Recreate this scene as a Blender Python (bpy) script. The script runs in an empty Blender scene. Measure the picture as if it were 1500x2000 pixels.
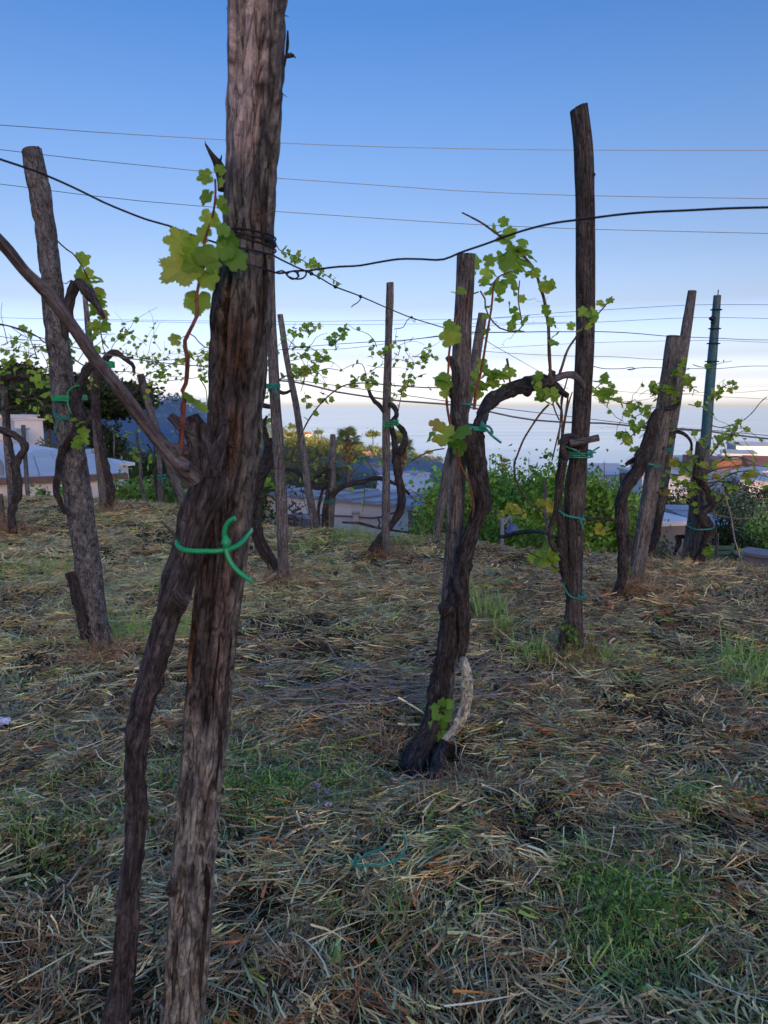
import bpy, math, random
import numpy as np
from mathutils import Vector, Matrix, Euler

random.seed(11)
RNG = np.random.default_rng(11)
SC = bpy.context.scene
COL = SC.collection
R = math.radians

# ------------------------------------------------------------------ camera
CAMZ, PITCH, F = 1.6, R(8.5), 1387.0
cam_d = bpy.data.cameras.new('camera')
cam_d.sensor_fit = 'VERTICAL'
cam_d.sensor_height = 34.6
cam_d.sensor_width = 25.95
cam_d.lens = 34.6 * F / 2000.0
cam_d.clip_start = 0.05
cam_d.clip_end = 120000.0
cam_d.dof.use_dof = True
cam_d.dof.focus_distance = 4.6
cam_d.dof.aperture_fstop = 12.0
cam = bpy.data.objects.new('camera', cam_d)
COL.objects.link(cam)
cam.location = (0, 0, CAMZ)
cam.rotation_euler = (R(90) - PITCH, 0, 0)
SC.camera = cam

# ------------------------------------------------------------------ sky and sun
SUN_EL, SUN_AZ = 4, 170.0            # low sun behind the camera, hidden by the added mountain
world = bpy.data.worlds.new('World')
SC.world = world
world.use_nodes = True
wn = world.node_tree
for n in list(wn.nodes):
    wn.nodes.remove(n)
w_out = wn.nodes.new('ShaderNodeOutputWorld')
w_bg = wn.nodes.new('ShaderNodeBackground')
w_sky = wn.nodes.new('ShaderNodeTexSky')
w_sky.sky_type = 'NISHITA'
w_sky.sun_disc = False
w_sky.sun_elevation = R(SUN_EL)
w_sky.sun_rotation = R(SUN_AZ)
w_sky.altitude = 150.0
w_sky.air_density = 1
w_sky.dust_density = 4
w_sky.ozone_density = 2
w_bg.inputs['Strength'].default_value = 0.15
# the evening air: the sky's colour by height above the horizon, the same all the way round
w_tc = wn.nodes.new('ShaderNodeTexCoord')
w_sep = wn.nodes.new('ShaderNodeSeparateXYZ')
w_ramp = wn.nodes.new('ShaderNodeValToRGB')
w_mul = wn.nodes.new('ShaderNodeMix'); w_mul.data_type = 'RGBA'; w_mul.blend_type = 'MULTIPLY'
w_mul.inputs[0].default_value = 1.0
_e = w_ramp.color_ramp.elements
_stops = [(0.0, (39.444, 51.275, 134.993)), (0.0061, (39.444, 51.275, 134.993)), (0.023, (13.764, 17.684, 49.467)), (0.0369, (6.894, 8.142, 20.508)), (0.0646, (3.254, 3.324, 6.372)), (0.132, (1.834, 1.606, 2.217)), (0.1964, (1.398, 1.297, 1.726)), (0.257, (1.168, 1.153, 1.586)), (0.3661, (0.826, 1.028, 1.514)), (0.45, (0.602, 0.902, 1.469)), (1.0, (1.144, 1.714, 2.791))]
while len(_e) < len(_stops): _e.new(0.5)
for _k, (_p, _c) in enumerate(_stops):
    _e[_k].position = _p
for _k, (_p, _c) in enumerate(_stops):
    _e[_k].color = (*_c, 1)
wn.links.new(w_tc.outputs['Generated'], w_sep.inputs[0])
wn.links.new(w_sep.outputs['Z'], w_ramp.inputs[0])
wn.links.new(w_sky.outputs[0], w_mul.inputs[6])
wn.links.new(w_ramp.outputs[0], w_mul.inputs[7])
wn.links.new(w_mul.outputs[2], w_bg.inputs[0])
wn.links.new(w_bg.outputs[0], w_out.inputs[0])

sun_d = bpy.data.lights.new('sun', 'SUN')
sun_d.energy = 5.0
sun_d.angle = R(0.5)
sun_d.color = (1.0, 0.72, 0.42)
sun = bpy.data.objects.new('sun', sun_d)
COL.objects.link(sun)
_az = R(SUN_AZ)
_to_sun = Vector((math.sin(_az) * math.cos(R(SUN_EL)), math.cos(_az) * math.cos(R(SUN_EL)), math.sin(R(SUN_EL))))
sun.rotation_euler = _to_sun.to_track_quat('Z', 'Y').to_euler()
sun.location = (0, -50, 120)

vs = SC.view_settings
vs.view_transform = 'Standard'
vs.look = 'None'
vs.gamma = 1.0
vs.use_curve_mapping = False
vs.exposure = 1.0
SC.cycles.volume_bounces = 1
SC.cycles.volume_step_rate = 2.0
SC.cycles.transparent_max_bounces = 12
SC.cycles.max_bounces = 6

# ------------------------------------------------------------------ helpers
def W(px, py, Y):
    """world point seen at photo pixel (px, py) when it stands Y metres ahead"""
    dx, dy = (px - 750) / F, (1000 - py) / F
    d1 = math.cos(PITCH) + dy * math.sin(PITCH)
    d2 = -math.sin(PITCH) + dy * math.cos(PITCH)
    t = Y / d1
    return Vector((t * dx, Y, CAMZ + t * d2))

def mpp(py, Y):
    """metres per photo pixel at that place"""
    dy = (1000 - py) / F
    return Y / (math.cos(PITCH) + dy * math.sin(PITCH)) / F

def gY(py):
    """distance at which level ground shows at row py"""
    return CAMZ / math.tan(PITCH + math.atan((py - 1000) / F))

def _hash(ix, iy, iz, seed):
    h = (ix.astype(np.int64) * 374761393 + iy.astype(np.int64) * 668265263 + iz.astype(np.int64) * 2147483647 + seed * 144665) & 0xffffffff
    h = ((h ^ (h >> 13)) * 1274126177) & 0xffffffff
    h = ((h ^ (h >> 16)) * 2246822519) & 0xffffffff
    return ((h ^ (h >> 15)) & 0xffff) / 65535.0

def vnoise(P, seed=0):
    P = np.asarray(P, float)
    i = np.floor(P).astype(np.int64)
    f = P - i
    f = f * f * (3 - 2 * f)
    r = 0
    for a in (0, 1):
        for b in (0, 1):
            for c in (0, 1):
                w = (f[:, 0] if a else 1 - f[:, 0]) * (f[:, 1] if b else 1 - f[:, 1]) * (f[:, 2] if c else 1 - f[:, 2])
                r = r + w * _hash(i[:, 0] + a, i[:, 1] + b, i[:, 2] + c, seed)
    return r * 2 - 1

def fbm(P, oct=3, seed=0, gain=0.5):
    P = np.asarray(P, float)
    a, s, t = 1.0, 0, 0
    for k in range(oct):
        s = s + a * vnoise(P * (2.03 ** k) + 17.3 * k, seed + k)
        t += a
        a *= gain
    return s / t

def fbm2(x, y, sc, oct=3, seed=0):
    P = np.stack([np.asarray(x, float).ravel() * sc, np.asarray(y, float).ravel() * sc, np.zeros(np.asarray(x).size)], 1)
    return fbm(P, oct, seed).reshape(np.asarray(x).shape)

def sstep(a, b, x):
    t = np.clip((x - a) / (b - a), 0, 1)
    return t * t * (3 - 2 * t)

class MB:
    """collects vertices and faces; build() links ONE mesh object"""
    def __init__(self):
        self.v, self.f, self.bk, self.col, self.sm = [], [], [], [], []
        self.n = 0
    def add(self, v, f, bk=None, col=None, smooth=False):
        v = np.asarray(v, float).reshape(-1, 3)
        self.v.append(v)
        self.bk.append(np.asarray(bk, float).reshape(-1, 3) if bk is not None else v.copy())
        if col is None:
            col = np.ones((len(v), 3))
        col = np.asarray(col, float)
        if col.ndim == 1:
            col = np.tile(col, (len(v), 1))
        self.col.append(col)
        for q in f:
            q = np.asarray(q, int)
            self.f.append(q + self.n)
            self.sm.append(np.full(len(q), smooth))
        self.n += len(v)
    def mesh(self, name, mat, origin=(0, 0, 0)):
        me = bpy.data.meshes.new(name)
        V = np.concatenate(self.v) - np.asarray(origin, float)
        fs = [q for q in self.f if len(q)]
        loops = np.concatenate([q.ravel() for q in fs])
        tot = np.concatenate([np.full(len(q), q.shape[1]) for q in fs])
        start = np.concatenate([[0], np.cumsum(tot)[:-1]])
        sm = np.concatenate([s for s, q in zip(self.sm, self.f) if len(q)])
        me.vertices.add(len(V)); me.vertices.foreach_set('co', V.ravel().astype(np.float32))
        me.loops.add(len(loops)); me.loops.foreach_set('vertex_index', loops.astype(np.int32))
        me.polygons.add(len(tot))
        me.polygons.foreach_set('loop_start', start.astype(np.int32))
        me.polygons.foreach_set('loop_total', tot.astype(np.int32))
        me.polygons.foreach_set('use_smooth', sm.astype(bool))
        a = me.attributes.new('bk', 'FLOAT_VECTOR', 'POINT')
        a.data.foreach_set('vector', np.concatenate(self.bk).ravel().astype(np.float32))
        c = me.attributes.new('col', 'FLOAT_COLOR', 'POINT')
        cc = np.concatenate(self.col)
        c.data.foreach_set('color', np.concatenate([cc, np.ones((len(cc), 1))], 1).ravel().astype(np.float32))
        me.update(calc_edges=True)
        me.validate()
        if mat:
            me.materials.append(mat)
        return me
    def build(self, name, mat, parent=None, origin=None):
        if origin is None:
            origin = root_loc(parent) if parent else (0, 0, 0)
        o = bpy.data.objects.new(name, self.mesh(name, mat, origin))
        COL.objects.link(o)
        if parent:
            o.parent = parent
        else:
            o.location = origin
        return o

def root_loc(o):
    p = Vector((0, 0, 0))
    while o is not None:
        p = p + o.location
        o = o.parent
    return p

def tag(o, label, cat, group=None):
    o['label'] = label; o['category'] = cat
    if group: o['group'] = group
    return o

def kind(o, k):
    o['kind'] = k
    return o

def thing(name, label, cat, loc, group=None):
    o = bpy.data.objects.new(name, None)
    o.empty_display_size = 0.1
    COL.objects.link(o); o.location = loc
    return tag(o, label, cat, group)

def catmull(P, N):
    P = np.asarray(P, float)
    if len(P) == 2:
        t = np.linspace(0, 1, N)[:, None]
        return P[0] * (1 - t) + P[1] * t, np.linspace(0, 1, N)
    Q = np.vstack([2 * P[0] - P[1], P, 2 * P[-1] - P[-2]])
    seg = np.linalg.norm(np.diff(P, axis=0), axis=1)
    cum = np.concatenate([[0], np.cumsum(seg)])
    s = np.linspace(0, cum[-1], N)
    k = np.clip(np.searchsorted(cum, s, 'right') - 1, 0, len(P) - 2)
    t = ((s - cum[k]) / np.maximum(seg[k], 1e-9))[:, None]
    a, b, c, d = Q[k], Q[k + 1], Q[k + 2], Q[k + 3]
    out = 0.5 * ((2 * b) + (-a + c) * t + (2 * a - 5 * b + 4 * c - d) * t ** 2 + (-a + 3 * b - 3 * c + d) * t ** 3)
    return out, (k + t[:, 0]) / (len(P) - 1)

def tube(mb, pts, rad, n=10, step=0.05, disp=None, caps=True, col=None, seed=None, tilt=0.0, colf=None, lift=None):
    """a tapering tube through pts (world), rad one value per point or one for all"""
    P = np.array([tuple(p) for p in pts], float)
    L = np.linalg.norm(np.diff(P, axis=0), axis=1).sum()
    N = max(len(P) if len(P) > 2 else 2, int(L / step) + 1, 2)
    C_, u = catmull(P, N)
    rad = np.atleast_1d(np.asarray(rad, float))
    if len(rad) == 1: rad = np.repeat(rad, len(P))
    r = np.interp(u * (len(P) - 1), np.arange(len(P)), rad)
    T = np.gradient(C_, axis=0)
    T /= np.maximum(np.linalg.norm(T, axis=1, keepdims=True), 1e-9)
    ref = np.array([0, -1.0, 0])
    if abs(T[0] @ ref) > 0.9: ref = np.array([0, 0, 1.0])
    A = np.zeros_like(T)
    a = ref - T[0] * (T[0] @ ref); a /= np.linalg.norm(a)
    for i in range(N):
        a = a - T[i] * (T[i] @ a); a /= max(np.linalg.norm(a), 1e-9)
        A[i] = a
    B = np.cross(T, A)
    s = np.concatenate([[0], np.cumsum(np.linalg.norm(np.diff(C_, axis=0), axis=1))])
    th = np.linspace(0, 2 * np.pi, n, endpoint=False)
    ct, st = np.cos(th), np.sin(th)
    off = (RNG.random(3) * 40) if seed is None else np.array([seed * 3.1, seed * 1.7, seed * 2.3])
    rr = np.maximum(r, 0.0)[:, None] * np.ones(n)[None]
    bk = np.stack([rr * ct, rr * st, np.repeat(s[:, None], n, 1)], 2).reshape(-1, 3)
    R_ = rr.ravel().copy()
    if disp is not None:
        R_ = R_ + disp(bk + off, rr.ravel(), np.tile(th, N), np.repeat(s / max(s[-1], 1e-9), n))
    R_ = R_.reshape(N, n)
    V = C_[:, None, :] + R_[:, :, None] * (ct[None, :, None] * A[:, None, :] + st[None, :, None] * B[:, None, :])
    if tilt:
        w = np.clip((s - (s[-1] - 0.15)) / 0.15, 0, 1)[:, None]
        V[:, :, 2] += w * tilt * R_ * (ct[None, :, None] * A[:, None, :] + st[None, :, None] * B[:, None, :])[:, :, 0]
    V = V.reshape(-1, 3)
    i = np.arange(N - 1)[:, None] * n
    j = np.arange(n)[None, :]
    j2 = (j + 1) % n
    quads = np.stack([i + j, i + j2, i + n + j2, i + n + j], 2).reshape(-1, 4)
    cc = col
    if colf is not None:
        cc = colf(bk + off, np.tile(th, N), np.repeat(u, n), V)
    mb.add(V, [quads], bk + off, cc, smooth=True)
    if caps:
        for e, row in ((0, 0), (1, N - 1)):
            ring = V[row * n:(row + 1) * n]
            c = ring.mean(0)
            vv = np.vstack([ring, c])
            jj = np.arange(n)
            tri = np.stack([jj, (jj + 1) % n, np.full(n, n)], 1)
            if e == 0: tri = tri[:, ::-1]
            b = np.vstack([np.stack([ct * r[row], st * r[row], np.full(n, s[row])], 1), [[0, 0, s[row]]]]) * np.array([1, 1, 1]) + off
            if cc is not None and np.ndim(cc) == 2:
                ck = np.vstack([cc[row * n:(row + 1) * n], cc[row * n:(row + 1) * n].mean(0)])
            else:
                ck = cc
            mb.add(vv, [tri], b, ck, smooth=False)
    return C_, r

BOXF = np.array([[0, 3, 2, 1], [4, 5, 6, 7], [0, 1, 5, 4], [1, 2, 6, 5], [2, 3, 7, 6], [3, 0, 4, 7]])
def box(mb, c, s, rz=0.0, col=None, rx=0.0, ry=0.0):
    x, y, z = np.array(s, float) / 2
    v = np.array([[-x, -y, -z], [x, -y, -z], [x, y, -z], [-x, y, -z], [-x, -y, z], [x, -y, z], [x, y, z], [-x, y, z]])
    m = np.array(Euler((rx, ry, rz)).to_matrix())
    mb.add(v @ m.T + np.array(tuple(c)), [BOXF], col=col)

def prism(mb, quad_xy, z0, z1, col=None):
    """vertical prism on a footprint of four (x, y) anticlockwise corners; z0/z1 numbers or four values"""
    z0 = np.broadcast_to(z0, 4); z1 = np.broadcast_to(z1, 4)
    v = [[p[0], p[1], z] for p, z in zip(quad_xy, z0)] + [[p[0], p[1], z] for p, z in zip(quad_xy, z1)]
    mb.add(v, [BOXF], col=col)

# ------------------------------------------------------------------ materials
def new_mat(name):
    m = bpy.data.materials.new(name)
    m.use_nodes = True
    nt = m.node_tree
    for n in list(nt.nodes): nt.nodes.remove(n)
    out = nt.nodes.new('ShaderNodeOutputMaterial')
    bs = nt.nodes.new('ShaderNodeBsdfPrincipled')
    nt.links.new(bs.outputs[0], out.inputs[0])
    return m, nt, bs, out

def N(nt, t, **k):
    n = nt.nodes.new('ShaderNode' + t)
    for a, b in k.items(): setattr(n, a, b)
    return n

def attr(nt, name):
    return N(nt, 'Attribute', attribute_name=name)

def vecmul(nt, src, v):
    n = N(nt, 'VectorMath', operation='MULTIPLY')
    nt.links.new(src, n.inputs[0]); n.inputs[1].default_value = v
    return n.outputs[0]

def noise(nt, vec, scale, detail=4, rough=0.6, dist=0.0):
    n = N(nt, 'TexNoise')
    n.inputs['Scale'].default_value = scale
    n.inputs['Detail'].default_value = detail
    n.inputs['Roughness'].default_value = rough
    n.inputs['Distortion'].default_value = dist
    if vec is not None: nt.links.new(vec, n.inputs['Vector'])
    return n

def ramp(nt, src, stops):
    r = N(nt, 'ValToRGB')
    e = r.color_ramp.elements
    while len(e) > 1: e.remove(e[-1])
    e[0].position, e[0].color = stops[0][0], (*stops[0][1], 1)
    for p, c in stops[1:]:
        x = e.new(p); x.color = (*c, 1)
    nt.links.new(src, r.inputs[0])
    return r.outputs[0]

def mixc(nt, fac, a, b, mode='MIX'):
    n = N(nt, 'Mix', data_type='RGBA', blend_type=mode)
    for src, key in ((fac, 0), (a, 6), (b, 7)):
        if isinstance(src, (int, float)): n.inputs[key].default_value = src
        elif isinstance(src, tuple): n.inputs[key].default_value = (*src, 1)
        else: nt.links.new(src, n.inputs[key])
    return n.outputs[2]

def bump(nt, bs, h, strength=0.5, dist=0.01):
    b = N(nt, 'Bump')
    b.inputs['Strength'].default_value = strength
    b.inputs['Distance'].default_value = dist
    nt.links.new(h, b.inputs['Height'])
    nt.links.new(b.outputs[0], bs.inputs['Normal'])

def g3(v): return (v, v, v)

def wood_mat(name, stops, streak=(90, 90, 5), blot=9, blot_amt=0.5, bstr=0.6, use_col=False, rough=0.9, lichen=0.0):
    m, nt, bs, out = new_mat(name)
    a = attr(nt, 'bk').outputs['Vector']
    n1 = noise(nt, vecmul(nt, a, streak), 1.0, 6, 0.68, 0.9)
    c = ramp(nt, n1.outputs[0], stops)
    n2 = noise(nt, vecmul(nt, a, (1, 1, 0.45)), blot, 4, 0.65)
    b = ramp(nt, n2.outputs[0], [(0.3, g3(1 - blot_amt)), (0.7, g3(1 + blot_amt * 0.5))])
    c = mixc(nt, 1.0, c, b, 'MULTIPLY')
    n5 = noise(nt, vecmul(nt, a, (1, 1, 0.6)), 75, 5, 0.75, 0.6)
    b5 = ramp(nt, n5.outputs[0], [(0.36, g3(0.45)), (0.5, g3(1.0)), (0.66, g3(1.5))])
    c = mixc(nt, 0.75, c, mixc(nt, 1.0, c, b5, 'MULTIPLY'))
    oi = N(nt, 'ObjectInfo')
    rv = ramp(nt, oi.outputs['Random'], [(0, (0.86, 0.86, 0.88)), (1, (1.14, 1.12, 1.06))])
    c = mixc(nt, 1.0, c, rv, 'MULTIPLY')
    # long narrow drying cracks
    n6 = noise(nt, vecmul(nt, a, (streak[0] * 0.4, streak[1] * 0.4, streak[2] * 0.45)), 1.0, 3, 0.5, 0.5)
    f6 = ramp(nt, n6.outputs[0], [(0.455, g3(0)), (0.49, g3(0.65)), (0.505, g3(0.65)), (0.535, g3(0))])
    c = mixc(nt, f6, c, (0.012, 0.010, 0.009))
    if lichen:
        n3 = noise(nt, vecmul(nt, a, (1, 1, 0.7)), 45, 3, 0.7)
        f = ramp(nt, n3.outputs[0], [(0.56, g3(0)), (0.68, g3(lichen))])
        c = mixc(nt, f, c, (0.30, 0.31, 0.27))
    if use_col:
        c = mixc(nt, 1.0, c, attr(nt, 'col').outputs['Color'], 'MULTIPLY')
    nt.links.new(c, bs.inputs['Base Color'])
    bs.inputs['Roughness'].default_value = rough
    bs.inputs['Specular IOR Level'].default_value = 0.25
    n4 = noise(nt, vecmul(nt, a, (streak[0] * 2.2, streak[1] * 2.2, streak[2] * 3)), 1.0, 4, 0.6)
    ad = N(nt, 'Math', operation='ADD')
    nt.links.new(n1.outputs[0], ad.inputs[0]); nt.links.new(n5.outputs[0], ad.inputs[1])
    bump(nt, bs, ad.outputs[0], bstr, 0.014)
    return m

def plain_mat(name, col, rough=0.6, var=0.25, scale=6.0, bstr=0.15, metal=0.0, coord='bk', dirt=None):
    m, nt, bs, out = new_mat(name)
    a = attr(nt, coord).outputs['Vector']
    n1 = noise(nt, a, scale, 5, 0.65)
    b = ramp(nt, n1.outputs[0], [(0.25, tuple(x * (1 - var) for x in col)), (0.75, tuple(min(1, x * (1 + var * 0.6)) for x in col))])
    if dirt:
        n2 = noise(nt, vecmul(nt, a, (1, 1, 0.35)), scale * 0.35, 5, 0.7)
        f = ramp(nt, n2.outputs[0], [(0.5, g3(0)), (0.75, g3(0.6))])
        b = mixc(nt, f, b, dirt)
    nt.links.new(b, bs.inputs['Base Color'])
    bs.inputs['Roughness'].default_value = rough
    bs.inputs['Metallic'].default_value = metal
    if bstr: bump(nt, bs, n1.outputs[0], bstr, 0.01)
    return m

def leaf_mat(name, stops, trans=0.5, tcol=None, use_col=False, coord_scale=30, rough=0.5, spec=0.35):
    m, nt, bs, out = new_mat(name)
    oi = N(nt, 'ObjectInfo')
    if use_col:
        c = attr(nt, 'col').outputs['Color']
    else:
        c = ramp(nt, oi.outputs['Random'], stops)
        n1 = noise(nt, attr(nt, 'bk').outputs['Vector'], coord_scale, 3, 0.6)
        v = ramp(nt, n1.outputs[0], [(0.3, g3(0.8)), (0.7, g3(1.18))])
        c = mixc(nt, 1.0, c, v, 'MULTIPLY')
    nt.links.new(c, bs.inputs['Base Color'])
    bs.inputs['Roughness'].default_value = rough
    bs.inputs['Specular IOR Level'].default_value = spec
    tr = N(nt, 'BsdfTranslucent')
    tc = mixc(nt, 1.0, c, tcol or (1.25, 1.2, 0.7), 'MULTIPLY')
    nt.links.new(tc, tr.inputs[0])
    mx = N(nt, 'MixShader')
    mx.inputs[0].default_value = trans
    nt.links.new(bs.outputs[0], mx.inputs[1]); nt.links.new(tr.outputs[0], mx.inputs[2])
    nt.links.new(mx.outputs[0], out.inputs[0])
    return m

MAT = {}
MAT['post'] = wood_mat('weathered_post_wood', [(0.3, (0.049, 0.048, 0.050)), (0.48, (0.198, 0.191, 0.191)), (0.7, (0.394, 0.396, 0.406))], (105, 105, 8), 10, 0.5, 0.9, lichen=0.35)
MAT['post_dark'] = wood_mat('dark_post_wood', [(0.3, (0.028, 0.024, 0.026)), (0.48, (0.091, 0.082, 0.080)), (0.72, (0.223, 0.212, 0.211))], (105, 105, 9), 11, 0.5, 0.9, lichen=0.25)
MAT['post_bark'] = wood_mat('post_with_grey_bark', [(0.3, (0.047, 0.048, 0.050)), (0.48, (0.199, 0.196, 0.201)), (0.7, (0.416, 0.438, 0.459))], (55, 55, 26), 16, 0.55, 1.0, lichen=0.55)
MAT['post_zone'] = wood_mat('front_post_wood', [(0.34, g3(0.12)), (0.45, g3(0.75)), (0.7, g3(1.6))], (95, 95, 15), 34, 0.5, 1.0, use_col=True)
MAT['vine'] = wood_mat('vine_bark', [(0.32, (0.021, 0.020, 0.020)), (0.5, (0.081, 0.073, 0.074)), (0.72, (0.236, 0.218, 0.219))], (150, 150, 17), 18, 0.55, 1.0)
MAT['vine_front'] = wood_mat('front_vine_bark', [(0.32, (0.034, 0.030, 0.033)), (0.5, (0.121, 0.109, 0.115)), (0.72, (0.292, 0.275, 0.290))], (120, 120, 17), 20, 0.5, 1.0)
MAT['cane_old'] = wood_mat('old_cane_bark', [(0.3, (0.066, 0.058, 0.066)), (0.5, (0.164, 0.146, 0.155)), (0.75, (0.308, 0.284, 0.305))], (160, 160, 10), 22, 0.4, 0.6, rough=0.7)
MAT['cane'] = wood_mat('cane_bark', [(0.25, (0.07, 0.045, 0.035)), (0.5, (0.14, 0.095, 0.07)), (0.8, (0.24, 0.18, 0.13))], (300, 300, 14), 20, 0.3, 0.3, rough=0.6)
MAT['cane_red'] = wood_mat('red_shoot_skin', [(0.25, (0.16, 0.045, 0.03)), (0.5, (0.26, 0.085, 0.055)), (0.8, (0.34, 0.16, 0.08))], (300, 300, 14), 20, 0.3, 0.15, rough=0.5)
MAT['leaf'] = leaf_mat('young_vine_leaf', [(0.0, (0.24, 0.42, 0.06)), (0.45, (0.38, 0.58, 0.09)), (0.85, (0.50, 0.66, 0.11)), (0.95, (0.58, 0.62, 0.12)), (1.0, (0.60, 0.44, 0.12))], 0.6)
MAT['leaf_green'] = leaf_mat('green_leaf', [(0.0, (0.12, 0.30, 0.05)), (1.0, (0.22, 0.44, 0.07))], 0.5)
MAT['leaf_yellow'] = leaf_mat('yellow_vine_leaf', [(0.0, (0.46, 0.46, 0.06)), (1.0, (0.56, 0.50, 0.08))], 0.55)
MAT['tie_green'] = plain_mat('green_plastic_tie', (0.018, 0.42, 0.15), 0.35, 0.1, 30, 0)
MAT['tie_teal'] = plain_mat('teal_plastic_tie', (0.012, 0.28, 0.21), 0.35, 0.1, 30, 0)
MAT['wire'] = plain_mat('dark_steel_wire', (0.035, 0.032, 0.045), 0.5, 0.3, 60, 0, 0.6)
MAT['wire_far'] = plain_mat('grey_galvanised_wire', (0.085, 0.09, 0.10), 0.55, 0.2, 20, 0, 0.3)
MAT['cable'] = plain_mat('grey_cable_sheath', (0.17, 0.18, 0.20), 0.55, 0.2, 20, 0)
MAT['foliage'] = leaf_mat('mixed_foliage', None, 0.3, (1.2, 1.2, 0.6), use_col=True)
MAT['straw'] = leaf_mat('cut_grass_blades', None, 0.07, (1.1, 1.05, 0.8), use_col=True, rough=0.42, spec=0.42)
MAT['white_wash'] = plain_mat('whitewashed_wall', (0.86, 0.85, 0.84), 0.9, 0.08, 0.8, 0.1, dirt=(0.5, 0.47, 0.43))
MAT['plaster'] = plain_mat('old_plaster', (0.66, 0.61, 0.57), 0.9, 0.15, 0.6, 0.1, dirt=(0.3, 0.28, 0.25))
MAT['pink_plaster'] = plain_mat('pink_plaster', (0.68, 0.50, 0.43), 0.9, 0.12, 0.6, 0.1)
MAT['roof_pale'] = plain_mat('pale_flat_roof', (0.74, 0.71, 0.67), 0.9, 0.12, 0.7, 0.1, dirt=(0.56, 0.49, 0.38))
MAT['tile'] = plain_mat('terracotta_tile', (0.46, 0.21, 0.13), 0.85, 0.3, 2.0, 0.1)
MAT['glass_dark'] = plain_mat('dark_window_pane', (0.04, 0.05, 0.06), 0.15, 0.1, 1.0, 0)
MAT['frame'] = plain_mat('window_frame_paint', (0.45, 0.42, 0.38), 0.6, 0.1, 2, 0)
MAT['concrete'] = plain_mat('grey_concrete', (0.30, 0.29, 0.28), 0.9, 0.25, 2.0, 0.2, dirt=(0.18, 0.17, 0.16))
MAT['slate'] = plain_mat('blue_grey_sheet', (0.34, 0.37, 0.43), 0.6, 0.4, 1.6, 0.1)
MAT['lamp_paint'] = plain_mat('grey_blue_paint', (0.30, 0.33, 0.40), 0.5, 0.15, 10, 0)
MAT['green_paint'] = plain_mat('dark_green_paint', (0.03, 0.12, 0.075), 0.55, 0.3, 12, 0.1)
MAT['tarp'] = plain_mat('teal_tarp', (0.04, 0.22, 0.27), 0.6, 0.2, 8, 0.2)
MAT['twig'] = wood_mat('dry_twig', [(0.3, (0.19, 0.165, 0.145)), (0.5, (0.40, 0.355, 0.31)), (0.75, (0.60, 0.55, 0.48))], (300, 300, 14), 20, 0.3, 0.2)
# ================================================================== SETTING
EDGE_PX = [(-300, 940), (0, 961), (200, 966), (360, 975), (430, 1002), (500, 1016), (640, 1027), (750, 1040), (860, 1036), (950, 1056), (1080, 1068), (1200, 1076), (1300, 1084), (1400, 1094), (1500, 1104), (1700, 1120), (2000, 1135)]
_ex = [W(p, q + 8, gY(q + 8)) for p, q in EDGE_PX]
EX, EY = np.array([v.x for v in _ex]), np.array([v.y for v in _ex])
def edge_y(x): return np.interp(x, EX, EY)

def ground_z(x, y):
    x = np.asarray(x, float); y = np.asarray(y, float)
    z = 0.05 * fbm2(x, y, 0.8, 3, 5) + 0.028 * fbm2(x, y, 4.5, 3, 9)
    z = z - 0.075 * np.exp(-((x - 0.17) ** 2 + (y - 2.98) ** 2) / 0.05)      # hollow at the old vine's foot
    d = y - edge_y(x) - 0.25 * fbm2(x, y, 1.1, 2, 3)
    z = z - np.where(d > -0.3, 0.9 * np.maximum(d + 0.12, 0) ** 1.15, 0)
    return np.maximum(z, -3.6)
def gz(x, y): return float(ground_z(np.array([x]), np.array([y]))[0])

def grid_mesh(name, X, Y, Z, mat):
    n, m = X.shape
    V = np.stack([X, Y, Z], 2).reshape(-1, 3)
    i = np.arange(n - 1)[:, None] * m; j = np.arange(m - 1)[None]
    q = np.stack([i + j, i + j + 1, i + m + j + 1, i + m + j], 2).reshape(-1, 4)
    mb = MB(); mb.add(V, [q], smooth=True)
    o = mb.build(name, mat); kind(o, 'structure')
    return o

# soil material
m, nt, bs, out = new_mat('dark_soil_with_thatch')
geo = attr(nt, 'bk').outputs['Vector']
n1 = noise(nt, geo, 30, 6, 0.7); n2 = noise(nt, geo, 1.6, 3, 0.6); n3 = noise(nt, geo, 160, 3, 0.7)
c = ramp(nt, n1.outputs[0], [(0.3, (0.04, 0.028, 0.019)), (0.55, (0.10, 0.07, 0.045)), (0.8, (0.22, 0.165, 0.105))])
c2 = ramp(nt, n2.outputs[0], [(0.35, (0.75, 0.7, 0.62)), (0.65, (1.05, 1.2, 0.85))])
nt.links.new(mixc(nt, 1.0, c, c2, 'MULTIPLY'), bs.inputs['Base Color'])
bs.inputs['Roughness'].default_value = 1.0
bs.inputs['Specular IOR Level'].default_value = 0.1
ad = N(nt, 'Math', operation='ADD'); nt.links.new(n1.outputs[0], ad.inputs[0]); nt.links.new(n3.outputs[0], ad.inputs[1])
bump(nt, bs, ad.outputs[0], 0.9, 0.02)
MAT['soil'] = m

gx = np.concatenate([np.linspace(-18, -5, 80), np.arange(-4.95, 5.0, 0.055), np.linspace(5.1, 18, 80)])
gy = np.concatenate([np.linspace(-9, 0.2, 40), np.arange(0.25, 9.5, 0.055), np.arange(9.55, 17, 0.12)])
GX, GY = np.meshgrid(gx, gy)
ground = grid_mesh('ground', GX, GY, ground_z(GX, GY), MAT['soil'])

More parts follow.
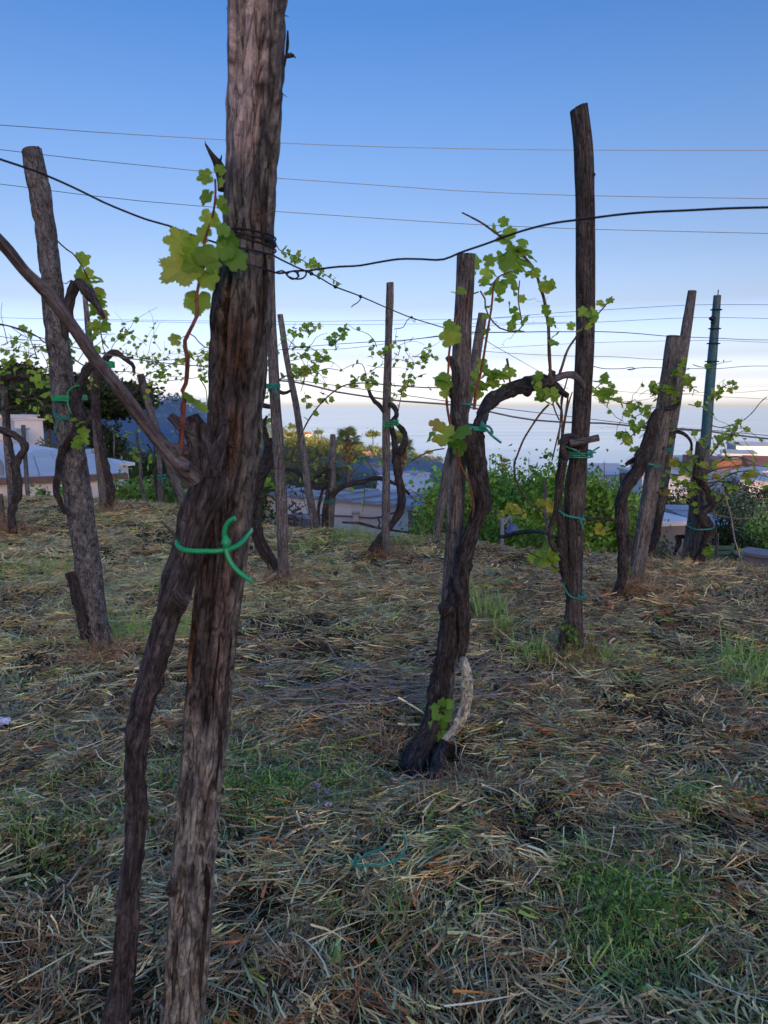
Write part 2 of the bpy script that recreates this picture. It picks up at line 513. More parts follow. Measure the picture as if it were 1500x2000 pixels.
# ---------------------------------------------------------------- far terrain
def terrain_z(x, y):
    x = np.asarray(x, float); y = np.asarray(y, float)
    base = np.interp(y, [0, 12, 20, 40, 80, 110, 150, 300, 450, 600, 700, 900, 1300], [-3.7, -3.7, -4.6, -9, -15, -20, -28, -44, -60, -80, -100, -150, -190])
    right = np.interp(y, [0, 12, 20, 40, 80, 110, 150, 220, 400, 1300], [-3.7, -3.7, -4.2, -6.0, -8.6, -10.5, -24, -60, -140, -190])
    w = sstep(5, 30, x)
    base = base * (1 - w) + right * w
    # a ridge from the near left to the far right
    S = np.array([(-420, 60, 60), (-190, 100, 30), (-95, 150, 10), (-84, 220, 4.5), (-80, 300, -1.5), (-74, 400, -11), (-58, 500, -22), (-22, 560, -29), (22, 620, -39), (62, 665, -58), (120, 720, -110), (200, 800, -190)], float)
    best = np.full(x.shape, -1e9)
    for a, b in zip(S[:-1], S[1:]):
        ab = b[:2] - a[:2]
        t = np.clip(((x - a[0]) * ab[0] + (y - a[1]) * ab[1]) / (ab @ ab), 0, 1)
        d = np.hypot(x - a[0] - t * ab[0], y - a[1] - t * ab[1])
        zc = a[2] + t * (b[2] - a[2])
        best = np.maximum(best, zc - 0.30 * np.maximum(d - 3, 0) ** 1.0)
    k = 4.0
    mx = np.maximum(base, best)
    z = mx + np.log(np.exp((base - mx) / k) + np.exp((best - mx) / k)) * k - 0.6
    z = z + fbm2(x, y, 0.02, 3, 4) * np.clip((y - 30) / 60, 0, 1) * 3
    near = sstep(45, 20, y)
    return z * (1 - near) + np.minimum(base, -3.65) * near
def tz(x, y): return float(terrain_z(np.array([x]), np.array([y]))[0])

m, nt, bs, out = new_mat('scrubby_hillside')
geo = attr(nt, 'bk').outputs['Vector']
n1 = noise(nt, geo, 0.05, 6, 0.7); n2 = noise(nt, geo, 0.6, 5, 0.7)
c = ramp(nt, n1.outputs[0], [(0.35, (0.022, 0.04, 0.014)), (0.55, (0.05, 0.075, 0.025)), (0.7, (0.13, 0.12, 0.06))])
v = ramp(nt, n2.outputs[0], [(0.3, g3(0.6)), (0.7, g3(1.3))])
nt.links.new(mixc(nt, 1.0, c, v, 'MULTIPLY'), bs.inputs['Base Color'])
bs.inputs['Roughness'].default_value = 1.0
bump(nt, bs, n2.outputs[0], 0.8, 0.6)
MAT['hill'] = m
ty = np.concatenate([np.linspace(-12, 20, 12), 20 * np.exp(np.linspace(0.02, math.log(1300 / 20), 170))])
tu = np.linspace(-1, 1, 191)
TX = np.sign(tu)[None] * (np.abs(tu)[None] ** 1.5) * (np.clip(ty, 60, None)[:, None] * 0.9 + 60)
TY = np.repeat(ty[:, None], len(tu), 1)
hillside = grid_mesh('hillside', TX, TY, terrain_z(TX, TY), MAT['hill'])

# unseen mountain added behind the vineyard, its crest shaped to keep it in shade
mx_, my_ = np.meshgrid(np.concatenate([np.linspace(-900, -70, 24), np.linspace(-60, 160, 56), np.linspace(175, 900, 24)]), -8.5 - np.linspace(0, 1, 31) ** 1.3 * 420)
mz_ = np.interp(-my_, [8, 60, 180, 300, 330, 430], [-0.05, 0.05, 0.5, 0.98, 1.0, 0.9]) * (28 + 28 * sstep(42, 12, mx_) - 6 * sstep(72, 92, mx_)) + fbm2(mx_, my_, 0.012, 3, 8) * np.clip((-my_ - 20) / 200, 0, 1) * 0.8
shade_mountain = grid_mesh('shade_mountain', mx_, my_, mz_, MAT['hill'])

# sea
m, nt, bs, out = new_mat('calm_sea')
geo = attr(nt, 'bk').outputs['Vector']
n1 = noise(nt, vecmul(nt, geo, (0.0006, 0.0035, 1)), 1.0, 5, 0.62, 0.3)
n2 = noise(nt, vecmul(nt, geo, (0.05, 0.09, 1)), 1.0, 4, 0.6)
bs.inputs['Base Color'].default_value = (0.06, 0.17, 0.30, 1)
rr = ramp(nt, n1.outputs[0], [(0.35, g3(0.13)), (0.65, g3(0.165))])
nt.links.new(rr, bs.inputs['Roughness'])
bs.inputs['IOR'].default_value = 1.33
bump(nt, bs, n2.outputs[0], 0.15, 1.0)
MAT['sea'] = m
sx = np.concatenate([-np.geomspace(90000, 400, 12), np.geomspace(400, 90000, 12)])
sy = np.concatenate([[100, 500], np.geomspace(900, 95000, 24)])
SX, SY = np.meshgrid(sx, sy)
sea = grid_mesh('sea', SX, SY, np.full(SX.shape, -160.0), MAT['sea'])

# ---------------------------------------------------------------- mown grass: cut blades lying on the ground
PAL = np.array([1.36, 1.12, 0.76]) * np.array([(0.74, 0.70, 0.50), (0.52, 0.44, 0.30), (0.25, 0.17, 0.11), (0.42, 0.19, 0.08), (0.56, 0.63, 0.42), (0.24, 0.40, 0.10), (0.64, 0.72, 0.38), (0.07, 0.055, 0.04)])

def blades(mb, x, y, L, wd, ang, elev, zoff, col, bend, nseg=2, bright=None):
    n = len(x)
    z = ground_z(x, y) + zoff
    base = np.stack([x, y, z], 1)
    dr = np.stack([np.cos(ang) * np.cos(elev), np.sin(ang) * np.cos(elev), np.sin(elev)], 1)
    side = np.stack([-np.sin(ang), np.cos(ang), np.zeros(n)], 1)
    tw = RNG.normal(0, 0.7, n)
    side = side * np.cos(tw)[:, None] + np.array([0, 0, 1.0]) * np.sin(tw)[:, None]
    bv = side * 0
    bv = np.stack([-np.sin(ang), np.cos(ang), np.zeros(n)], 1) * bend[:, None] + np.array([0, 0, -1.0]) * (np.abs(bend) * 0.25 * np.clip(np.sin(elev) * 4, -1, 1))[:, None]
    rows = []
    for k in range(nseg + 1):
        t = k / nseg
        c = base + dr * (L * (t - 0.5 * (elev < 0.5)))[:, None] + bv * (L * (t - 0.5) ** 2 * 2)[:, None]
        w = wd * (1.0 - 0.75 * t ** 2) * 0.5
        rows += [c + side * w[:, None], c - side * w[:, None]]
    V = np.stack(rows, 1)
    k = np.arange(nseg) * 2
    q = np.stack([k, k + 1, k + 3, k + 2], 1)
    Fq = (np.arange(n)[:, None, None] * (2 * (nseg + 1)) + q[None]).reshape(-1, 4)
    colv = np.repeat(col, 2 * (nseg + 1), 0)
    mb.add(V.reshape(-1, 3), [Fq], col=colv, smooth=True)

def scatter(n, y0, y1, p=1.0):
    """points over the seen part of the terrace, thicker near the camera"""
    y = y0 + (y1 - y0) * RNG.random(n) ** p
    x = (RNG.random(n) * 2 - 1) * (0.62 * y + 0.5)
    return x, y

def grass_colours(x, y, fresh=0.0):
    n = len(x)
    a = fbm2(x, y, 0.7, 3, 21); b = fbm2(x, y, 1.9, 3, 33); g = fbm2(x, y, 1.3, 3, 45)
    left = sstep(1.5, -2.5, x) * sstep(3.0, 6, y)
    farr = sstep(5.2, 7.0, y) * sstep(0.0, 2.0, x)
    rgt = sstep(0.0, 1.0, x) * sstep(7.0, 5.5, y) * sstep(2.1, 2.9, y) + 0.7 * sstep(-0.5, -1.0, x) * sstep(2.6, 2.1, y) + 0.8 * sstep(0.6, 0.2, np.abs(x)) * sstep(4.6, 3.6, y) * sstep(2.5, 3.2, y)
    wts = np.stack([0.27 + 0.35 * left + 0.35 * farr + 0.6 * np.clip(a, 0, 1),
                    0.55 + 0.25 * farr + 0 * a,
                    0.45 + 0.8 * np.clip(b, 0, 1) - 0.25 * left + 0.55 * rgt,
                    0.10 + 0.25 * np.clip(b, 0, 1) + 0.16 * rgt,
                    0.20 - 0.12 * rgt + 0.50 * left + 0.6 * np.clip(g - 0.05, 0, 1) - 0.1 * farr,
                    0.05 + 0.35 * np.clip(g, 0, 1) + 0.12 * left,
                    0.07 + 0.25 * left + 0.35 * np.clip(a, 0, 1),
                    0.22 + 0.5 * np.clip(-a, 0, 1) - 0.15 * left], 1)
    wts = np.clip(wts, 0.005, None)
    cw = np.cumsum(wts / wts.sum(1, keepdims=True), 1)
    k = (RNG.random(n)[:, None] > cw).sum(1).clip(0, len(PAL) - 1)
    col = PAL[k] * (RNG.normal(1, 0.16, n).clip(0.55, 1.5))[:, None]
    return col * np.array([1.0, 1.0, 1.0])

def swath(x, y):
    return fbm2(x, y, 0.9, 2, 71) * 5.0 + RNG.normal(0, 0.75, len(x))

BARE = [(840, 1490, 0.30), (800, 1500, 0.16), (1115, 1285, 0.12), (195, 1275, 0.12), (165, 1240, 0.1), (1235, 1155, 0.14), (1205, 1170, 0.1), (552, 1140, 0.13), (750, 1085, 0.14), (210, 998, 0.2), (1350, 1092, 0.2), (360, 1990, 0.1), (235, 1970, 0.12), (60, 1700, 0.18), (300, 1480, 0.12), (100, 1860, 0.2), (1290, 1440, 0.2), (1190, 1390, 0.2), (930, 1760, 0.12), (1050, 1640, 0.15), (700, 1840, 0.1), (430, 1700, 0.1), (1400, 1640, 0.16), (1000, 1420, 0.15), (620, 1240, 0.25), (90, 1290, 0.25), (1330, 1230, 0.25), (760, 1660, 0.1), (500, 1800, 0.12), (950, 1580, 0.12)]
def bare_keep(x, y):
    k = np.ones(len(x), bool)
    for px, py, rr in BARE:
        c = W(px, py, gY(py)); d = np.hypot(x - c.x, (y - c.y) * 0.8) / (rr * (1 + 0.5 * fbm2(x, y, 7.0, 2, 19)))
        k &= RNG.random(len(x)) < 0.32 + 0.68 * sstep(0.5, 1.1, d)
    return k
def lay(mb, n, y0, y1, Lr, wr, p=1.0, nseg=2, zmax=0.03, elev_sd=0.16):
    x, y = scatter(n, y0, y1, p)
    ok = (y < edge_y(x) + 0.5) & (fbm2(x, y, 2.2, 3, 88) + RNG.random(n) * 1.3 > -0.05)
    x, y = x[ok], y[ok]; kb_ = bare_keep(x, y) | (RNG.random(len(x)) < 0.15); x, y = x[kb_], y[kb_]; n = len(x)
    L = RNG.lognormal(math.log(Lr), 0.5, n).clip(0.015, 0.42)
    wd = wr * RNG.lognormal(0, 0.35, n)
    blades(mb, x, y, L, wd, swath(x, y), RNG.normal(0.03, elev_sd, n), RNG.random(n) * zmax, grass_colours(x, y) * 0.8, RNG.normal(0, 0.5, n), nseg)

def bundles(mb, n, per, y0, y1, Lr, wr, p=0.8, zmax=0.05):
    """handfuls of cut grass lying together"""
    x, y = scatter(n, y0, y1, p)
    keep = (y < edge_y(x) + 0.3) & (fbm2(x, y, 1.4, 3, 93) + RNG.random(n) * 0.9 > 0.22)
    x, y = x[keep], y[keep]; kb_ = bare_keep(x, y); x, y = x[kb_], y[kb_]; n = len(x)
    an = fbm2(x, y, 0.9, 2, 71) * 5.0 + RNG.normal(0, 0.8, n)
    i = np.repeat(np.arange(n), per)
    gcol = grass_colours(x, y)
    lum = gcol.mean(1); gcol = np.where(((lum < 0.3) & (RNG.random(n) < 0.55))[:, None], gcol * 0.5 + np.array((0.60, 0.58, 0.36)) * 0.5, gcol)
    N_ = len(i)
    sp_ = Lr * 0.45
    xx = x[i] + RNG.normal(0, sp_, N_); yy = y[i] + RNG.normal(0, sp_, N_)
    L = RNG.lognormal(math.log(Lr), 0.4, N_).clip(0.03, 0.45)
    blades(mb, xx, yy, L, wr * RNG.lognormal(0, 0.35, N_), an[i] + RNG.normal(0, 0.3, N_), RNG.normal(0.05, 0.16, N_), RNG.uniform(0.012, zmax, N_), gcol[i] * RNG.normal(1, 0.24, (N_, 1)).clip(0.4, 1.5), RNG.normal(0, 0.2, N_), 2 if Lr < 0.07 else 3)

mb = MB()
lay(mb, 42000, 1.15, 3.3, 0.04, 0.0028, 0.75, 2, 0.02, 0.3)
lay(mb, 18000, 1.15, 3.6, 0.09, 0.0042, 0.75, 2, 0.035, 0.25)
lay(mb, 48000, 2.9, 6.0, 0.06, 0.0045, 0.8, 2, 0.03, 0.3)
lay(mb, 64000, 5.5, 13.5, 0.085, 0.008, 0.9, 2, 0.04, 0.3)
bundles(mb, 4300, 14, 1.15, 3.8, 0.060, 0.0045, 0.7)
bundles(mb, 900, 9, 1.15, 3.8, 0.115, 0.0052, 0.7)
bundles(mb, 5200, 14, 3.2, 7.0, 0.085, 0.006, 0.75)
bundles(mb, 900, 10, 3.2, 7.0, 0.15, 0.0065, 0.75)
bundles(mb, 5000, 12, 6.0, 13.5, 0.12, 0.0085, 0.9, 0.05)
# the ragged dry fringe along the edge of the terrace
n = 16000
x = RNG.uniform(-8, 5.5, n); y = edge_y(x) + RNG.uniform(-0.5, 0.25, n)
gc = grass_colours(x, y)
blades(mb, x, y, RNG.lognormal(math.log(0.055), 0.4, n) * (1 + 0.7 * sstep(1.0, 3.0, x)), RNG.uniform(0.004, 0.009, n), RNG.random(n) * 6.28, RNG.uniform(0.0, 1.2, n), np.zeros(n), gc * 0.6 + np.array([0.30, 0.25, 0.17]) * 0.4, RNG.normal(0, 0.6, n), 2)
mown = mb.build('mown_grass', MAT['straw']); kind(mown, 'stuff')

# living green tufts and low weeds between the cuttings
mb = MB()
TUFTS = [(590, 1560, 0.28, 900, 0.05), (530, 1570, 0.2, 500, 0.05), (650, 1540, 0.16, 350, 0.045), (1250, 1800, 0.22, 700, 0.04), (1330, 1870, 0.22, 700, 0.04), (1200, 1760, 0.16, 400, 0.05), (1320, 1590, 0.10, 260, 0.05), (1410, 1560, 0.14, 260, 0.045), (1130, 1870, 0.12, 150, 0.05),
         (1220, 1730, 0.15, 250, 0.05), (1460, 1300, 0.16, 130, 0.17), (1490, 1340, 0.14, 90, 0.16), (1390, 1330, 0.2, 80, 0.12), (1430, 1330, 0.2, 80, 0.12), (950, 1210, 0.12, 90, 0.2), (975, 1240, 0.1, 60, 0.16), (690, 1050, 0.35, 260, 0.13), (590, 1075, 0.3, 160, 0.10), (350, 1240, 0.2, 120, 0.14), (230, 1250, 0.2, 120, 0.16), (780, 1060, 0.4, 220, 0.12), (1170, 1300, 0.15, 90, 0.12), (60, 1120, 0.4, 200, 0.12), (300, 1530, 0.14, 120, 0.08), (150, 1650, 0.2, 200, 0.06), (60, 1640, 0.2, 200, 0.06), (450, 1500, 0.15, 150, 0.06), (800, 1850, 0.2, 80, 0.06), (1050, 1290, 0.2, 120, 0.12), (700, 1600, 0.18, 200, 0.04), (1050, 1480, 0.2, 150, 0.05)]
for px, py, rad, n, h in TUFTS:
    n = int(n * 1.3); rad = rad * 1.35
    c = W(px, py, gY(py))
    x = c.x + RNG.normal(0, rad * 0.5, n); y = c.y + RNG.normal(0, rad * 0.5, n)
    mixg = RNG.random(n)[:, None]
    col = np.array([0.22, 0.46, 0.07]) * mixg + np.array([0.46, 0.62, 0.18]) * (1 - mixg)
    blades(mb, x, y, h * RNG.lognormal(0, 0.35, n), RNG.uniform(0.003, 0.006, n) * (1 if c.y < 4 else 1.5), RNG.random(n) * 6.28, RNG.uniform(0.5, 1.45, n), np.zeros(n), col, RNG.normal(0, 0.5, n), 3)
tufts = mb.build('green_grass_tufts', MAT['straw']); kind(tufts, 'stuff')
# ================================================================== POSTS
def d_post(bk, r, th, u):
    a = fbm(bk * np.array([22, 22, 2.2]), 3, 1) * 0.10
    b = -np.maximum(fbm(bk * np.array([70, 70, 3.0]), 2, 6) - 0.18, 0) * 0.45
    c = fbm(bk * np.array([4, 4, 3.0]), 2, 8) * 0.10
    return r * (a + b + c)

def d_bark(bk, r, th, u):
    a = fbm(bk * np.array([26, 26, 12]), 3, 1) * 0.11
    b = -np.maximum(fbm(bk * np.array([55, 55, 16]), 2, 6) - 0.12, 0) * 0.5
    c = fbm(bk * np.array([4, 4, 4.0]), 2, 8) * 0.14
    return r * (a + b + c)

def d_vine(bk, r, th, u):
    a = fbm(bk * np.array([48, 48, 12]), 3, 2) * 0.26
    g = -np.abs(fbm(bk * np.array([95, 95, 9]), 3, 5)) * 0.36 + 0.09
    k = fbm(bk * np.array([11, 11, 12.0]), 3, 11) * 0.40
    w = np.maximum(fbm(bk * np.array([24, 24, 20]), 2, 13) - 0.24, 0) * 0.75
    return r * (a + g + k + w)

def d_cane(bk, r, th, u):
    return r * (fbm(bk * np.array([60, 60, 14]), 2, 2) * 0.22)

def px_path(pts, Y):
    Ys = Y if isinstance(Y, (list, tuple)) else [Y] * len(pts)
    return [W(p[0], p[1], y) for p, y in zip(pts, Ys)]

def px_rad(pts, widths, Y):
    Ys = Y if isinstance(Y, (list, tuple)) else [Y] * len(pts)
    return [w * mpp(p[1], y) / 2 for p, w, y in zip(pts, widths, Ys)]

def mk_post(label, pts, widths, Y, mat='post', disp=d_post, n=26, step=0.035, tilt=0.0, group='wooden posts of the vine trellis', name='vineyard_post', cat='post', knots=3, mb_extra=None):
    """pts run from the top down to the ground"""
    pts = list(pts); widths = list(widths)
    P = px_path(pts, Y); rad = px_rad(pts, widths, Y)
    P = P[::-1]; rad = rad[::-1]
    d = (P[0] - P[1]).normalized()
    P = [P[0] + d * 0.2] + P; rad = [rad[0] * 1.02] + rad
    base = P[1].copy()
    root = thing(name, label, cat, base, group)
    mb = MB()
    C_, r_ = tube(mb, P, rad, n, step, disp, True, tilt=tilt)
    mb.build('shaft', MAT[mat], root)
    # cut-off knots, each a small stub of its own
    rr = random.Random(int(pts[0][0] * 7))
    for k in range(knots):
        i = rr.randint(int(len(C_) * 0.25), int(len(C_) * 0.92))
        a = rr.uniform(-2.6, -0.5)
        o = Vector((math.cos(a), math.sin(a), 0.25)).normalized()
        c = Vector(C_[i])
        kb = MB()
        tube(kb, [c + o * r_[i] * 0.7, c + o * r_[i] * 1.08, c + o * r_[i] * rr.uniform(1.12, 1.3)], [r_[i] * 0.34, r_[i] * 0.24, r_[i] * 0.13], 9, 0.01, d_cane)
        kb.build('knot', MAT[mat], root)
    return root

# ---- the big leaning post right in front
FY = 1.47
FP = [(504, -60), (503, 0), (499, 120), (495, 250), (488, 380), (484, 480), (474, 600), (464, 740), (455, 860), (446, 960), (438, 1060), (424, 1180), (411, 1300), (404, 1400), (391, 1550), (377, 1700), (368, 1850), (359, 2000), (352, 2110)]
FW = [113, 111, 108, 104, 98, 100, 114, 112, 104, 98, 94, 92, 88, 86, 82, 84, 86, 84, 84]
def d_front(bk, r, th, u):
    a = fbm(bk * np.array([24, 24, 3]), 4, 1) * 0.10
    z = bk[:, 2]
    rough = sstep(0.55, 0.75, u) * 0.10 + sstep(0.8, 0.5, u) * 0.03
    b = fbm(bk * np.array([70, 70, 30]), 3, 4) * (0.03 + rough * 0.6)
    g = -np.maximum(fbm(bk * np.array([62, 62, 5]), 3, 6) - 0.10, 0) * 0.75
    c = fbm(bk * np.array([5, 5, 3.2]), 2, 8) * 0.09
    return r * (a + b + g + c)
def c_front(bk, th, u, V):
    # real colour zones of the wood: bare pinkish wood, grey lichened bark, orange heartwood, dark bark; plus one hollow's painted shade
    # photo row / offset across, from where the vertex stands
    dy = V[:, 2] - CAMZ
    el = np.arctan2(dy, V[:, 1])
    row = 1000 - np.tan(el + PITCH) * F
    mid = np.interp(row, [p[1] for p in FP], [p[0] for p in FP])
    half = np.interp(row, [p[1] for p in FP], FW) / 2
    acr = ((V[:, 0] * F / (V[:, 1] * np.cos(PITCH) - dy * np.sin(PITCH)) + 750) - mid) / half
    n1 = fbm(bk * np.array([18, 18, 7]), 3, 31); n2 = fbm(bk * np.array([60, 60, 25]), 3, 37); n3 = fbm(bk * np.array([40, 40, 3]), 3, 41)
    bare = np.array((0.34, 0.265, 0.24)); grey = np.array((0.11, 0.10, 0.098)); lich = np.array((0.30, 0.31, 0.28)); dark = np.array((0.06, 0.049, 0.046)); orange = np.array((0.36, 0.16, 0.05)); tan = np.array((0.22, 0.20, 0.17)); brown = np.array((0.13, 0.095, 0.08))
    bare, grey, dark, tan, brown = (q * np.array((1.0, 1.09, 1.18)) * 1.85 for q in (bare, grey, dark, tan, brown))
    def mixv(a, b, f): return a * (1 - f[:, None]) + b * f[:, None]
    col = np.tile(grey, (len(V), 1))
    col = mixv(col, lich, sstep(0.12, 0.4, n2) * 0.7)
    fb = sstep(345, 300, row + n1 * 60) * sstep(0.35, 0.0, acr + n1 * 0.5 - 0.12 - 0.25 * sstep(200, 0, row))
    col = mixv(col, bare, fb)
    col = mixv(col, dark * 0.7, sstep(0.25, 0.1, np.hypot((acr - 0.38) / 1.0, (row - 175) / 70) + n2 * 0.15 - 0.1) * 0.8)
    fd = sstep(560, 640, row + n1 * 60 - np.clip(acr, -1, 1) * 40) * sstep(1480, 1300, row + n1 * 120)
    col = mixv(col, mixv(np.tile(dark, (len(V), 1)), brown, sstep(-0.2, 0.3, n3)), fd)
    fo = sstep(580, 640, row) * sstep(940, 890, row) * sstep(0.20, 0.08, np.abs(acr - 0.02 + n3 * 0.3)) * sstep(-0.25, 0.1, n3 + 0.12)
    col = mixv(col, orange, fo * 0.85 * (1 - sstep(715, 735, row) * sstep(815, 795, row)))
    fo2 = sstep(600, 640, row) * sstep(760, 700, row) * sstep(0.3, 0.1, np.abs(acr + 0.45 + n3 * 0.3))
    col = mixv(col, orange * 0.75, fo2 * 0.2)
    col = mixv(col, orange * 0.6, sstep(1180, 1220, row) * sstep(1500, 1380, row) * sstep(-0.72, -0.9, acr + n3 * 0.2) * 0.7)
    fr = sstep(0.35, 0.7, acr + n1 * 0.3) * sstep(600, 700, row) * sstep(1500, 1400, row)
    col = mixv(col, (grey + lich) / 2, fr * 0.6)
    fl = sstep(1330, 1480, row + n1 * 120)
    col = mixv(col, mixv(np.tile(tan, (len(V), 1)), grey, sstep(-0.05, 0.35, n2)), fl)
    col = mixv(col, dark * 0.55, sstep(0.32, 0.12, np.hypot((acr + 0.05) / 1.1, (row - 1715) / 150) + n2 * 0.12) * 0.85)  # shade of the hollow by the knots, painted into the colour
    return col
P = px_path(FP, FY)[::-1]; rad = px_rad(FP, FW, FY)[::-1]
front_post = thing('vineyard_post', 'thick leaning post nearest of all, with bare and bark-covered wood and wire wound round it', 'post', P[0], 'wooden posts of the vine trellis')
mb = MB()
tube(mb, P, rad, 110, 0.007, d_front, True, colf=c_front, seed=3)
mb.build('shaft', MAT['post_zone'], front_post)
def flake(px, py, pts, w, mat='post_zone', col=(0.13, 0.1, 0.09), Y=FY, name='bark_flake', root=front_post, n=8):
    kb = MB()
    tube(kb, px_path(pts, Y), px_rad(pts, w, Y), n, 0.006, d_vine, True, col=col)
    return kb.build(name, MAT[mat], root)
flake(0, 0, [(448, -20), (450, 40), (452, 110), (455, 150)], [9, 11, 9, 3])
flake(0, 0, [(452, 175), (456, 215), (452, 250)], [6, 9, 4])
flake(0, 0, [(562, 60), (561, 90), (556, 130)], [3, 7, 3])
flake(0, 0, [(436, 372), (432, 335), (425, 318), (412, 300), (401, 281)], [24, 22, 15, 9, 4], name='branch_stub')
flake(0, 0, [(412, 302), (405, 290), (400, 275)], [5, 3, 1], name='splinter')
flake(0, 0, [(426, 322), (431, 312), (433, 302)], [6, 4, 1], name='splinter')
flake(0, 0, [(556, 112), (566, 108), (574, 109)], [6, 10, 6], name='broken_knot')
flake(0, 0, [(570, 107), (575, 110), (578, 114)], [4, 3, 1], name='splinter')
for pts in ([(448, 10), (441, 18)], [(552, 183), (561, 190)], [(451, 178), (446, 172)], [(449, 208), (442, 214)], [(557, 30), (564, 33)]):
    flake(0, 0, pts, [2.5, 1], name='splinter')
# strips of bark that have come half away from the wood
br = random.Random(9)
for k in range(26):
    y0 = br.uniform(300, 1900); ln = br.uniform(50, 190); o = br.uniform(-0.8, 0.8)
    pts = []
    rr_ = None
    for q in range(5):
        yy = y0 + ln * q / 4
        mid = np.interp(yy, [p_[1] for p_ in FP], [p_[0] for p_ in FP]); hw = np.interp(yy, [p_[1] for p_ in FP], FW) / 2
        oo = o + br.gauss(0, 0.025)
        rm = hw * mpp(yy, FY)
        pts.append(W(mid + oo * hw, yy, FY - rm * math.sqrt(max(0.05, 1 - oo * oo)) * 0.97 - (0.004 if q in (0, 4) else 0)))
    kb = MB(); wv = br.uniform(2.5, 6) * 0.001
    tube(kb, pts, [wv * 0.3, wv, wv * 1.1, wv * 0.8, wv * 0.2], 7, 0.008, d_vine, True, col=br.choice(((0.07, 0.058, 0.055), (0.14, 0.12, 0.11), (0.20, 0.17, 0.15), (0.10, 0.075, 0.065))))
    kb.build('bark_strip', MAT['post_zone'], front_post)
# knots on its lower and middle front
for px, py, w in ((385, 1585, 24), (397, 1640, 20), (345, 1718, 22), (508, 432, 26), (452, 578, 22), (463, 866, 26)):
    c = W(px, py, FY); rr = np.interp(py, [p[1] for p in FP], px_rad(FP, FW, FY))
    kb = MB(); c = Vector((c.x, FY - rr * 0.80, c.z))
    tube(kb, [c + Vector((0, .02, 0)), c + Vector((0, -.002, 0)), c + Vector((0, -.007, 0))], [w * mpp(py, FY) / 2 * 1.3, w * mpp(py, FY) / 2, w * mpp(py, FY) / 2 * 0.5], 14, 0.003, d_cane, True, col=(0.20, 0.155, 0.13))
    kb.build('knot', MAT['post_zone'], front_post)

mk_post('bark-covered leaning post on the left with a split sawn top', [(62, 293), (74, 360), (86, 430), (96, 510), (105, 600), (114, 680), (125, 780), (140, 880), (152, 960), (166, 1060), (180, 1160), (193, 1240), (197, 1275)], [38, 42, 41, 41, 42, 44, 45, 48, 50, 47, 46, 46, 46], gY(1275), 'post_bark', d_bark, 48, 0.018, tilt=0.15)
mk_post('tall straight dark post with a slanted top, right of the middle', [(1131, 210), (1137, 260), (1141, 320), (1143, 420), (1143, 520), (1143, 640), (1139, 740), (1134, 830), (1129, 900), (1123, 960), (1121, 1050), (1121, 1150), (1122, 1230), (1123, 1285)], [34, 36, 37, 37, 36, 36, 36, 36, 35, 42, 37, 32, 33, 36], gY(1285), 'post_dark', d_post, 44, 0.02, tilt=0.22, knots=5)
mk_post('middle smooth grey post carrying the arching vine arm', [(910, 497), (908, 560), (904, 640), (901, 720), (898, 800), (893, 900), (890, 1000), (886, 1080), (880, 1180), (872, 1290), (862, 1390), (857, 1430)], [34, 35, 36, 36, 36, 36, 36, 36, 36, 37, 38, 38], gY(1430), 'post', d_post, 44, 0.02, knots=2)
mk_post('thin straight post standing before the sea in the picture centre', [(762, 552), (760, 620), (757, 720), (754, 830), (754, 940), (753, 1040), (752, 1085)], [15, 15, 15, 15, 16, 16, 16], gY(1085), 'post', d_post, 20, 0.05, tilt=0.1)
mk_post('pale post half hidden behind the big front post', [(527, 395), (528, 480), (529, 560), (531, 640), (536, 760), (543, 860), (548, 960), (552, 1060), (554, 1140)], [14, 16, 17, 19, 22, 22, 23, 22, 23], gY(1140), 'post', d_post, 30, 0.03)
mk_post('slim stake leaning left beside the half hidden pale post', [(547, 614), (560, 700), (576, 780), (590, 870), (603, 960), (617, 1035)], [11, 12, 13, 14, 15, 19], gY(1035), 'post', d_post, 18, 0.06)
mk_post('short stake with low vine arms near the edge above the white wall', [(650, 848), (649, 900), (647, 960), (645, 1030)], [10, 14, 16, 15], gY(1028), 'post', d_post, 16, 0.06, knots=1)
mk_post('grey post leaning right behind the middle post', [(943, 612), (932, 680), (922, 740), (900, 830), (880, 890), (866, 960), (852, 1050)], [18, 20, 22, 20, 19, 19, 18], gY(1050), 'post', d_post, 22, 0.05)
mk_post('stout cracked post leaning right with a flat broad top', [(1317, 656), (1308, 720), (1298, 790), (1288, 860), (1275, 930), (1263, 1000), (1251, 1070), (1239, 1150)], [29, 29, 30, 31, 32, 32, 31, 29], gY(1150), 'post', d_post, 36, 0.025)
mk_post('longer paler post leaning behind the stout cracked one', [(1352, 568), (1344, 620), (1333, 690), (1322, 760), (1309, 840), (1296, 920), (1283, 1000), (1273, 1072)], [16, 19, 21, 23, 24, 25, 26, 26], gY(1080), 'post', d_post, 24, 0.04, knots=4)
mk_post('brown post at the foot of the teal steel pole', [(1367, 862), (1362, 920), (1357, 980), (1351, 1040), (1345, 1090)], [14, 18, 20, 22, 24], gY(1092), 'post', d_post, 22, 0.04, knots=1)
mk_post('second narrower post tight against the teal steel pole', [(1378, 872), (1375, 930), (1371, 990), (1366, 1050), (1362, 1095)], [12, 14, 16, 18, 18], gY(1094) - 0.1, 'post', d_post, 18, 0.05, knots=1)
mk_post('slim post with dark knots behind the bark-covered left post', [(166, 578), (172, 640), (179, 700), (186, 780), (191, 860), (199, 940), (205, 996)], [9, 11, 13, 16, 17, 17, 18], gY(996), 'post', d_post, 20, 0.06)
mk_post('sawn-off stake leaning left in front of the blue smoke', [(274, 731), (288, 780), (305, 840), (325, 890), (343, 940), (362, 992)], [14, 15, 16, 16, 17, 17], gY(992), 'post', d_post, 20, 0.05)
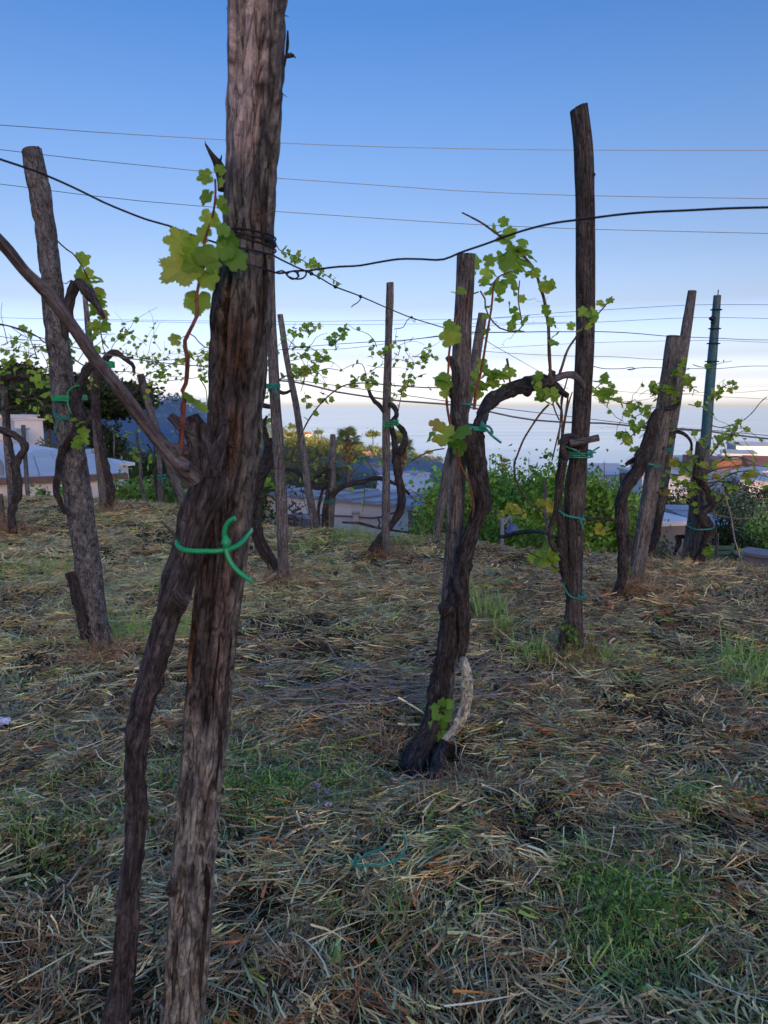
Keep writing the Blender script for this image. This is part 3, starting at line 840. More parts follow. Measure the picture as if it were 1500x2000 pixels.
mk_post('thin upright stake just left of the sawn-off stake', [(308, 838), (311, 890), (314, 980)], [7, 10, 11], gY(978), 'post', d_post, 14, 0.08, knots=1)
mk_post('thin crooked stake among the leafy shrubs at the terrace edge', [(266, 840), (273, 900), (280, 975)], [5, 7, 8], gY(972), 'post', d_post, 14, 0.08, knots=1)
mk_post('lichen-grey post at the left picture edge with tangled arms', [(7, 754), (12, 830), (17, 900), (22, 960), (25, 1035)], [13, 14, 14, 13, 12], gY(1035), 'post_bark', d_bark, 18, 0.06)
mk_post('slim reddish stake before the white low wall on the left', [(45, 830), (49, 890), (54, 962)], [8, 8, 8], gY(964), 'post', d_post, 14, 0.08, knots=0)
mk_post('dry broken stump of a stake at the far left picture edge', [(1, 965), (4, 1000), (6, 1035)], [9, 11, 13], gY(1035), 'post', d_post, 14, 0.05, knots=0)
mk_post('short weathered stake standing before the green shrubs', [(1063, 938), (1066, 985), (1069, 1065)], [6, 7, 8], gY(1062), 'post', d_post, 14, 0.08, knots=0)
mk_post('small grey stake behind the stout cracked post and its vine', [(1216, 1004 - 80), (1222, 1000), (1226, 1080)], [12, 12, 11], gY(1078), 'post', d_post, 14, 0.08, knots=0)

# thin stake and the dry cane near the bench
mk_post('thin bleached stake beside the green bench', [(1402, 1042), (1400, 1075), (1396, 1105)], [5, 5, 6], gY(1094), 'post', d_post, 12, 0.08, knots=0)

# ---- teal steel pole with hoops
SY_ = 8.4
pl = [(1401, 577), (1396, 640), (1391, 700), (1385, 770), (1380, 840), (1373, 910), (1368, 980), (1362, 1060), (1358, 1110)]
pw = [14, 16, 18, 19, 20, 21, 22, 22, 22]
m, nt, bs, out = new_mat('teal_paint_over_rust')
a = attr(nt, 'bk').outputs['Vector']
n1 = noise(nt, vecmul(nt, a, (14, 14, 3.2)), 1.0, 5, 0.7); n2 = noise(nt, a, 25, 4, 0.7)
c = ramp(nt, n2.outputs[0], [(0.3, (0.025, 0.10, 0.14)), (0.7, (0.05, 0.19, 0.22))])
f = ramp(nt, n1.outputs[0], [(0.56, g3(0)), (0.66, g3(0.85))])
nt.links.new(mixc(nt, f, c, (0.19, 0.075, 0.04)), bs.inputs['Base Color'])
bs.inputs['Roughness'].default_value = 0.6
bump(nt, bs, n2.outputs[0], 0.3, 0.005)
MAT['teal_rust'] = m
pole = thing('steel_pole', 'tall teal painted steel pole with rust patches and hoops', 'pole', W(*pl[-1], SY_))
mb = MB(); tube(mb, px_path(pl, SY_)[::-1], px_rad(pl, pw, SY_)[::-1], 24, 0.08, None)
mb.build('tube', MAT['teal_rust'], pole)
for py in (605, 642, 671, 706):
    x = np.interp(py, [p[1] for p in pl], [p[0] for p in pl]); w = np.interp(py, [p[1] for p in pl], pw)
    c = W(x, py, SY_); r = w * mpp(py, SY_) / 2
    mb = MB()
    a = np.linspace(0, 2 * np.pi, 25)
    tube(mb, [c + Vector((math.cos(t) * r * 1.35, math.sin(t) * r * 1.35, 0.004 * math.sin(t))) for t in a], 0.007, 7, 0.03, None, False)
    mb.build('hoop', MAT['wire'], pole)
for px, py, w in ((1391, 622, 12), (1392, 630, 8)):
    mb = MB(); c = W(px, py, SY_ - 0.06); r = w * mpp(py, SY_) / 2
    tube(mb, [c - Vector((r, 0, 0)), c, c + Vector((r, 0, 0.01))], [r * 0.3, r * 0.9, r * 0.3], 10, 0.01, d_cane)
    mb.build('clamp', MAT['wire'], pole)
mb = MB(); tube(mb, [W(1402, 580, SY_), W(1403, 566, SY_)], 0.006, 6, 0.05); mb.build('top_pin', MAT['wire'], pole)
# ================================================================== GRAPE LEAVES
def leaf_mesh(seed, lobe=0.25, teeth=0.05):
    rng = np.random.default_rng(seed)
    n = 68
    th = np.linspace(-np.pi, np.pi, n, endpoint=False) + np.pi / n
    def bell(a, w): return np.exp(-((((th - a) + np.pi) % (2 * np.pi) - np.pi) / w) ** 2)
    r = 0.66 + 0.30 * bell(0, 0.42) + 0.20 * (bell(0.98, 0.42) + bell(-0.98, 0.42)) + 0.08 * (bell(2.0, 0.45) + bell(-2.0, 0.45))
    r = r - lobe * 0.75 * sum(bell(a, 0.15) for a in (0.5, -0.5)) - lobe * 0.45 * sum(bell(a, 0.16) for a in (1.5, -1.5))
    r = r * (1 - 0.75 * np.exp(-((np.abs(th) - np.pi) / 0.22) ** 2))
    r = r + teeth * ((np.arange(n) % 2) * 2 - 1) * r + rng.normal(0, 0.02, n)
    r = np.clip(r, 0.08, None)
    rings = (0.33, 0.68, 1.0)
    V = [[0, 0, 0]]
    cup = rng.uniform(-0.35, 0.5); fold = rng.uniform(0.0, 0.35); wav = rng.uniform(0.03, 0.09); ph = rng.uniform(0, 6)
    for q in rings:
        y = r * q * np.cos(th); x = r * q * np.sin(th)
        z = cup * (q * r) ** 2 * 0.5 + fold * np.abs(x) * 0.5 + wav * np.sin(th * 5 + ph) * q ** 2
        vein = np.exp(-(np.min([np.abs((th - a + np.pi) % (2 * np.pi) - np.pi) for a in (0, 0.98, -0.98, 1.95, -1.95)], 0) / 0.13) ** 2)
        z = z - vein * (0.006 + 0.012 * q) * (q < 0.99) - 0.25 * (y > 0) * (y ** 2) * rng.uniform(0.1, 0.9)
        V += np.stack([x, y, z], 1).tolist()
    V = np.array(V)
    V[:, 1] += 0.10
    tri = np.stack([np.zeros(n, int), 1 + np.arange(n), 1 + (np.arange(n) + 1) % n], 1)
    qs = []
    for k in range(2):
        a = 1 + k * n + np.arange(n); b = 1 + k * n + (np.arange(n) + 1) % n
        qs.append(np.stack([a, b, b + n, a + n], 1))
    V = V + np.array([0, 0.42, 0])
    mb = MB()
    mb.add(V, [tri[:, ::-1]] + qs, smooth=True)
    # petiole from the cane to the leaf's notch
    tube(mb, [(0, 0, 0), (0.01, 0.25, 0.03), (0, 0.52, 0)], [0.022, 0.016, 0.014], 5, 0.2, None, False)
    return mb

LEAF = [leaf_mesh(3, 0.06, 0.05).mesh('grape_leaf_%d' % 0, MAT['leaf'])]
for k, (lb, te) in enumerate(((0.14, 0.06), (0.24, 0.06), (0.03, 0.05), (0.10, 0.065), (0.2, 0.055))):
    LEAF.append(leaf_mesh(5 + k, lb, te).mesh('grape_leaf', MAT['leaf']))
LEAFG = [leaf_mesh(20, 0.10, 0.05).mesh('grape_leaf', MAT['leaf_green']), leaf_mesh(21, 0.05, 0.05).mesh('grape_leaf', MAT['leaf_green'])]
LEAFY = [leaf_mesh(30, 0.15, 0.05).mesh('grape_leaf', MAT['leaf_yellow']), leaf_mesh(31, 0.15, 0.05).mesh('grape_leaf', MAT['leaf_yellow'])]
LR = random.Random(77)

def put_leaf(parent, p, size, out=None, pool=None, face=None):
    """one leaf, its petiole's foot at world point p; out = the way it points, face = the way its blade looks"""
    o = bpy.data.objects.new('leaf', LR.choice(pool or LEAF))
    COL.objects.link(o)
    o.parent = parent
    if out is None:
        a = LR.uniform(0, 6.28)
        out = Vector((math.cos(a), math.sin(a) * 0.7, LR.uniform(-0.5, 0.7)))
    out = Vector(out).normalized()
    f = Vector(face) if face else Vector((LR.gauss(0, 0.6), LR.gauss(-0.5, 0.6), 0.6 + LR.gauss(0, 0.4)))
    x = out.cross(f)
    if x.length < 1e-3: x = Vector((1, 0, 0))
    x.normalize(); z = x.cross(out)
    m = Matrix((x, out, z)).transposed()
    o.rotation_euler = m.to_euler()
    s = size / 1.7
    o.scale = (s, s, s)
    o.location = Vector(p) - root_loc(parent)
    return o

def cane(root, pts, Y, r=(0.006, 0.003), nl=0, size=(0.05, 0.09), t=(0.1, 1.0), mat='cane', pool=None, n=7, name='cane', jit=0.0, step=0.04, tendrils=0):
    """a thin shoot of the vine through photo pixels, with leaves along it"""
    P = px_path(pts, Y)
    if jit:
        P = [p + Vector((LR.gauss(0, jit), LR.gauss(0, jit), LR.gauss(0, jit))) if 0 < i else p for i, p in enumerate(P)]
    mb = MB()
    k = len(P)
    rad = [r[0] + (r[1] - r[0]) * i / max(1, k - 1) for i in range(k)]
    C_, r_ = tube(mb, P, rad, n, step, d_cane if n > 7 else None)
    # swollen joints
    for i in range(2, len(C_) - 1, max(2, int(0.09 / step))):
        if n >= 8:
            tube(mb, [C_[i] - (C_[i + 1] - C_[i]) * 0.2, C_[i], C_[i] + (C_[i + 1] - C_[i]) * 0.2], [r_[i] * 0.9, r_[i] * 1.35, r_[i] * 0.9], 7, 0.01, None, False)
    # curled tendrils
    for q in range(tendrils):
        i = LR.randint(1, len(C_) - 2); c = Vector(C_[i]); a = LR.uniform(0, 6.28); L = LR.uniform(0.06, 0.16)
        d = Vector((math.cos(a), math.sin(a) * 0.5, -abs(math.sin(a)) * 0.6)); pp = [c]
        for s in range(1, 12):
            w = s / 11
            pp.append(c + d * L * w + Vector((math.cos(w * 14) * 0.014 * w, math.sin(w * 11) * 0.008 * w, math.sin(w * 14) * 0.014 * w)))
        tube(mb, pp, [r_[i] * 0.3] * 6 + [0.0006] * 6, 4, 0.012, None, False)
    o = mb.build(name, MAT[mat], root)
    side = 1
    for q in range(nl):
        u = t[0] + (t[1] - t[0]) * (q + LR.uniform(0.1, 0.9)) / nl
        i = min(len(C_) - 2, int(u * (len(C_) - 1)))
        c = Vector(C_[i]); tan = Vector(C_[i + 1] - C_[i]).normalized()
        sd = tan.cross(Vector((0, -1, 0.2)))
        if sd.length < 0.05: sd = Vector((1, 0, 0))
        sd.normalize(); side = -side
        out = sd * side * LR.uniform(0.5, 1.1) + tan * LR.uniform(0, 0.7) + Vector((0, LR.gauss(0, 0.5), LR.uniform(-0.45, 0.35)))
        put_leaf(o, c, LR.uniform(*size) * (1.0 - 0.45 * max(0, (u - 0.7) / 0.3)), out, pool)
    return o

def wood(root, pts, widths, Y, name='trunk', mat='vine', n=26, step=0.014, disp=d_vine, dy=0.0):
    Ys = Y if isinstance(Y, (list, tuple)) else [Y] * len(pts)
    mb = MB()
    tube(mb, px_path(pts, list(Ys)), px_rad(pts, widths, list(Ys)), n, step, disp)
    return mb.build(name, MAT[mat], root)

def cluster(root, px, py, Y, n, spread, size, pool=None, down=0.1):
    """n leaves around a photo pixel, held by a short shoot"""
    c = W(px, py, Y)
    mb = MB(); m = mpp(py, Y) * spread
    tips = []
    q = [c + Vector((LR.gauss(0, 0.35) * m, LR.gauss(0, 0.35) * m, (k / 3 - 0.5) * m * 1.4)) for k in range(4)]
    C_, r_ = tube(mb, q, [0.004, 0.003, 0.0025, 0.0015], 6, 0.03)
    o = mb.build('shoot', MAT['cane'], root)
    for k in range(n):
        p = Vector(C_[LR.randint(0, len(C_) - 1)])
        a = LR.uniform(0, 6.28)
        put_leaf(o, p, LR.uniform(*size) * 0.95, Vector((math.cos(a), math.sin(a) * 0.8, LR.uniform(-0.6, 0.6) - down)), pool)
    return o

def clutter(root, x0, x1, y0, y1, Y, n, seed, nl=(2, 5), size=(0.04, 0.07), r=0.0045, hor=0.8):
    """wandering side shoots between two photo columns"""
    rr = random.Random(seed)
    for k in range(n):
        px, py = rr.uniform(x0, x1), rr.uniform(y0, y1)
        a = rr.choice((0, math.pi)) + rr.gauss(0, 0.5) if rr.random() < hor else -math.pi / 2 + rr.gauss(0, 0.6)
        L = rr.uniform(18, 60); pts = [(px, py)]
        for s in range(4):
            a += rr.gauss(0, 0.35)
            px += math.cos(a) * L * 0.4; py += math.sin(a) * L * 0.4
            pts.append((px, py))
        yy = Y + rr.gauss(0, 0.12)
        cane(root, pts, [yy + rr.gauss(0, 0.05) for _ in pts], (r * rr.uniform(0.6, 1.1), r * 0.4), rr.randint(*nl), (size[0] * 1.0, size[1] * 1.15), (0.15, 1), n=5, step=0.07, tendrils=1 if rr.random() < 0.4 else 0)

def vine(label, base, Y):
    return thing('grape_vine', label, 'grape vine', W(base[0], base[1], Y), 'grape vines tied to the posts')

# ------------------------------------------------------------------ 1 the nearest vine, on the big front post
vY = FY - 0.05
v = vine('nearest grape vine, twisted trunk tied to the big front post with bright green tie', (225, 2000), vY)
wood(v, [(212, 2060), (230, 1985), (243, 1880), (250, 1760), (262, 1640), (266, 1550), (266, 1450), (280, 1370), (303, 1290), (325, 1215), (344, 1160), (360, 1110), (372, 1060), (385, 1000), (398, 950), (404, 900)], [54, 50, 46, 41, 39, 42, 38, 42, 46, 48, 56, 54, 55, 62, 68, 60], [vY + 0.02, vY, vY, vY - 0.02, vY, vY, vY, vY, vY, vY, vY - 0.02, vY - 0.01, vY - 0.015, vY - 0.02, vY - 0.02, vY], mat='vine_front', n=64, step=0.006)
wood(v, [(366, 1180), (352, 1165), (345, 1150)], [26, 34, 30], vY - 0.035, 'burl', 'vine_front', 24, 0.006)
wood(v, [(398, 930), (392, 880), (385, 840), (374, 812)], [66, 50, 38, 24], [vY - 0.02] * 4, 'spur', 'vine_front', 36, 0.006)
wood(v, [(388, 862), (366, 846), (346, 826), (332, 812)], [34, 24, 20, 17], [vY - 0.03] * 4, 'spur', 'vine_front', 22, 0.006)
wood(v, [(406, 930), (404, 880), (398, 850), (396, 826)], [52, 38, 26, 22], [vY - 0.04] * 4, 'spur', 'vine_front', 26, 0.006)
wood(v, [(410, 910), (428, 870), (438, 845), (441, 826)], [40, 26, 20, 15], [vY - 0.04] * 4, 'spur', 'vine_front', 22, 0.006)
wood(v, [(392, 885), (365, 882), (347, 880), (340, 880)], [30, 30, 31, 28], [vY - 0.02, vY - 0.03, vY - 0.05, vY - 0.075], 'sawn_spur', 'cane_old', 24, 0.006, d_cane)
wood(v, [(424, 985), (408, 962), (380, 934), (345, 904), (306, 856), (262, 800), (222, 748), (178, 690), (138, 632), (98, 578), (80, 560), (50, 530), (15, 488), (-30, 440)], [28, 56, 43, 34, 28, 26, 25, 24, 24, 28, 27, 22, 22, 23], [vY + 0.045, vY - 0.005, vY - 0.04, vY - 0.06, vY - 0.07, vY - 0.09, vY - 0.11, vY - 0.13, vY - 0.15, vY - 0.17, vY - 0.18, vY - 0.2, vY - 0.22, vY - 0.25], 'long_cane', 'cane_old', 36, 0.008, d_cane)
cane(v, [(372, 912), (350, 908)], vY - 0.07, (0.012, 0.008), mat='cane_old', n=10)
wood(v, [(372, 1072), (350, 1056), (332, 1036), (318, 1022)], [10, 7, 6, 3], [vY - 0.03] * 4, 'dry_twig', 'cane_old', 8, 0.01, d_cane)
sh = cane(v, [(353, 895), (356, 830), (360, 770), (352, 765), (362, 755), (366, 700), (360, 672), (366, 655), (385, 615), (384, 585), (388, 556), (398, 520), (398, 480), (406, 450), (416, 420), (421, 380), (420, 350)], [vY - 0.06, vY - 0.07, vY - 0.08, vY - 0.08, vY - 0.08, vY - 0.09, vY - 0.09, vY - 0.09, vY - 0.09, vY - 0.08, vY - 0.08, vY - 0.08, vY - 0.08, vY - 0.08, vY - 0.08, vY - 0.09, vY - 0.09], (0.0046, 0.0018), mat='cane_red', n=10, step=0.015, tendrils=3)
def fleaf(px, py, dx, dy, w, yy=-0.09, face=(0, -1, 0.15), pool=None):
    """a big near leaf: foot at (px, py), pointing (dx, dy) in the picture, w pixels wide"""
    p = W(px, py, vY + yy)
    put_leaf(sh, p, w * mpp(py, FY) * 1.12, Vector((dx, -0.15, -dy)), pool, face)
def cleaf(cx, cy, dx, dy, w, yy=-0.085, face=None, pool=None):
    """a near leaf by the middle of its blade"""
    sz = w * mpp(cy, FY) * 1.02; k = sz / 1.7 * 0.68
    d = Vector((dx, LR.gauss(-0.1, 0.25), -dy)).normalized()
    put_leaf(sh, W(cx, cy, vY + yy + LR.uniform(-0.012, 0.012)) - d * k, sz, d, pool, face or (LR.gauss(0, 0.4), -1, LR.gauss(0.15, 0.35)))
for a in ((350, 530, -0.8, 0.6, 82), (346, 472, -0.9, -0.1, 52), (376, 486, -0.7, 0.3, 48), (404, 500, 0.4, 0.9, 46), (410, 548, 0.3, 0.9, 44), (386, 590, 0.0, 1.0, 54), (396, 456, -0.7, -0.5, 36),
          (400, 346, -0.7, 0.2, 32), (430, 331, 0.4, -0.8, 24), (433, 356, 0.8, -0.1, 20), (404, 386, -0.5, 0.8, 34), (408, 428, -0.3, 0.9, 36), (432, 396, 0.5, 0.7, 26), (420, 436, 0.4, 0.9, 24), (440, 410, 0.5, 0.8, 20), (392, 540, 0.1, 1, 36), (368, 512, -0.5, 0.8, 50), (378, 520, -0.2, 1, 44), (416, 520, 0.5, 0.8, 34)):
    cleaf(*a)
for a in ((446, 470, 0.4, -0.6, 44), (440, 490, -0.2, 0.6, 40), (462, 508, 0.7, 0.6, 46), (436, 448, 0.1, -0.9, 28)):
    cleaf(*a, yy=-0.075, face=(LR.gauss(0.3, 0.3), -1, LR.gauss(0.3, 0.3)), pool=LEAFG)
cane(sh.parent, [(398, 512), (412, 508), (428, 502), (440, 498)], [vY - 0.08, vY - 0.06, vY - 0.03, vY], (0.003, 0.0026), mat='cane_red', n=8)
cleaf(341, 663, -0.8, -0.1, 26); cleaf(368, 776, 0.8, 0.4, 26, face=(0.2, -0.5, 0.9)); cleaf(382, 786, 0.9, 0.3, 30, face=(0.1, -0.4, 0.9)); cleaf(396, 798, 0.8, 0.6, 24, face=(0.1, -0.5, 0.9))

# ------------------------------------------------------------------ 2 the vine on the bark-covered left post
lY = gY(1275) - 0.02
v = vine('grape vine on the bark-covered left post with a snapped branch at the top', (165, 1240), lY)
wood(v, [(172, 1245), (163, 1215), (155, 1180), (146, 1150), (137, 1118)], [24, 22, 20, 20, 18], lY - 0.04, 'dead_stump', 'vine', 26)
wood(v, [(128, 1005), (117, 978), (110, 960), (113, 930), (117, 895), (132, 865), (150, 845), (158, 825), (150, 795), (152, 765), (162, 740), (172, 720), (186, 712)], [8, 11, 12, 11, 14, 16, 20, 26, 22, 18, 16, 15, 13], lY - 0.12, 'trunk', 'vine', 26)
wood(v, [(150, 850), (168, 828), (178, 812), (170, 800)], [16, 12, 9, 5], lY - 0.16, 'spur', 'vine', 16)
wood(v, [(128, 660), (128, 625), (134, 598), (141, 572), (148, 550)], [8, 20, 19, 18, 15], lY - 0.02, 'snapped_branch', 'vine', 24)
wood(v, [(147, 549), (160, 556), (175, 575), (190, 596), (200, 614), (204, 622)], [13, 19, 20, 14, 10, 4], lY - 0.03, 'broken_limb', 'vine_front', 22)
for q in ([(150, 548), (148, 540)], [(154, 550), (155, 541)], [(146, 552), (138, 548), (126, 556), (122, 552)]):
    cane(v, q, lY - 0.03, (0.004, 0.002), n=5)
cane(v, [(143, 640), (149, 655), (150, 665)], lY - 0.02, (0.006, 0.003), n=6)
cane(v, [(110, 468), (126, 484), (142, 495), (155, 512), (168, 535), (180, 562), (186, 585), (194, 610), (196, 640), (200, 665), (212, 680)], lY + 0.15, (0.0045, 0.0035), 26, (0.07, 0.115), (0.26, 0.88), n=8, tendrils=2)
cluster(v, 156, 858, lY - 0.2, 7, 14, (0.06, 0.09)); cluster(v, 152, 822, lY - 0.2, 3, 8, (0.04, 0.06))
clutter(v, 60, 120, 640, 760, lY + 0.4, 8, 2, (1, 4), (0.05, 0.075)); clutter(v, 130, 200, 640, 760, lY + 0.5, 5, 3, (1, 3), (0.05, 0.07))
cane(v, [(92, 662), (130, 690), (160, 712), (186, 722)], lY - 0.1, (0.005, 0.004), 0, n=7)
cane(v, [(0, 633), (30, 640), (70, 655), (88, 670), (110, 668)], lY + 0.3, (0.005, 0.004), 2, (0.05, 0.07))

# ------------------------------------------------------------------ 3 far left vine
aY = gY(1048)
v = vine('crooked grape vine at the left picture edge in front of the white low wall', (28, 1050), aY)
wood(v, [(28, 1055), (22, 1010), (27, 985), (36, 955), (30, 915), (36, 895), (48, 880), (44, 865), (28, 850), (10, 843), (-10, 836)], [15, 13, 14, 16, 15, 13, 13, 14, 14, 13, 12], aY - 0.05, 'trunk', 'vine', 22, 0.03)
wood(v, [(30, 912), (22, 880), (18, 850), (14, 800), (12, 768)], [9, 8, 8, 7, 6], aY, 'arm', 'vine', 14, 0.04)
wood(v, [(-10, 744), (30, 735), (70, 738), (110, 728)], [12, 10, 9, 6], aY, 'arm', 'vine', 14, 0.04)
wood(v, [(-10, 798), (25, 796), (40, 788)], [8, 7, 4], aY, 'arm', 'vine', 12, 0.04)
wood(v, [(20, 745), (35, 765), (48, 780), (70, 778), (90, 792), (108, 800)], [7, 6, 5, 4, 4, 3], aY, 'arm', 'vine', 10, 0.05)
clutter(v, -20, 110, 670, 800, aY, 26, 6, (1, 5), (0.05, 0.085), 0.0055)
for q in ((20, 690), (60, 705), (8, 720), (85, 735), (30, 712)): cluster(v, q[0], q[1], aY + 0.1, 7, 22, (0.05, 0.09))

# ------------------------------------------------------------------ 4 vine on the slim knotted post
bY = gY(996)
v = vine('straight dark grape vine beside the slim knotted post', (212, 998), bY)
wood(v, [(212, 1000), (216, 970), (215, 945), (206, 905), (200, 870), (190, 820), (187, 770), (190, 735), (184, 716), (176, 712)], [16, 13, 12, 12, 11, 12, 15, 15, 12, 8], bY - 0.06, 'trunk', 'vine', 20, 0.03)
wood(v, [(190, 735), (200, 715), (212, 695), (228, 690), (245, 700), (260, 698)], [14, 15, 13, 12, 8, 5], bY - 0.08, 'arm', 'vine', 18, 0.03)
wood(v, [(240, 700), (258, 712), (262, 728)], [6, 8, 5], bY - 0.08, 'spur', 'vine', 12, 0.03)
wood(v, [(230, 760), (248, 766), (262, 768), (272, 755), (278, 742)], [5, 7, 8, 6, 4], bY - 0.08, 'spur', 'vine', 12, 0.03)
cane(v, [(212, 700), (202, 680), (197, 650)], bY, (0.008, 0.005), 2, (0.06, 0.08)); cane(v, [(215, 690), (222, 672), (240, 655), (255, 640)], bY, (0.006, 0.003), 9, (0.07, 0.10), (0.5, 1))
cane(v, [(255, 640), (262, 628), (285, 612), (308, 600)], bY, (0.004, 0.002), 0)
cane(v, [(185, 690), (240, 690), (300, 703), (360, 700), (415, 690)], bY, (0.006, 0.004), 12, (0.06, 0.09), tendrils=4)
cane(v, [(215, 725), (265, 728), (300, 745), (345, 742), (405, 735)], bY, (0.006, 0.004), 10, (0.05, 0.08), tendrils=3)
cane(v, [(270, 740), (310, 722), (360, 700), (410, 684)], bY + 0.2, (0.007, 0.005), 8, (0.05, 0.09), tendrils=2)
clutter(v, 205, 330, 660, 770, bY, 22, 9, (1, 5), (0.05, 0.085)); clutter(v, 330, 420, 680, 740, bY, 12, 10, (2, 5), (0.06, 0.09))
for q in ((245, 640, 6), (286, 700, 7), (300, 720, 8), (395, 700, 8), (398, 730, 9), (188, 752, 4), (350, 715, 5), (235, 660, 5)): cluster(v, q[0], q[1], bY - 0.1, q[2], 22, (0.06, 0.10))
cane(v, [(390, 740), (402, 760), (405, 800)], bY, (0.008, 0.006), 0)

# ------------------------------------------------------------------ 5 small vines at the back edge behind the long cane
cY = gY(975)
v = vine('small leafy grape vine on the thin stakes in front of the blue smoke', (312, 978), cY)
wood(v, [(316, 982), (306, 960), (303, 930), (308, 900)], [8, 7, 6, 4], cY, 'trunk', 'vine', 12, 0.05)
wood(v, [(318, 978), (312, 930), (304, 890), (300, 868)], [5, 4, 3, 2], cY, 'arm', 'vine', 8, 0.06)
cane(v, [(180, 815), (215, 838), (250, 860), (290, 890)], cY - 0.3, (0.006, 0.005), 3, (0.06, 0.09))
for q in ((250, 848), (258, 888), (265, 878), (290, 898), (310, 890), (205, 862)): cluster(v, q[0], q[1], cY - 0.1, 5, 10, (0.06, 0.10))
clutter(v, 200, 330, 850, 910, cY, 6, 14, (1, 3), (0.06, 0.09))

# ------------------------------------------------------------------ 6 double-trunked vine behind the front post
dY = gY(1125)
v = vine('double-trunked black grape vine leaning on the half hidden pale post', (538, 1125), dY)
wood(v, [(546, 1128), (530, 1100), (512, 1075), (498, 1045), (492, 1010), (495, 975), (505, 945), (514, 920), (522, 885), (525, 855)], [16, 16, 15, 14, 14, 16, 17, 20, 16, 14], dY - 0.02, 'trunk', 'vine', 24, 0.02)
wood(v, [(540, 1105), (520, 1068), (507, 1035), (506, 1000), (508, 970)], [12, 11, 10, 9, 9], dY - 0.06, 'second_trunk', 'vine', 18, 0.02)
wood(v, [(512, 930), (528, 905), (532, 886)], [16, 14, 11], dY - 0.04, 'spur', 'vine', 16, 0.02)
wood(v, [(522, 870), (518, 845), (516, 825), (522, 812)], [12, 9, 8, 4], dY - 0.04, 'spur', 'vine', 14, 0.02)
wood(v, [(500, 788), (516, 792), (530, 794), (540, 790)], [8, 9, 10, 8], dY + 0.03, 'arm', 'vine', 14, 0.02)
wood(v, [(545, 765), (556, 768), (568, 762)], [7, 7, 5], dY + 0.02, 'arm', 'vine', 12, 0.03)
cane(v, [(528, 942), (552, 920), (575, 880), (590, 845), (606, 815), (625, 790), (648, 768), (675, 752), (715, 748), (760, 752), (810, 756), (852, 757), (890, 754)], dY + 0.05, (0.008, 0.0045), 16, (0.055, 0.095), (0.3, 1.0), n=8, tendrils=5)
cane(v, [(540, 750), (555, 735), (580, 735), (612, 728), (640, 720), (672, 725)], dY + 0.3, (0.008, 0.003), 5, (0.06, 0.09))
cane(v, [(578, 735), (600, 722), (618, 708), (630, 690)], dY + 0.25, (0.006, 0.003), 10, (0.06, 0.10))
cane(v, [(560, 690), (570, 668), (585, 650), (605, 638), (632, 638)], dY + 0.3, (0.004, 0.002), 10, (0.05, 0.09), (0.4, 1), tendrils=2)
cane(v, [(655, 672), (664, 658), (672, 645), (680, 637)], dY + 0.2, (0.004, 0.002), 8, (0.06, 0.10), pool=LEAFG + LEAF)
for q in ((525, 700, 6), (590, 720, 7), (632, 695, 7), (600, 785, 6), (640, 770, 3), (690, 742, 8), (745, 690, 6), (730, 738, 5), (520, 770, 6), (520, 830, 5), (505, 860, 4), (530, 945, 5), (660, 668, 5), (580, 725, 6), (605, 640, 5)): cluster(v, q[0], q[1], dY + 0.15, q[2], 16, (0.05, 0.085))
clutter(v, 530, 640, 660, 790, dY + 0.3, 12, 17, (1, 4), (0.05, 0.08))
cane(v, [(540, 478), (548, 490), (575, 500), (605, 517), (640, 540), (668, 556)], dY - 0.6, (0.004, 0.0025), 18, (0.05, 0.085), tendrils=3)

# ------------------------------------------------------------------ 7 low vine with spreading arms near the white wall
eY = gY(1028) - 0.05
v = vine('low grape vine with two long bare arms before the white wall', (636, 1028), eY)
wood(v, [(636, 1032), (634, 1000), (640, 965), (638, 930), (636, 912)], [12, 11, 10, 9, 6], eY, 'trunk', 'vine', 16, 0.03)
wood(v, [(622, 1030), (622, 995), (628, 965), (640, 935), (645, 915)], [5, 6, 6, 5, 4], eY - 0.05, 'trunk', 'vine', 12, 0.04)
wood(v, [(648, 970), (662, 955), (685, 945), (712, 940), (735, 934), (760, 940), (785, 952), (800, 966)], [12, 11, 9, 8, 9, 7, 6, 5], eY, 'arm', 'vine', 16, 0.03)
wood(v, [(645, 945), (625, 950), (605, 945), (592, 930), (575, 918), (555, 915), (530, 914)], [12, 13, 12, 8, 8, 7, 6], eY + 0.02, 'arm', 'vine', 16, 0.03)
wood(v, [(614, 935), (628, 925), (642, 918)], [7, 7, 5], eY, 'arm', 'vine', 12, 0.04)
for q in ([(735, 934), (715, 925), (690, 928), (672, 932)], [(735, 930), (720, 905), (700, 880), (680, 862)], [(770, 940), (778, 925), (790, 915)], [(712, 940), (711, 980), (708, 1000)], [(800, 966), (812, 978), (830, 982), (848, 990)], [(800, 955), (830, 975), (850, 985)], [(560, 918), (585, 945), (596, 985), (605, 1010)], [(640, 960), (600, 985), (570, 1000)]):
    cane(v, q, eY + 0.05, (0.006, 0.0035), 2, (0.04, 0.07), n=6)
clutter(v, 560, 800, 890, 960, eY, 16, 23, (0, 3), (0.04, 0.07), 0.004)
for q in ((610, 908), (700, 890), (745, 905), (760, 930), (525, 940), (805, 895), (690, 912)): cluster(v, q[0], q[1], eY - 0.1, 4, 12, (0.04, 0.07))

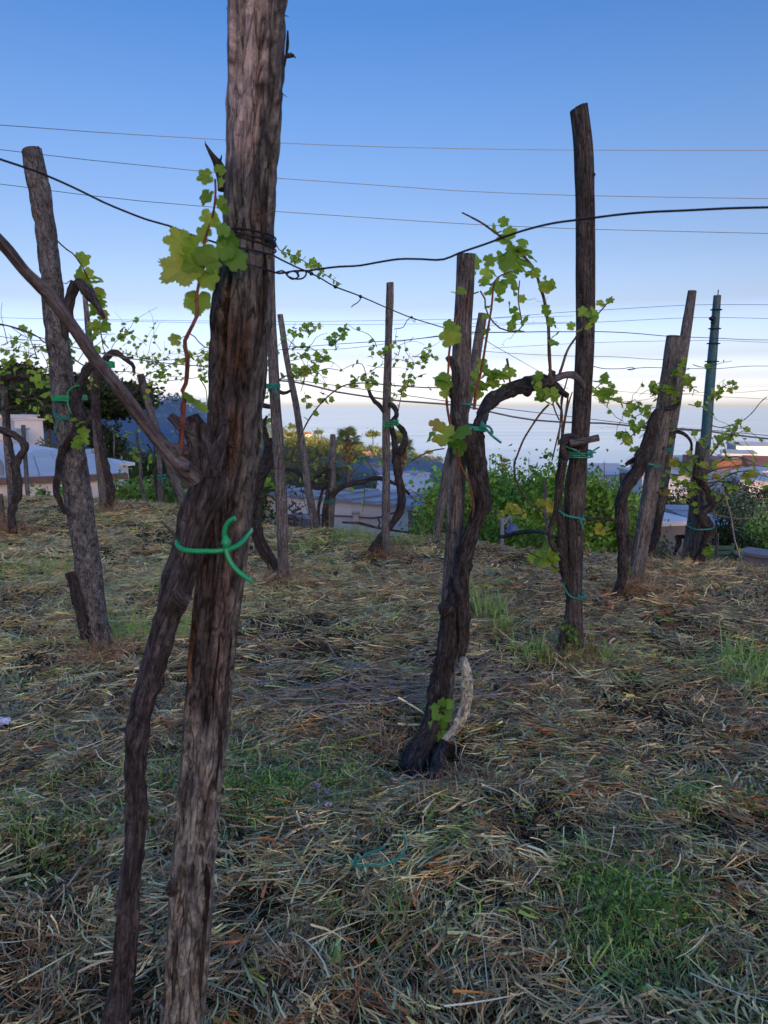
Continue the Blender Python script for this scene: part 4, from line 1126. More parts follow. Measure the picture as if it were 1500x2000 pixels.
# ------------------------------------------------------------------ 8 vine on the thin centre post
fY = gY(1085) - 0.02
v = vine('grape vine with a looped head on the thin post before the sea', (735, 1080), fY)
wood(v, [(722, 1068), (730, 1072), (738, 1062), (742, 1050), (752, 1040), (768, 1020), (780, 1000), (784, 970), (778, 930), (774, 905), (776, 880)], [10, 18, 20, 13, 11, 13, 15, 14, 14, 16, 20], fY + 0.03, 'trunk', 'vine', 22, 0.025)
wood(v, [(778, 885), (790, 868), (791, 850), (782, 835), (772, 826), (764, 818)], [16, 12, 10, 10, 9, 8], fY + 0.0, 'loop_arm', 'vine', 18, 0.02)
wood(v, [(774, 885), (770, 860), (766, 840), (760, 826)], [12, 10, 10, 10], fY + 0.02, 'loop_arm', 'vine', 16, 0.02)
wood(v, [(764, 826), (774, 812), (772, 800), (766, 792), (760, 786)], [9, 10, 9, 9, 7], fY - 0.02, 'arm', 'vine', 16, 0.02)
wood(v, [(750, 806), (742, 792), (730, 782), (722, 768), (716, 742)], [7, 8, 8, 7, 6], fY - 0.02, 'arm', 'vine', 14, 0.03)
cane(v, [(717, 742), (708, 712), (690, 712), (668, 722)], fY, (0.005, 0.003), 3, (0.04, 0.07))
cane(v, [(776, 812), (786, 760), (792, 730), (800, 690)], fY, (0.005, 0.002), 7, (0.05, 0.09))
cane(v, [(790, 665), (794, 690), (808, 706), (804, 725), (790, 736), (778, 732)], fY, (0.003, 0.002), 2, (0.04, 0.06), n=6)
for q in ((758, 690, 6), (798, 740, 7), (730, 690, 4), (830, 700, 6), (842, 690, 6), (824, 712, 4), (770, 770, 4)): cluster(v, q[0], q[1], fY + 0.05, q[2], 14, (0.05, 0.085))
clutter(v, 690, 850, 670, 740, fY, 10, 29, (1, 4), (0.04, 0.07))

# ------------------------------------------------------------------ 9 the arching vine on the middle post
hY = gY(1430) - 0.05
v = vine('shaggy grape vine with an arching arm and whitewashed lower stem on the middle post', (830, 1465), hY)
wood(v, [(792, 1515), (808, 1490), (822, 1462), (842, 1425), (856, 1370), (866, 1310), (876, 1250), (884, 1200), (890, 1160), (896, 1130)], [44, 46, 44, 40, 36, 38, 38, 36, 34, 26], [2.98, 3.04, 3.12, 3.19, hY - 0.03, hY, hY, hY, hY, hY], 'trunk', 'vine', 44, 0.01)
wood(v, [(900, 1290), (906, 1250), (905, 1215), (903, 1175), (900, 1130), (906, 1095), (916, 1060), (930, 1020), (940, 985), (938, 955), (932, 915), (926, 880), (920, 850), (915, 835)], [12, 20, 24, 24, 28, 30, 30, 31, 33, 34, 34, 36, 40, 36], hY - 0.05, 'second_trunk', 'vine', 48, 0.01)
m = wood_mat('flaking_whitewash_on_bark', [(0.33, (0.08, 0.065, 0.055)), (0.39, (0.50, 0.51, 0.42)), (0.6, (0.78, 0.79, 0.66))], (70, 70, 26), 30, 0.3, 1.0)
MAT['whitewashed'] = m
wood(v, [(866, 1446), (884, 1428), (898, 1406), (908, 1376), (913, 1340), (910, 1310), (903, 1285)], [16, 20, 22, 22, 22, 20, 16], hY - 0.10, 'whitewashed_stem', 'whitewashed', 24, 0.01)
wood(v, [(846, 1560), (850, 1525), (858, 1480), (870, 1442), (880, 1428)], [36, 34, 28, 18, 12], [2.84, 2.92, 3.05, hY - 0.07, hY - 0.04], 'root_stub', 'vine', 20, 0.01)
wood(v, [(868, 1200), (870, 1188), (876, 1178)], [22, 30, 24], hY - 0.07, 'burl', 'vine', 20, 0.01)
wood(v, [(912, 880), (902, 850), (896, 820), (893, 790), (888, 765), (892, 740), (886, 712), (878, 702), (872, 704)], [26, 26, 24, 20, 17, 16, 17, 14, 9], hY - 0.07, 'spur_arm', 'vine', 34, 0.01)
wood(v, [(898, 785), (886, 775), (876, 766), (866, 764)], [14, 14, 10, 6], hY - 0.06, 'spur', 'vine', 16, 0.012)
wood(v, [(928, 870), (935, 835), (944, 806), (960, 782), (985, 766), (1012, 755), (1042, 748), (1064, 746), (1080, 752), (1094, 764), (1108, 773)], [26, 24, 22, 25, 24, 24, 25, 26, 20, 14, 10], [hY - 0.05, hY, hY + 0.1, hY + 0.2, hY + 0.3, hY + 0.38, hY + 0.46, hY + 0.52, hY + 0.56, hY + 0.58, hY + 0.6], 'arching_arm', 'vine', 40, 0.01)
wood(v, [(1070, 746), (1088, 738), (1104, 732), (1120, 733), (1132, 744), (1140, 756)], [18, 15, 12, 12, 12, 9], [hY + 0.52, hY + 0.6, hY + 0.66, hY + 0.72, hY + 0.78, hY + 0.82], 'curled_arm', 'cane_old', 24, 0.01, d_vine)
wood(v, [(1076, 745), (1078, 732), (1081, 724)], [14, 14, 9], hY + 0.53, 'spur', 'vine', 16, 0.01)
wood(v, [(1018, 760), (1030, 770), (1040, 756)], [8, 14, 8], hY + 0.36, 'burl', 'vine', 14, 0.01)
c1 = cane(v, [(1075, 738), (1073, 690), (1071, 640), (1064, 590), (1055, 560), (1046, 532), (1030, 508), (1008, 488), (990, 470), (972, 458), (945, 438), (920, 424), (902, 415)], [hY + 0.5] * 6 + [hY + 0.4] * 7, (0.009, 0.004), 0, n=10, step=0.02)
c2 = cane(v, [(926, 800), (930, 765), (938, 732), (944, 700), (952, 650), (960, 600), (964, 560), (972, 542), (998, 530)], hY, (0.0075, 0.003), 0, mat='cane_red', n=10, step=0.02, tendrils=2)
c3 = cane(v, [(1090, 738), (1098, 715), (1108, 685), (1124, 660), (1140, 636), (1160, 620), (1178, 602), (1196, 579)], hY + 0.6, (0.008, 0.003), 0, n=10, step=0.02)
c4 = cane(v, [(882, 838), (874, 800), (872, 760), (876, 720), (877, 690), (884, 645), (892, 620), (906, 600), (912, 580), (935, 570)], hY - 0.08, (0.0065, 0.003), 0, mat='cane_red', n=9, step=0.02)
c5 = cane(v, [(938, 568), (950, 590), (948, 602), (958, 622), (975, 640), (1004, 648), (1020, 640), (1016, 610), (1012, 585), (1015, 548)], hY + 0.25, (0.004, 0.003), 6, (0.04, 0.07), n=7, tendrils=4)
c6 = cane(v, [(1072, 790), (1060, 802), (1050, 815), (1035, 838), (1022, 860), (1010, 890), (1004, 910), (1010, 945), (1024, 970), (1038, 985), (1060, 1000), (1078, 1010)], [hY + 0.6] * 6 + [hY + 0.7] * 6, (0.006, 0.004), 0, n=8, step=0.02)
def sp(o, px, py, Y, sz, dx=None, dy=0, pool=None):
    sz = sz * 0.88
    put_leaf(o, W(px, py, Y), sz, None if dx is None else Vector((dx, LR.gauss(-0.2, 0.3), -dy)), pool, (LR.gauss(0, 0.4), -0.8, LR.gauss(0.4, 0.4)))
for px, py, s in ((962, 440, .07), (975, 438, .07), (970, 455, .06), (985, 462, .09), (1000, 470, .11), (1008, 480, .12), (990, 490, .13), (982, 505, .13), (1000, 510, .14), (1015, 515, .13), (1030, 500, .09), (1020, 530, .11), (1035, 528, .10), (1000, 525, .12), (985, 520, .12), (1055, 535, .08), (1068, 548, .06), (1060, 556, .09), (1075, 555, .07), (1052, 560, .07), (1064, 600, .06), (1075, 603, .075), (1068, 627, .06), (1078, 630, .07), (1078, 660, .08), (1085, 666, .075), (1030, 480, .08), (1022, 486, .1), (1010, 500, .12), (996, 500, .12)):
    sp(c1, px, py, hY + LR.uniform(0.3, 0.5), s)
for px, py, s in ((937, 505, .09), (945, 512, .08), (932, 530, .1), (940, 540, .09), (955, 545, .09), (962, 530, .08), (950, 555, .09), (935, 555, .07), (970, 575, .08), (985, 565, .09), (995, 558, .09), (1003, 565, .08), (980, 590, .06), (1000, 600, .06), (995, 600, .05), (1010, 620, .05), (1005, 636, .06), (1018, 645, .06), (940, 655, .07), (955, 566, .08), (962, 560, .07), (985, 545, .09), (975, 550, .09)):
    sp(c2, px, py, hY + LR.uniform(0.05, 0.3), s)
for px, py, s in ((1150, 606, .1), (1162, 604, .08), (1180, 592, .07), (1184, 590, .06), (1152, 622, .07), (1156, 634, .06), (1122, 640, .06), (1132, 648, .05)):
    sp(c3, px, py, hY + 0.58, s)
for px, py, s in ((892, 566, .06), (886, 572, .05), (868, 640, .07), (872, 655, .1), (862, 668, .1), (878, 668, .08), (854, 738, .10), (868, 744, .10), (860, 762, .07)):
    sp(c4, px, py, hY - 0.1, s)
for px, py, s in ((842, 836, .10), (856, 848, .12), (866, 862, .10), (836, 858, .08)):
    sp(c4, px, py, hY - 0.12, s)
for px, py, s in ((888, 846, .11), (896, 858, .08), (908, 884, .10), (880, 872, .06)):
    sp(c4, px, py, hY - 0.14, s, pool=LEAFG)
cane(v, [(803, 902), (825, 888), (845, 880), (868, 876)], hY - 0.12, (0.003, 0.003), 0)
cane(v, [(892, 872), (900, 910), (918, 945), (925, 990), (922, 1010)], hY - 0.12, (0.005, 0.004), 0, mat='cane_red', n=8)
for q in ((925, 745, 5), (945, 752, 6), (970, 742, 9), (985, 735, 6), (952, 720, 4), (1080, 770, 5), (1062, 772, 4), (1045, 742, 3)): cluster(v, q[0], q[1], hY + 0.3, q[2], 15, (0.05, 0.085))
cane(v, [(990, 700), (994, 720), (996, 746)], hY + 0.3, (0.006, 0.005), 0)
for a in ([(1100, 770), (1096, 800), (1094, 830), (1090, 870)], [(1086, 772), (1080, 790), (1092, 820)], [(1110, 772), (1104, 810), (1099, 838)], [(1095, 830), (1090, 850), (1078, 900)]): cane(v, a, hY + 0.65, (0.005, 0.004), 0, n=7)
sk = MB(); tube(sk, px_path([(857, 1490), (857, 1440), (860, 1400), (862, 1380)], hY - 0.09), [0.005, 0.004, 0.003, 0.002], 7, 0.02)
sk_o = sk.build('sucker_shoot', MAT['cane_red'], v)
for px, py, dx, dy in ((858, 1385, -1, -.3), (862, 1380, .2, -1), (866, 1385, 1, 0), (858, 1392, -.8, .5), (866, 1395, .7, .7), (862, 1400, 0, 1), (858, 1425, -1, .2), (860, 1420, .4, -.8), (862, 1425, 1, .3), (857, 1432, -.6, .9), (862, 1432, .7, .9), (852, 1420, -.7, -.6), (870, 1380, .8, -.6)):
    sp(sk_o, px, py, hY - 0.1, 0.062, dx, dy, LEAFG)
for k in range(8): sp(sk_o, 860 + LR.uniform(-14, 22), 1470 + LR.uniform(0, 50), hY - 0.1, 0.035, pool=LEAFG)

# ------------------------------------------------------------------ 10 the vine on the tall dark post
iY = gY(1285) - 0.04
v = vine('slender black grape vine with a sawn stub, tied to the tall dark post', (1095, 1285), iY)
wood(v, [(1088, 1292), (1096, 1265), (1104, 1225), (1112, 1180), (1106, 1130), (1100, 1100), (1097, 1070), (1096, 1030), (1090, 990), (1092, 950), (1098, 910), (1106, 888), (1112, 872)], [17, 16, 14, 12, 17, 17, 15, 14, 14, 14, 16, 20, 22], [iY, iY, iY, iY + 0.08] + [iY - 0.02] * 9, 'trunk', 'vine', 30, 0.014)
wood(v, [(1100, 1085), (1086, 1074), (1076, 1056), (1074, 1035), (1080, 1015), (1084, 1000)], [11, 12, 9, 8, 8, 6], iY - 0.05, 'side_stem', 'vine', 20, 0.014)
wood(v, [(1098, 872), (1106, 862), (1118, 858), (1134, 866), (1142, 872)], [18, 24, 24, 22, 14], iY - 0.05, 'head', 'vine', 26, 0.012)
wood(v, [(1112, 866), (1136, 862), (1154, 858), (1169, 855)], [14, 12, 12, 13], iY - 0.09, 'sawn_stub', 'cane_old', 20, 0.012, d_cane)
wood(v, [(1108, 895), (1100, 880), (1100, 862)], [12, 15, 12], iY - 0.06, 'spur', 'vine', 18, 0.012)
for a in ([(1082, 1010), (1086, 960), (1092, 900), (1097, 850), (1098, 810), (1096, 780), (1104, 755), (1110, 730)], [(1090, 930), (1097, 870), (1102, 830), (1110, 790), (1118, 765)], [(1096, 800), (1084, 780), (1078, 765)]):
    cane(v, a, iY, (0.008, 0.004), 0, n=9, step=0.02)
wood(v, [(1086, 1050), (1060, 1040), (1030, 1038), (1005, 1042), (985, 1048), (975, 1048)], [7, 6, 9, 9, 7, 5], [iY, iY + 0.8, iY + 1.6, iY + 2.2, iY + 2.6, iY + 2.8], 'low_arm', 'vine', 14, 0.04)
cane(v, [(1096, 1120), (1080, 1105), (1060, 1092), (1045, 1085), (1030, 1078)], iY, (0.005, 0.003), 8, (0.05, 0.09), (0.3, 1), n=7)
cane(v, [(1145, 1015), (1165, 1012), (1190, 1014), (1210, 1020)], iY + 1.2, (0.014, 0.012), 0, mat='vine', n=9)
for q in ((1078, 1090, 8), (1070, 1080, 5)): cluster(v, q[0], q[1], iY - 0.05, q[2], 14, (0.05, 0.09))
for px, py, n_ in ((1060, 985, 4), (1075, 985, 4), (1175, 1032, 6), (1000, 995, 4), (1020, 998, 3), (980, 1003, 3)): cluster(v, px, py, iY + 1.2, n_, 9, (0.06, 0.10), LEAFY)
for px, py, n_ in ((1183, 775, 8), (1195, 770, 5), (1170, 750, 6)): cluster(v, px, py, iY + 0.3, n_, 14, (0.06, 0.10))
cane(v, [(1155, 765), (1180, 775), (1210, 785), (1235, 790), (1262, 800)], iY + 0.5, (0.004, 0.002), 10, (0.05, 0.09), tendrils=3)
cane(v, [(1122, 1260), (1108, 1240), (1094, 1200)], iY - 0.03, (0.003, 0.002), 10, (0.025, 0.04), pool=LEAFG, n=6)
for k in range(9): sp(v, 1122 + LR.uniform(-8, 14), 1228 + LR.uniform(-5, 50), iY - 0.08, 0.035, pool=LEAFG)

# ------------------------------------------------------------------ 11 the vines at the stout cracked post
jY = gY(1165)
v = vine('twin-stemmed grape vine climbing the stout cracked post', (1208, 1168), jY)
wood(v, [(1198, 1176), (1212, 1140), (1218, 1100), (1216, 1060), (1211, 1020), (1213, 985), (1222, 955), (1236, 935), (1248, 915), (1254, 895), (1262, 872), (1272, 850), (1272, 832), (1280, 815), (1286, 800)], [16, 18, 18, 17, 16, 17, 18, 20, 26, 28, 22, 22, 20, 16, 12], jY - 0.08, 'trunk', 'vine', 34, 0.018)
wood(v, [(1216, 1055), (1210, 1020), (1206, 985), (1214, 955), (1226, 930), (1240, 912)], [8, 10, 9, 9, 9, 8], jY - 0.02, 'second_stem', 'vine', 18, 0.02)
wood(v, [(1222, 1090), (1230, 1065), (1226, 1045)], [12, 12, 8], jY, 'spur', 'vine', 16, 0.02)
wood(v, [(1250, 898), (1236, 900), (1222, 908)], [18, 12, 6], jY - 0.02, 'mossy_spur', 'vine', 16, 0.02)
wood(v, [(1300, 798), (1316, 796), (1326, 788), (1324, 775)], [8, 9, 8, 5], jY + 0.1, 'arm', 'vine', 14, 0.03)
cane(v, [(1212, 868), (1235, 850), (1262, 826), (1275, 810)], jY, (0.005, 0.004), 12, (0.05, 0.085), tendrils=2)
cane(v, [(1205, 785), (1230, 790), (1255, 800), (1280, 795)], jY, (0.004, 0.003), 9, (0.045, 0.075), tendrils=3)
for q in ((1222, 846, 5), (1250, 828, 6), (1265, 800, 6), (1275, 760, 8), (1285, 755, 5), (1330, 735, 8), (1345, 750, 7), (1322, 775, 5), (1240, 790, 4), (1190, 760, 4), (1352, 738, 5), (1335, 715, 5)): cluster(v, q[0], q[1], jY + 0.1, q[2], 14, (0.05, 0.085))
clutter(v, 1190, 1290, 770, 860, jY + 0.1, 9, 41, (1, 4), (0.04, 0.07)); clutter(v, 1315, 1375, 710, 800, jY + 0.2, 7, 42, (1, 4), (0.04, 0.07))
cane(v, [(1225, 1128), (1230, 1100)], jY - 0.1, (0.003, 0.002), 6, (0.03, 0.05), pool=LEAFG, n=6)
kY = gY(1085)
v = vine('thin dark grape vine swinging out behind the stout cracked post', (1262, 1085), kY)
wood(v, [(1250, 1092), (1262, 1080), (1276, 1060), (1284, 1035), (1284, 1010), (1280, 985), (1282, 950), (1286, 920), (1290, 890), (1296, 860)], [14, 12, 12, 11, 13, 11, 12, 13, 11, 10], kY, 'trunk', 'vine', 18, 0.03)
wood(v, [(1305, 850), (1320, 843), (1338, 848), (1350, 865), (1350, 888)], [6, 7, 7, 5, 4], kY, 'arm', 'vine', 12, 0.03)
cane(v, [(1308, 848), (1302, 870), (1296, 890)], kY, (0.012, 0.006), 3, (0.05, 0.08))
cluster(v, 1292, 953, kY - 0.1, 4, 10, (0.09, 0.13)); cluster(v, 1315, 840, kY, 3, 10, (0.05, 0.08))
mb = MB(); 
v = thing('vine_stump', 'short black cut vine stump bent to the right at the terrace edge', 'vine stump', W(1316, 1090, gY(1089)))
wood(v, [(1310, 1098), (1318, 1080), (1326, 1060), (1324, 1048)], [6, 7, 9, 10], gY(1089), 'stem', 'vine', 14, 0.03)
wood(v, [(1322, 1049), (1332, 1048), (1340, 1049)], [9, 7, 6], gY(1089), 'bent_top', 'vine', 12, 0.03)

# ------------------------------------------------------------------ 12 the tangled vine at the steel pole
nY = gY(1095) - 0.25
v = vine('gnarled tangled grape vine with yellow-green leaves round the teal pole', (1378, 1098), nY)
wood(v, [(1366, 1102), (1372, 1080), (1380, 1055), (1386, 1035), (1376, 1020), (1366, 1008), (1378, 996), (1390, 984), (1386, 965), (1376, 950), (1366, 938), (1358, 925), (1362, 905)], [17, 17, 18, 20, 22, 18, 18, 18, 13, 11, 13, 12, 8], nY, 'trunk', 'vine', 26, 0.022)
wood(v, [(1352, 1090), (1356, 1065), (1360, 1045), (1366, 1020)], [5, 6, 7, 9], nY, 'second_stem', 'vine', 14, 0.03)
wood(v, [(1384, 1035), (1394, 1032), (1404, 1026)], [9, 7, 4], nY, 'spur', 'vine', 12, 0.03)
ARMS = [[(1366, 935), (1350, 925), (1335, 910), (1325, 900)], [(1372, 930), (1395, 918), (1425, 912), (1460, 908), (1500, 912)], [(1376, 945), (1410, 940), (1445, 948), (1480, 955), (1515, 962)], [(1378, 925), (1410, 900), (1440, 892), (1475, 905)], [(1380, 955), (1420, 930), (1455, 920), (1500, 932)], [(1360, 940), (1335, 945), (1312, 943)], [(1388, 990), (1410, 975), (1422, 960), (1434, 945)], [(1388, 890), (1402, 870), (1420, 852), (1440, 840)], [(1360, 920), (1330, 928), (1300, 925), (1285, 930)], [(1370, 935), (1350, 950), (1330, 945), (1310, 950)]]
for k, a in enumerate(ARMS): cane(v, a, [nY + LR.gauss(0, 0.1) for _ in a], (0.009, 0.004), 5, (0.05, 0.09), (0.2, 1), n=7, tendrils=2)
cane(v, [(1390, 831), (1408, 835), (1428, 830), (1450, 822), (1470, 805), (1485, 786), (1498, 775)], nY, (0.005, 0.004), 0, n=8)
for q in ((1425, 845, 5), (1442, 842, 4), (1400, 865, 4), (1375, 860, 3), (1430, 755, 6), (1418, 750, 4), (1408, 765, 6), (1395, 772, 4), (1448, 835, 3)): cluster(v, q[0], q[1], nY, q[2], 13, (0.05, 0.09))
cane(v, [(1385, 790), (1400, 765), (1420, 752), (1440, 748)], nY, (0.004, 0.003), 6, (0.05, 0.08))
for px, py, n_ in ((1325, 905, 3), (1345, 955, 1), (1465, 925, 2), (1392, 930, 1)): cluster(v, px, py, nY - 0.1, n_, 10, (0.08, 0.12), LEAFY)
for px, py, n_ in ((1348, 895, 5), (1364, 895, 5), (1372, 905, 4), (1345, 925, 5), (1375, 930, 4), (1360, 960, 5), (1345, 970, 4), (1355, 940, 4), (1380, 1080, 8), (1395, 1070, 3), (1405, 960, 3), (1440, 945, 3), (1353, 990, 3), (1500, 955, 3), (1365, 1000, 2)): cluster(v, px, py, nY - 0.1, max(1, int(n_ * 0.7)), 12, (0.06, 0.095))
clutter(v, 1300, 1500, 880, 960, nY, 18, 51, (0, 2), (0.05, 0.08), 0.004); clutter(v, 1390, 1440, 830, 900, nY, 8, 52, (0, 2), (0.04, 0.07), 0.004, 0.3)
cane(v, [(1409, 950), (1420, 980), (1428, 1010), (1434, 1050), (1446, 1090), (1451, 1110)], nY - 0.3, (0.007, 0.008), 1, (0.05, 0.06), mat='twig', n=8)
cane(v, [(1380, 1000), (1420, 1010), (1462, 1012), (1485, 1000), (1495, 985)], nY, (0.004, 0.003), 0, mat='twig', n=6)
# ================================================================== TREES, SHRUBS, PALMS
def cards(mb, C_, size, col, flat=0.0, jitter=0.25):
    """leaf-sized folded cards at the points C_"""
    n = len(C_)
    d = RNG.normal(0, 1, (n, 3)); d[:, 2] *= (1 - flat); d /= np.linalg.norm(d, axis=1, keepdims=True)
    e = RNG.normal(0, 1, (n, 3)); e -= d * (d * e).sum(1, keepdims=True); e /= np.linalg.norm(e, axis=1, keepdims=True)
    s = (np.asarray(size) * RNG.lognormal(0, jitter, n))[:, None]
    nrm = np.cross(d, e) * s * 0.18
    V = np.stack([C_ - d * s * 0.5, C_ - d * s * 0.05 + e * s * 0.32 + nrm, C_ + d * s * 0.5, C_ - d * s * 0.05 - e * s * 0.32 + nrm], 1).reshape(-1, 3)
    q = np.arange(n)[:, None] * 4
    f = np.concatenate([q + np.array([[0, 1, 2]]), q + np.array([[0, 2, 3]])])
    mb.add(V, [f], col=np.repeat(col, 4, 0), smooth=False)

def crown_points(c, rad, n, nclump, clump=0.32, hollow=0.55):
    """points gathered in clumps through an uneven ellipsoid"""
    k = RNG.normal(0, 1, (nclump, 3)); k /= np.linalg.norm(k, axis=1, keepdims=True)
    k *= (hollow + (1 - hollow) * RNG.random(nclump) ** 0.6)[:, None] * RNG.uniform(0.75, 1.12, nclump)[:, None]
    w = RNG.uniform(0.5, 1.3, nclump)
    i = RNG.integers(0, nclump, n)
    p = k[i] + RNG.normal(0, 1, (n, 3)) * (clump * w[i])[:, None] * 0.62
    return np.asarray(c) + p * np.asarray(rad), i

def leaf_cols(n, base, var=0.3, grp=None):
    base = np.asarray(base, float)
    f = RNG.normal(1, var, n).clip(0.4, 1.8)
    if grp is not None:
        g = RNG.normal(1, 0.22, grp.max() + 1).clip(0.5, 1.5)
        f = f * g[grp]
    hue = RNG.normal(0, 0.08, n)
    return np.stack([base[0] * f * (1 + hue), base[1] * f, base[2] * f * (1 - hue)], 1).clip(0.005, 0.9)

def tree(name, label, cat, base, h, rad, n, size, col, trunk_r=0.08, group=None, nclump=40, limbs=4, crown_z=0.65, flat=0.0, hollow=0.5, trunk_mat='post_dark'):
    root = thing(name, label, cat, base, group)
    b = Vector(base)
    cc = b + Vector((0, 0, h * crown_z))
    mb = MB()
    tube(mb, [b - Vector((0, 0, 0.3)), b + Vector((0.02 * h, 0, h * 0.3)), cc], [trunk_r, trunk_r * 0.8, trunk_r * 0.4], 9, h / 10, d_cane)
    for k in range(limbs):
        a = RNG.uniform(0, 6.28)
        t = Vector((math.cos(a) * rad[0] * 0.7, math.sin(a) * rad[1] * 0.7, rad[2] * RNG.uniform(0.0, 0.7)))
        st = b + Vector((0, 0, h * RNG.uniform(0.25, 0.5)))
        tube(mb, [st, st * 0.5 + (cc + t) * 0.5 + Vector((0, 0, -0.05 * h)), cc + t], [trunk_r * 0.5, trunk_r * 0.35, trunk_r * 0.1], 6, h / 8, None)
    mb.build('trunk', MAT[trunk_mat], root)
    mb = MB()
    P, g = crown_points(cc, rad, n, nclump, hollow=hollow)
    P[:, 2] = np.maximum(P[:, 2], b.z + 0.02)
    cards(mb, P, size, leaf_cols(n, col, 0.28, g), flat)
    o = mb.build('crown', MAT['foliage'], root)
    return root

# ---- shrubs along the outer edge of the terrace
def at_edge(px, back):
    """a place on the bank: direction of column px, that far behind the terrace edge"""
    u = (px - 750) / F / math.cos(PITCH)
    y = 8.0
    for _ in range(8): y = float(edge_y(u * y))
    y += back
    return u * y, y

def shrub(label, px, ytop, wpx, Y, n, size, col, name='shrub', cat='shrub', group='shrubs below the terrace edge', zb=None, nclump=60, hollow=0.35, depth=1.0):
    top = W(px, ytop, Y)
    zb = zb if zb is not None else top.z - 2.0
    rw = wpx * mpp(ytop, Y) / 2
    h = top.z - zb
    return tree(name, label, cat, (top.x, Y, zb), h, (rw, rw * depth, h * 0.47), n, size, col, 0.05, group, nclump, 6, 0.53, hollow=hollow)

GRN = (0.30, 0.50, 0.085)
shrub('bright green bushy shrub between the leaning grey post and the middle post', 880, 912, 120, 11.5, 5200, 0.075, GRN)
shrub('broad bright green shrub behind the blue-grey lamp', 985, 908, 210, 12.5, 11000, 0.075, GRN, nclump=90)
shrub('dense green shrub right of the lamp and before the sea', 1085, 918, 170, 11.0, 9000, 0.072, (0.28, 0.47, 0.08))
shrub('green shrub between the tall dark post and the stout cracked post', 1185, 930, 150, 11.5, 8000, 0.075, (0.25, 0.44, 0.08))
shrub('low green shrub at the foot of the broad bright shrub', 1010, 1000, 160, 9.8, 4500, 0.065, (0.22, 0.40, 0.07), zb=-1.6)
shrub('small dark shrub by the right end of the white wall', 822, 1008, 90, 10.5, 3000, 0.06, (0.11, 0.18, 0.06), zb=-2.0)
shrub('low mixed scrub under the grey shed wall', 1290, 1055, 130, 9.6, 3200, 0.06, (0.10, 0.16, 0.06), zb=-1.8)
shrub('very dark round bush behind the green bench', 1432, 1012, 110, 11.5, 9000, 0.055, (0.03, 0.055, 0.02), zb=-2.4)
shrub('light green tree crown right of the dark round bush', 1500, 1000, 120, 13.5, 7000, 0.07, (0.25, 0.40, 0.10), zb=-2.8)
shrub('soft grey-green olive tree behind the teal pole', 1445, 955, 170, 17.0, 9000, 0.06, (0.21, 0.27, 0.17), zb=-2.8, name='olive_tree', cat='tree')
shrub('small green tree beside the grey shed', 1285, 962, 90, 21.0, 4500, 0.09, (0.08, 0.14, 0.05), zb=-3.4, name='small_tree', cat='tree')
shrub('dark hedge below the town houses', 1370, 955, 160, 26.0, 6000, 0.10, (0.03, 0.055, 0.025), zb=-3.8, depth=0.5, name='hedge', cat='hedge')
shrub('dark hedge behind the olive tree', 1450, 938, 120, 28.0, 4000, 0.11, (0.035, 0.06, 0.025), zb=-4.0, depth=0.5, name='hedge', cat='hedge')
shrub('leafy young shrub before the white wall, left of the slim knotted post', 100, 940, 70, 13.6, 700, 0.10, (0.2, 0.38, 0.09), zb=-0.9)
shrub('leafy green shrub among the thin stakes', 262, 930, 110, 13.2, 2800, 0.085, (0.21, 0.38, 0.09), zb=-1.2)
shrub('ragged green shrub with bare stems left of the big front post', 345, 935, 90, 13.2, 2000, 0.085, (0.19, 0.33, 0.10), zb=-1.2)
shrub('reddish twiggy shrub beside the half hidden pale post', 575, 960, 46, 11.3, 700, 0.06, (0.16, 0.10, 0.07), zb=-1.6)
shrub('low green bush left of the white wall behind the front post', 525, 925, 80, 16.0, 2200, 0.09, (0.07, 0.15, 0.04), zb=-1.8)
shrub('grey-green bush beside the white house', 95, 865, 60, 38.0, 3500, 0.16, (0.17, 0.20, 0.12), zb=-3.2, name='round_bush', cat='bush')
shrub('pale grey-green bush right of the white house', 128, 875, 50, 34.0, 2600, 0.15, (0.16, 0.19, 0.12), zb=-2.8, name='round_bush', cat='bush')
shrub('dark tree below the smoke behind the slim knotted post', 205, 838, 80, 60.0, 4500, 0.30, (0.035, 0.06, 0.025), zb=-6, name='dark_tree', cat='tree')
shrub('dark green tree in the gap beneath the smoke', 285, 880, 110, 52.0, 5000, 0.26, (0.04, 0.075, 0.03), zb=-7, name='dark_tree', cat='tree')
shrub('green tree by the valley roofs left of the front post', 235, 900, 90, 40.0, 3800, 0.2, (0.05, 0.10, 0.03), zb=-5, name='dark_tree', cat='tree')

# the big dark pine that stands over the left side
def pine(label, px, ytop, ybase, wpx, Y, n, size, col=(0.035, 0.06, 0.02), group='pines on the hillside'):
    top = W(px, ytop, Y); zb = W(px, ybase, Y).z
    h = top.z - zb; rw = wpx * mpp(ytop, Y) / 2
    return tree('pine_tree', label, 'pine tree', (top.x, Y, zb), h, (rw, rw, h * 0.22), n, size, col, h * 0.025, group, 46, 7, 0.76, flat=0.5, hollow=0.3)
pine('big dark pine with a drooping crown behind the slim knotted post', 175, 745, 910, 190, 62, 12000, 0.42)
pine('dark pine behind the bark-covered left post', 85, 725, 880, 150, 80, 9000, 0.5)
pine('dark pine at the left picture edge above the white house', 15, 705, 880, 130, 90, 7000, 0.55)
pine('dark green pine low beside the white house wall', 120, 790, 900, 90, 55, 5000, 0.3, (0.05, 0.075, 0.03))

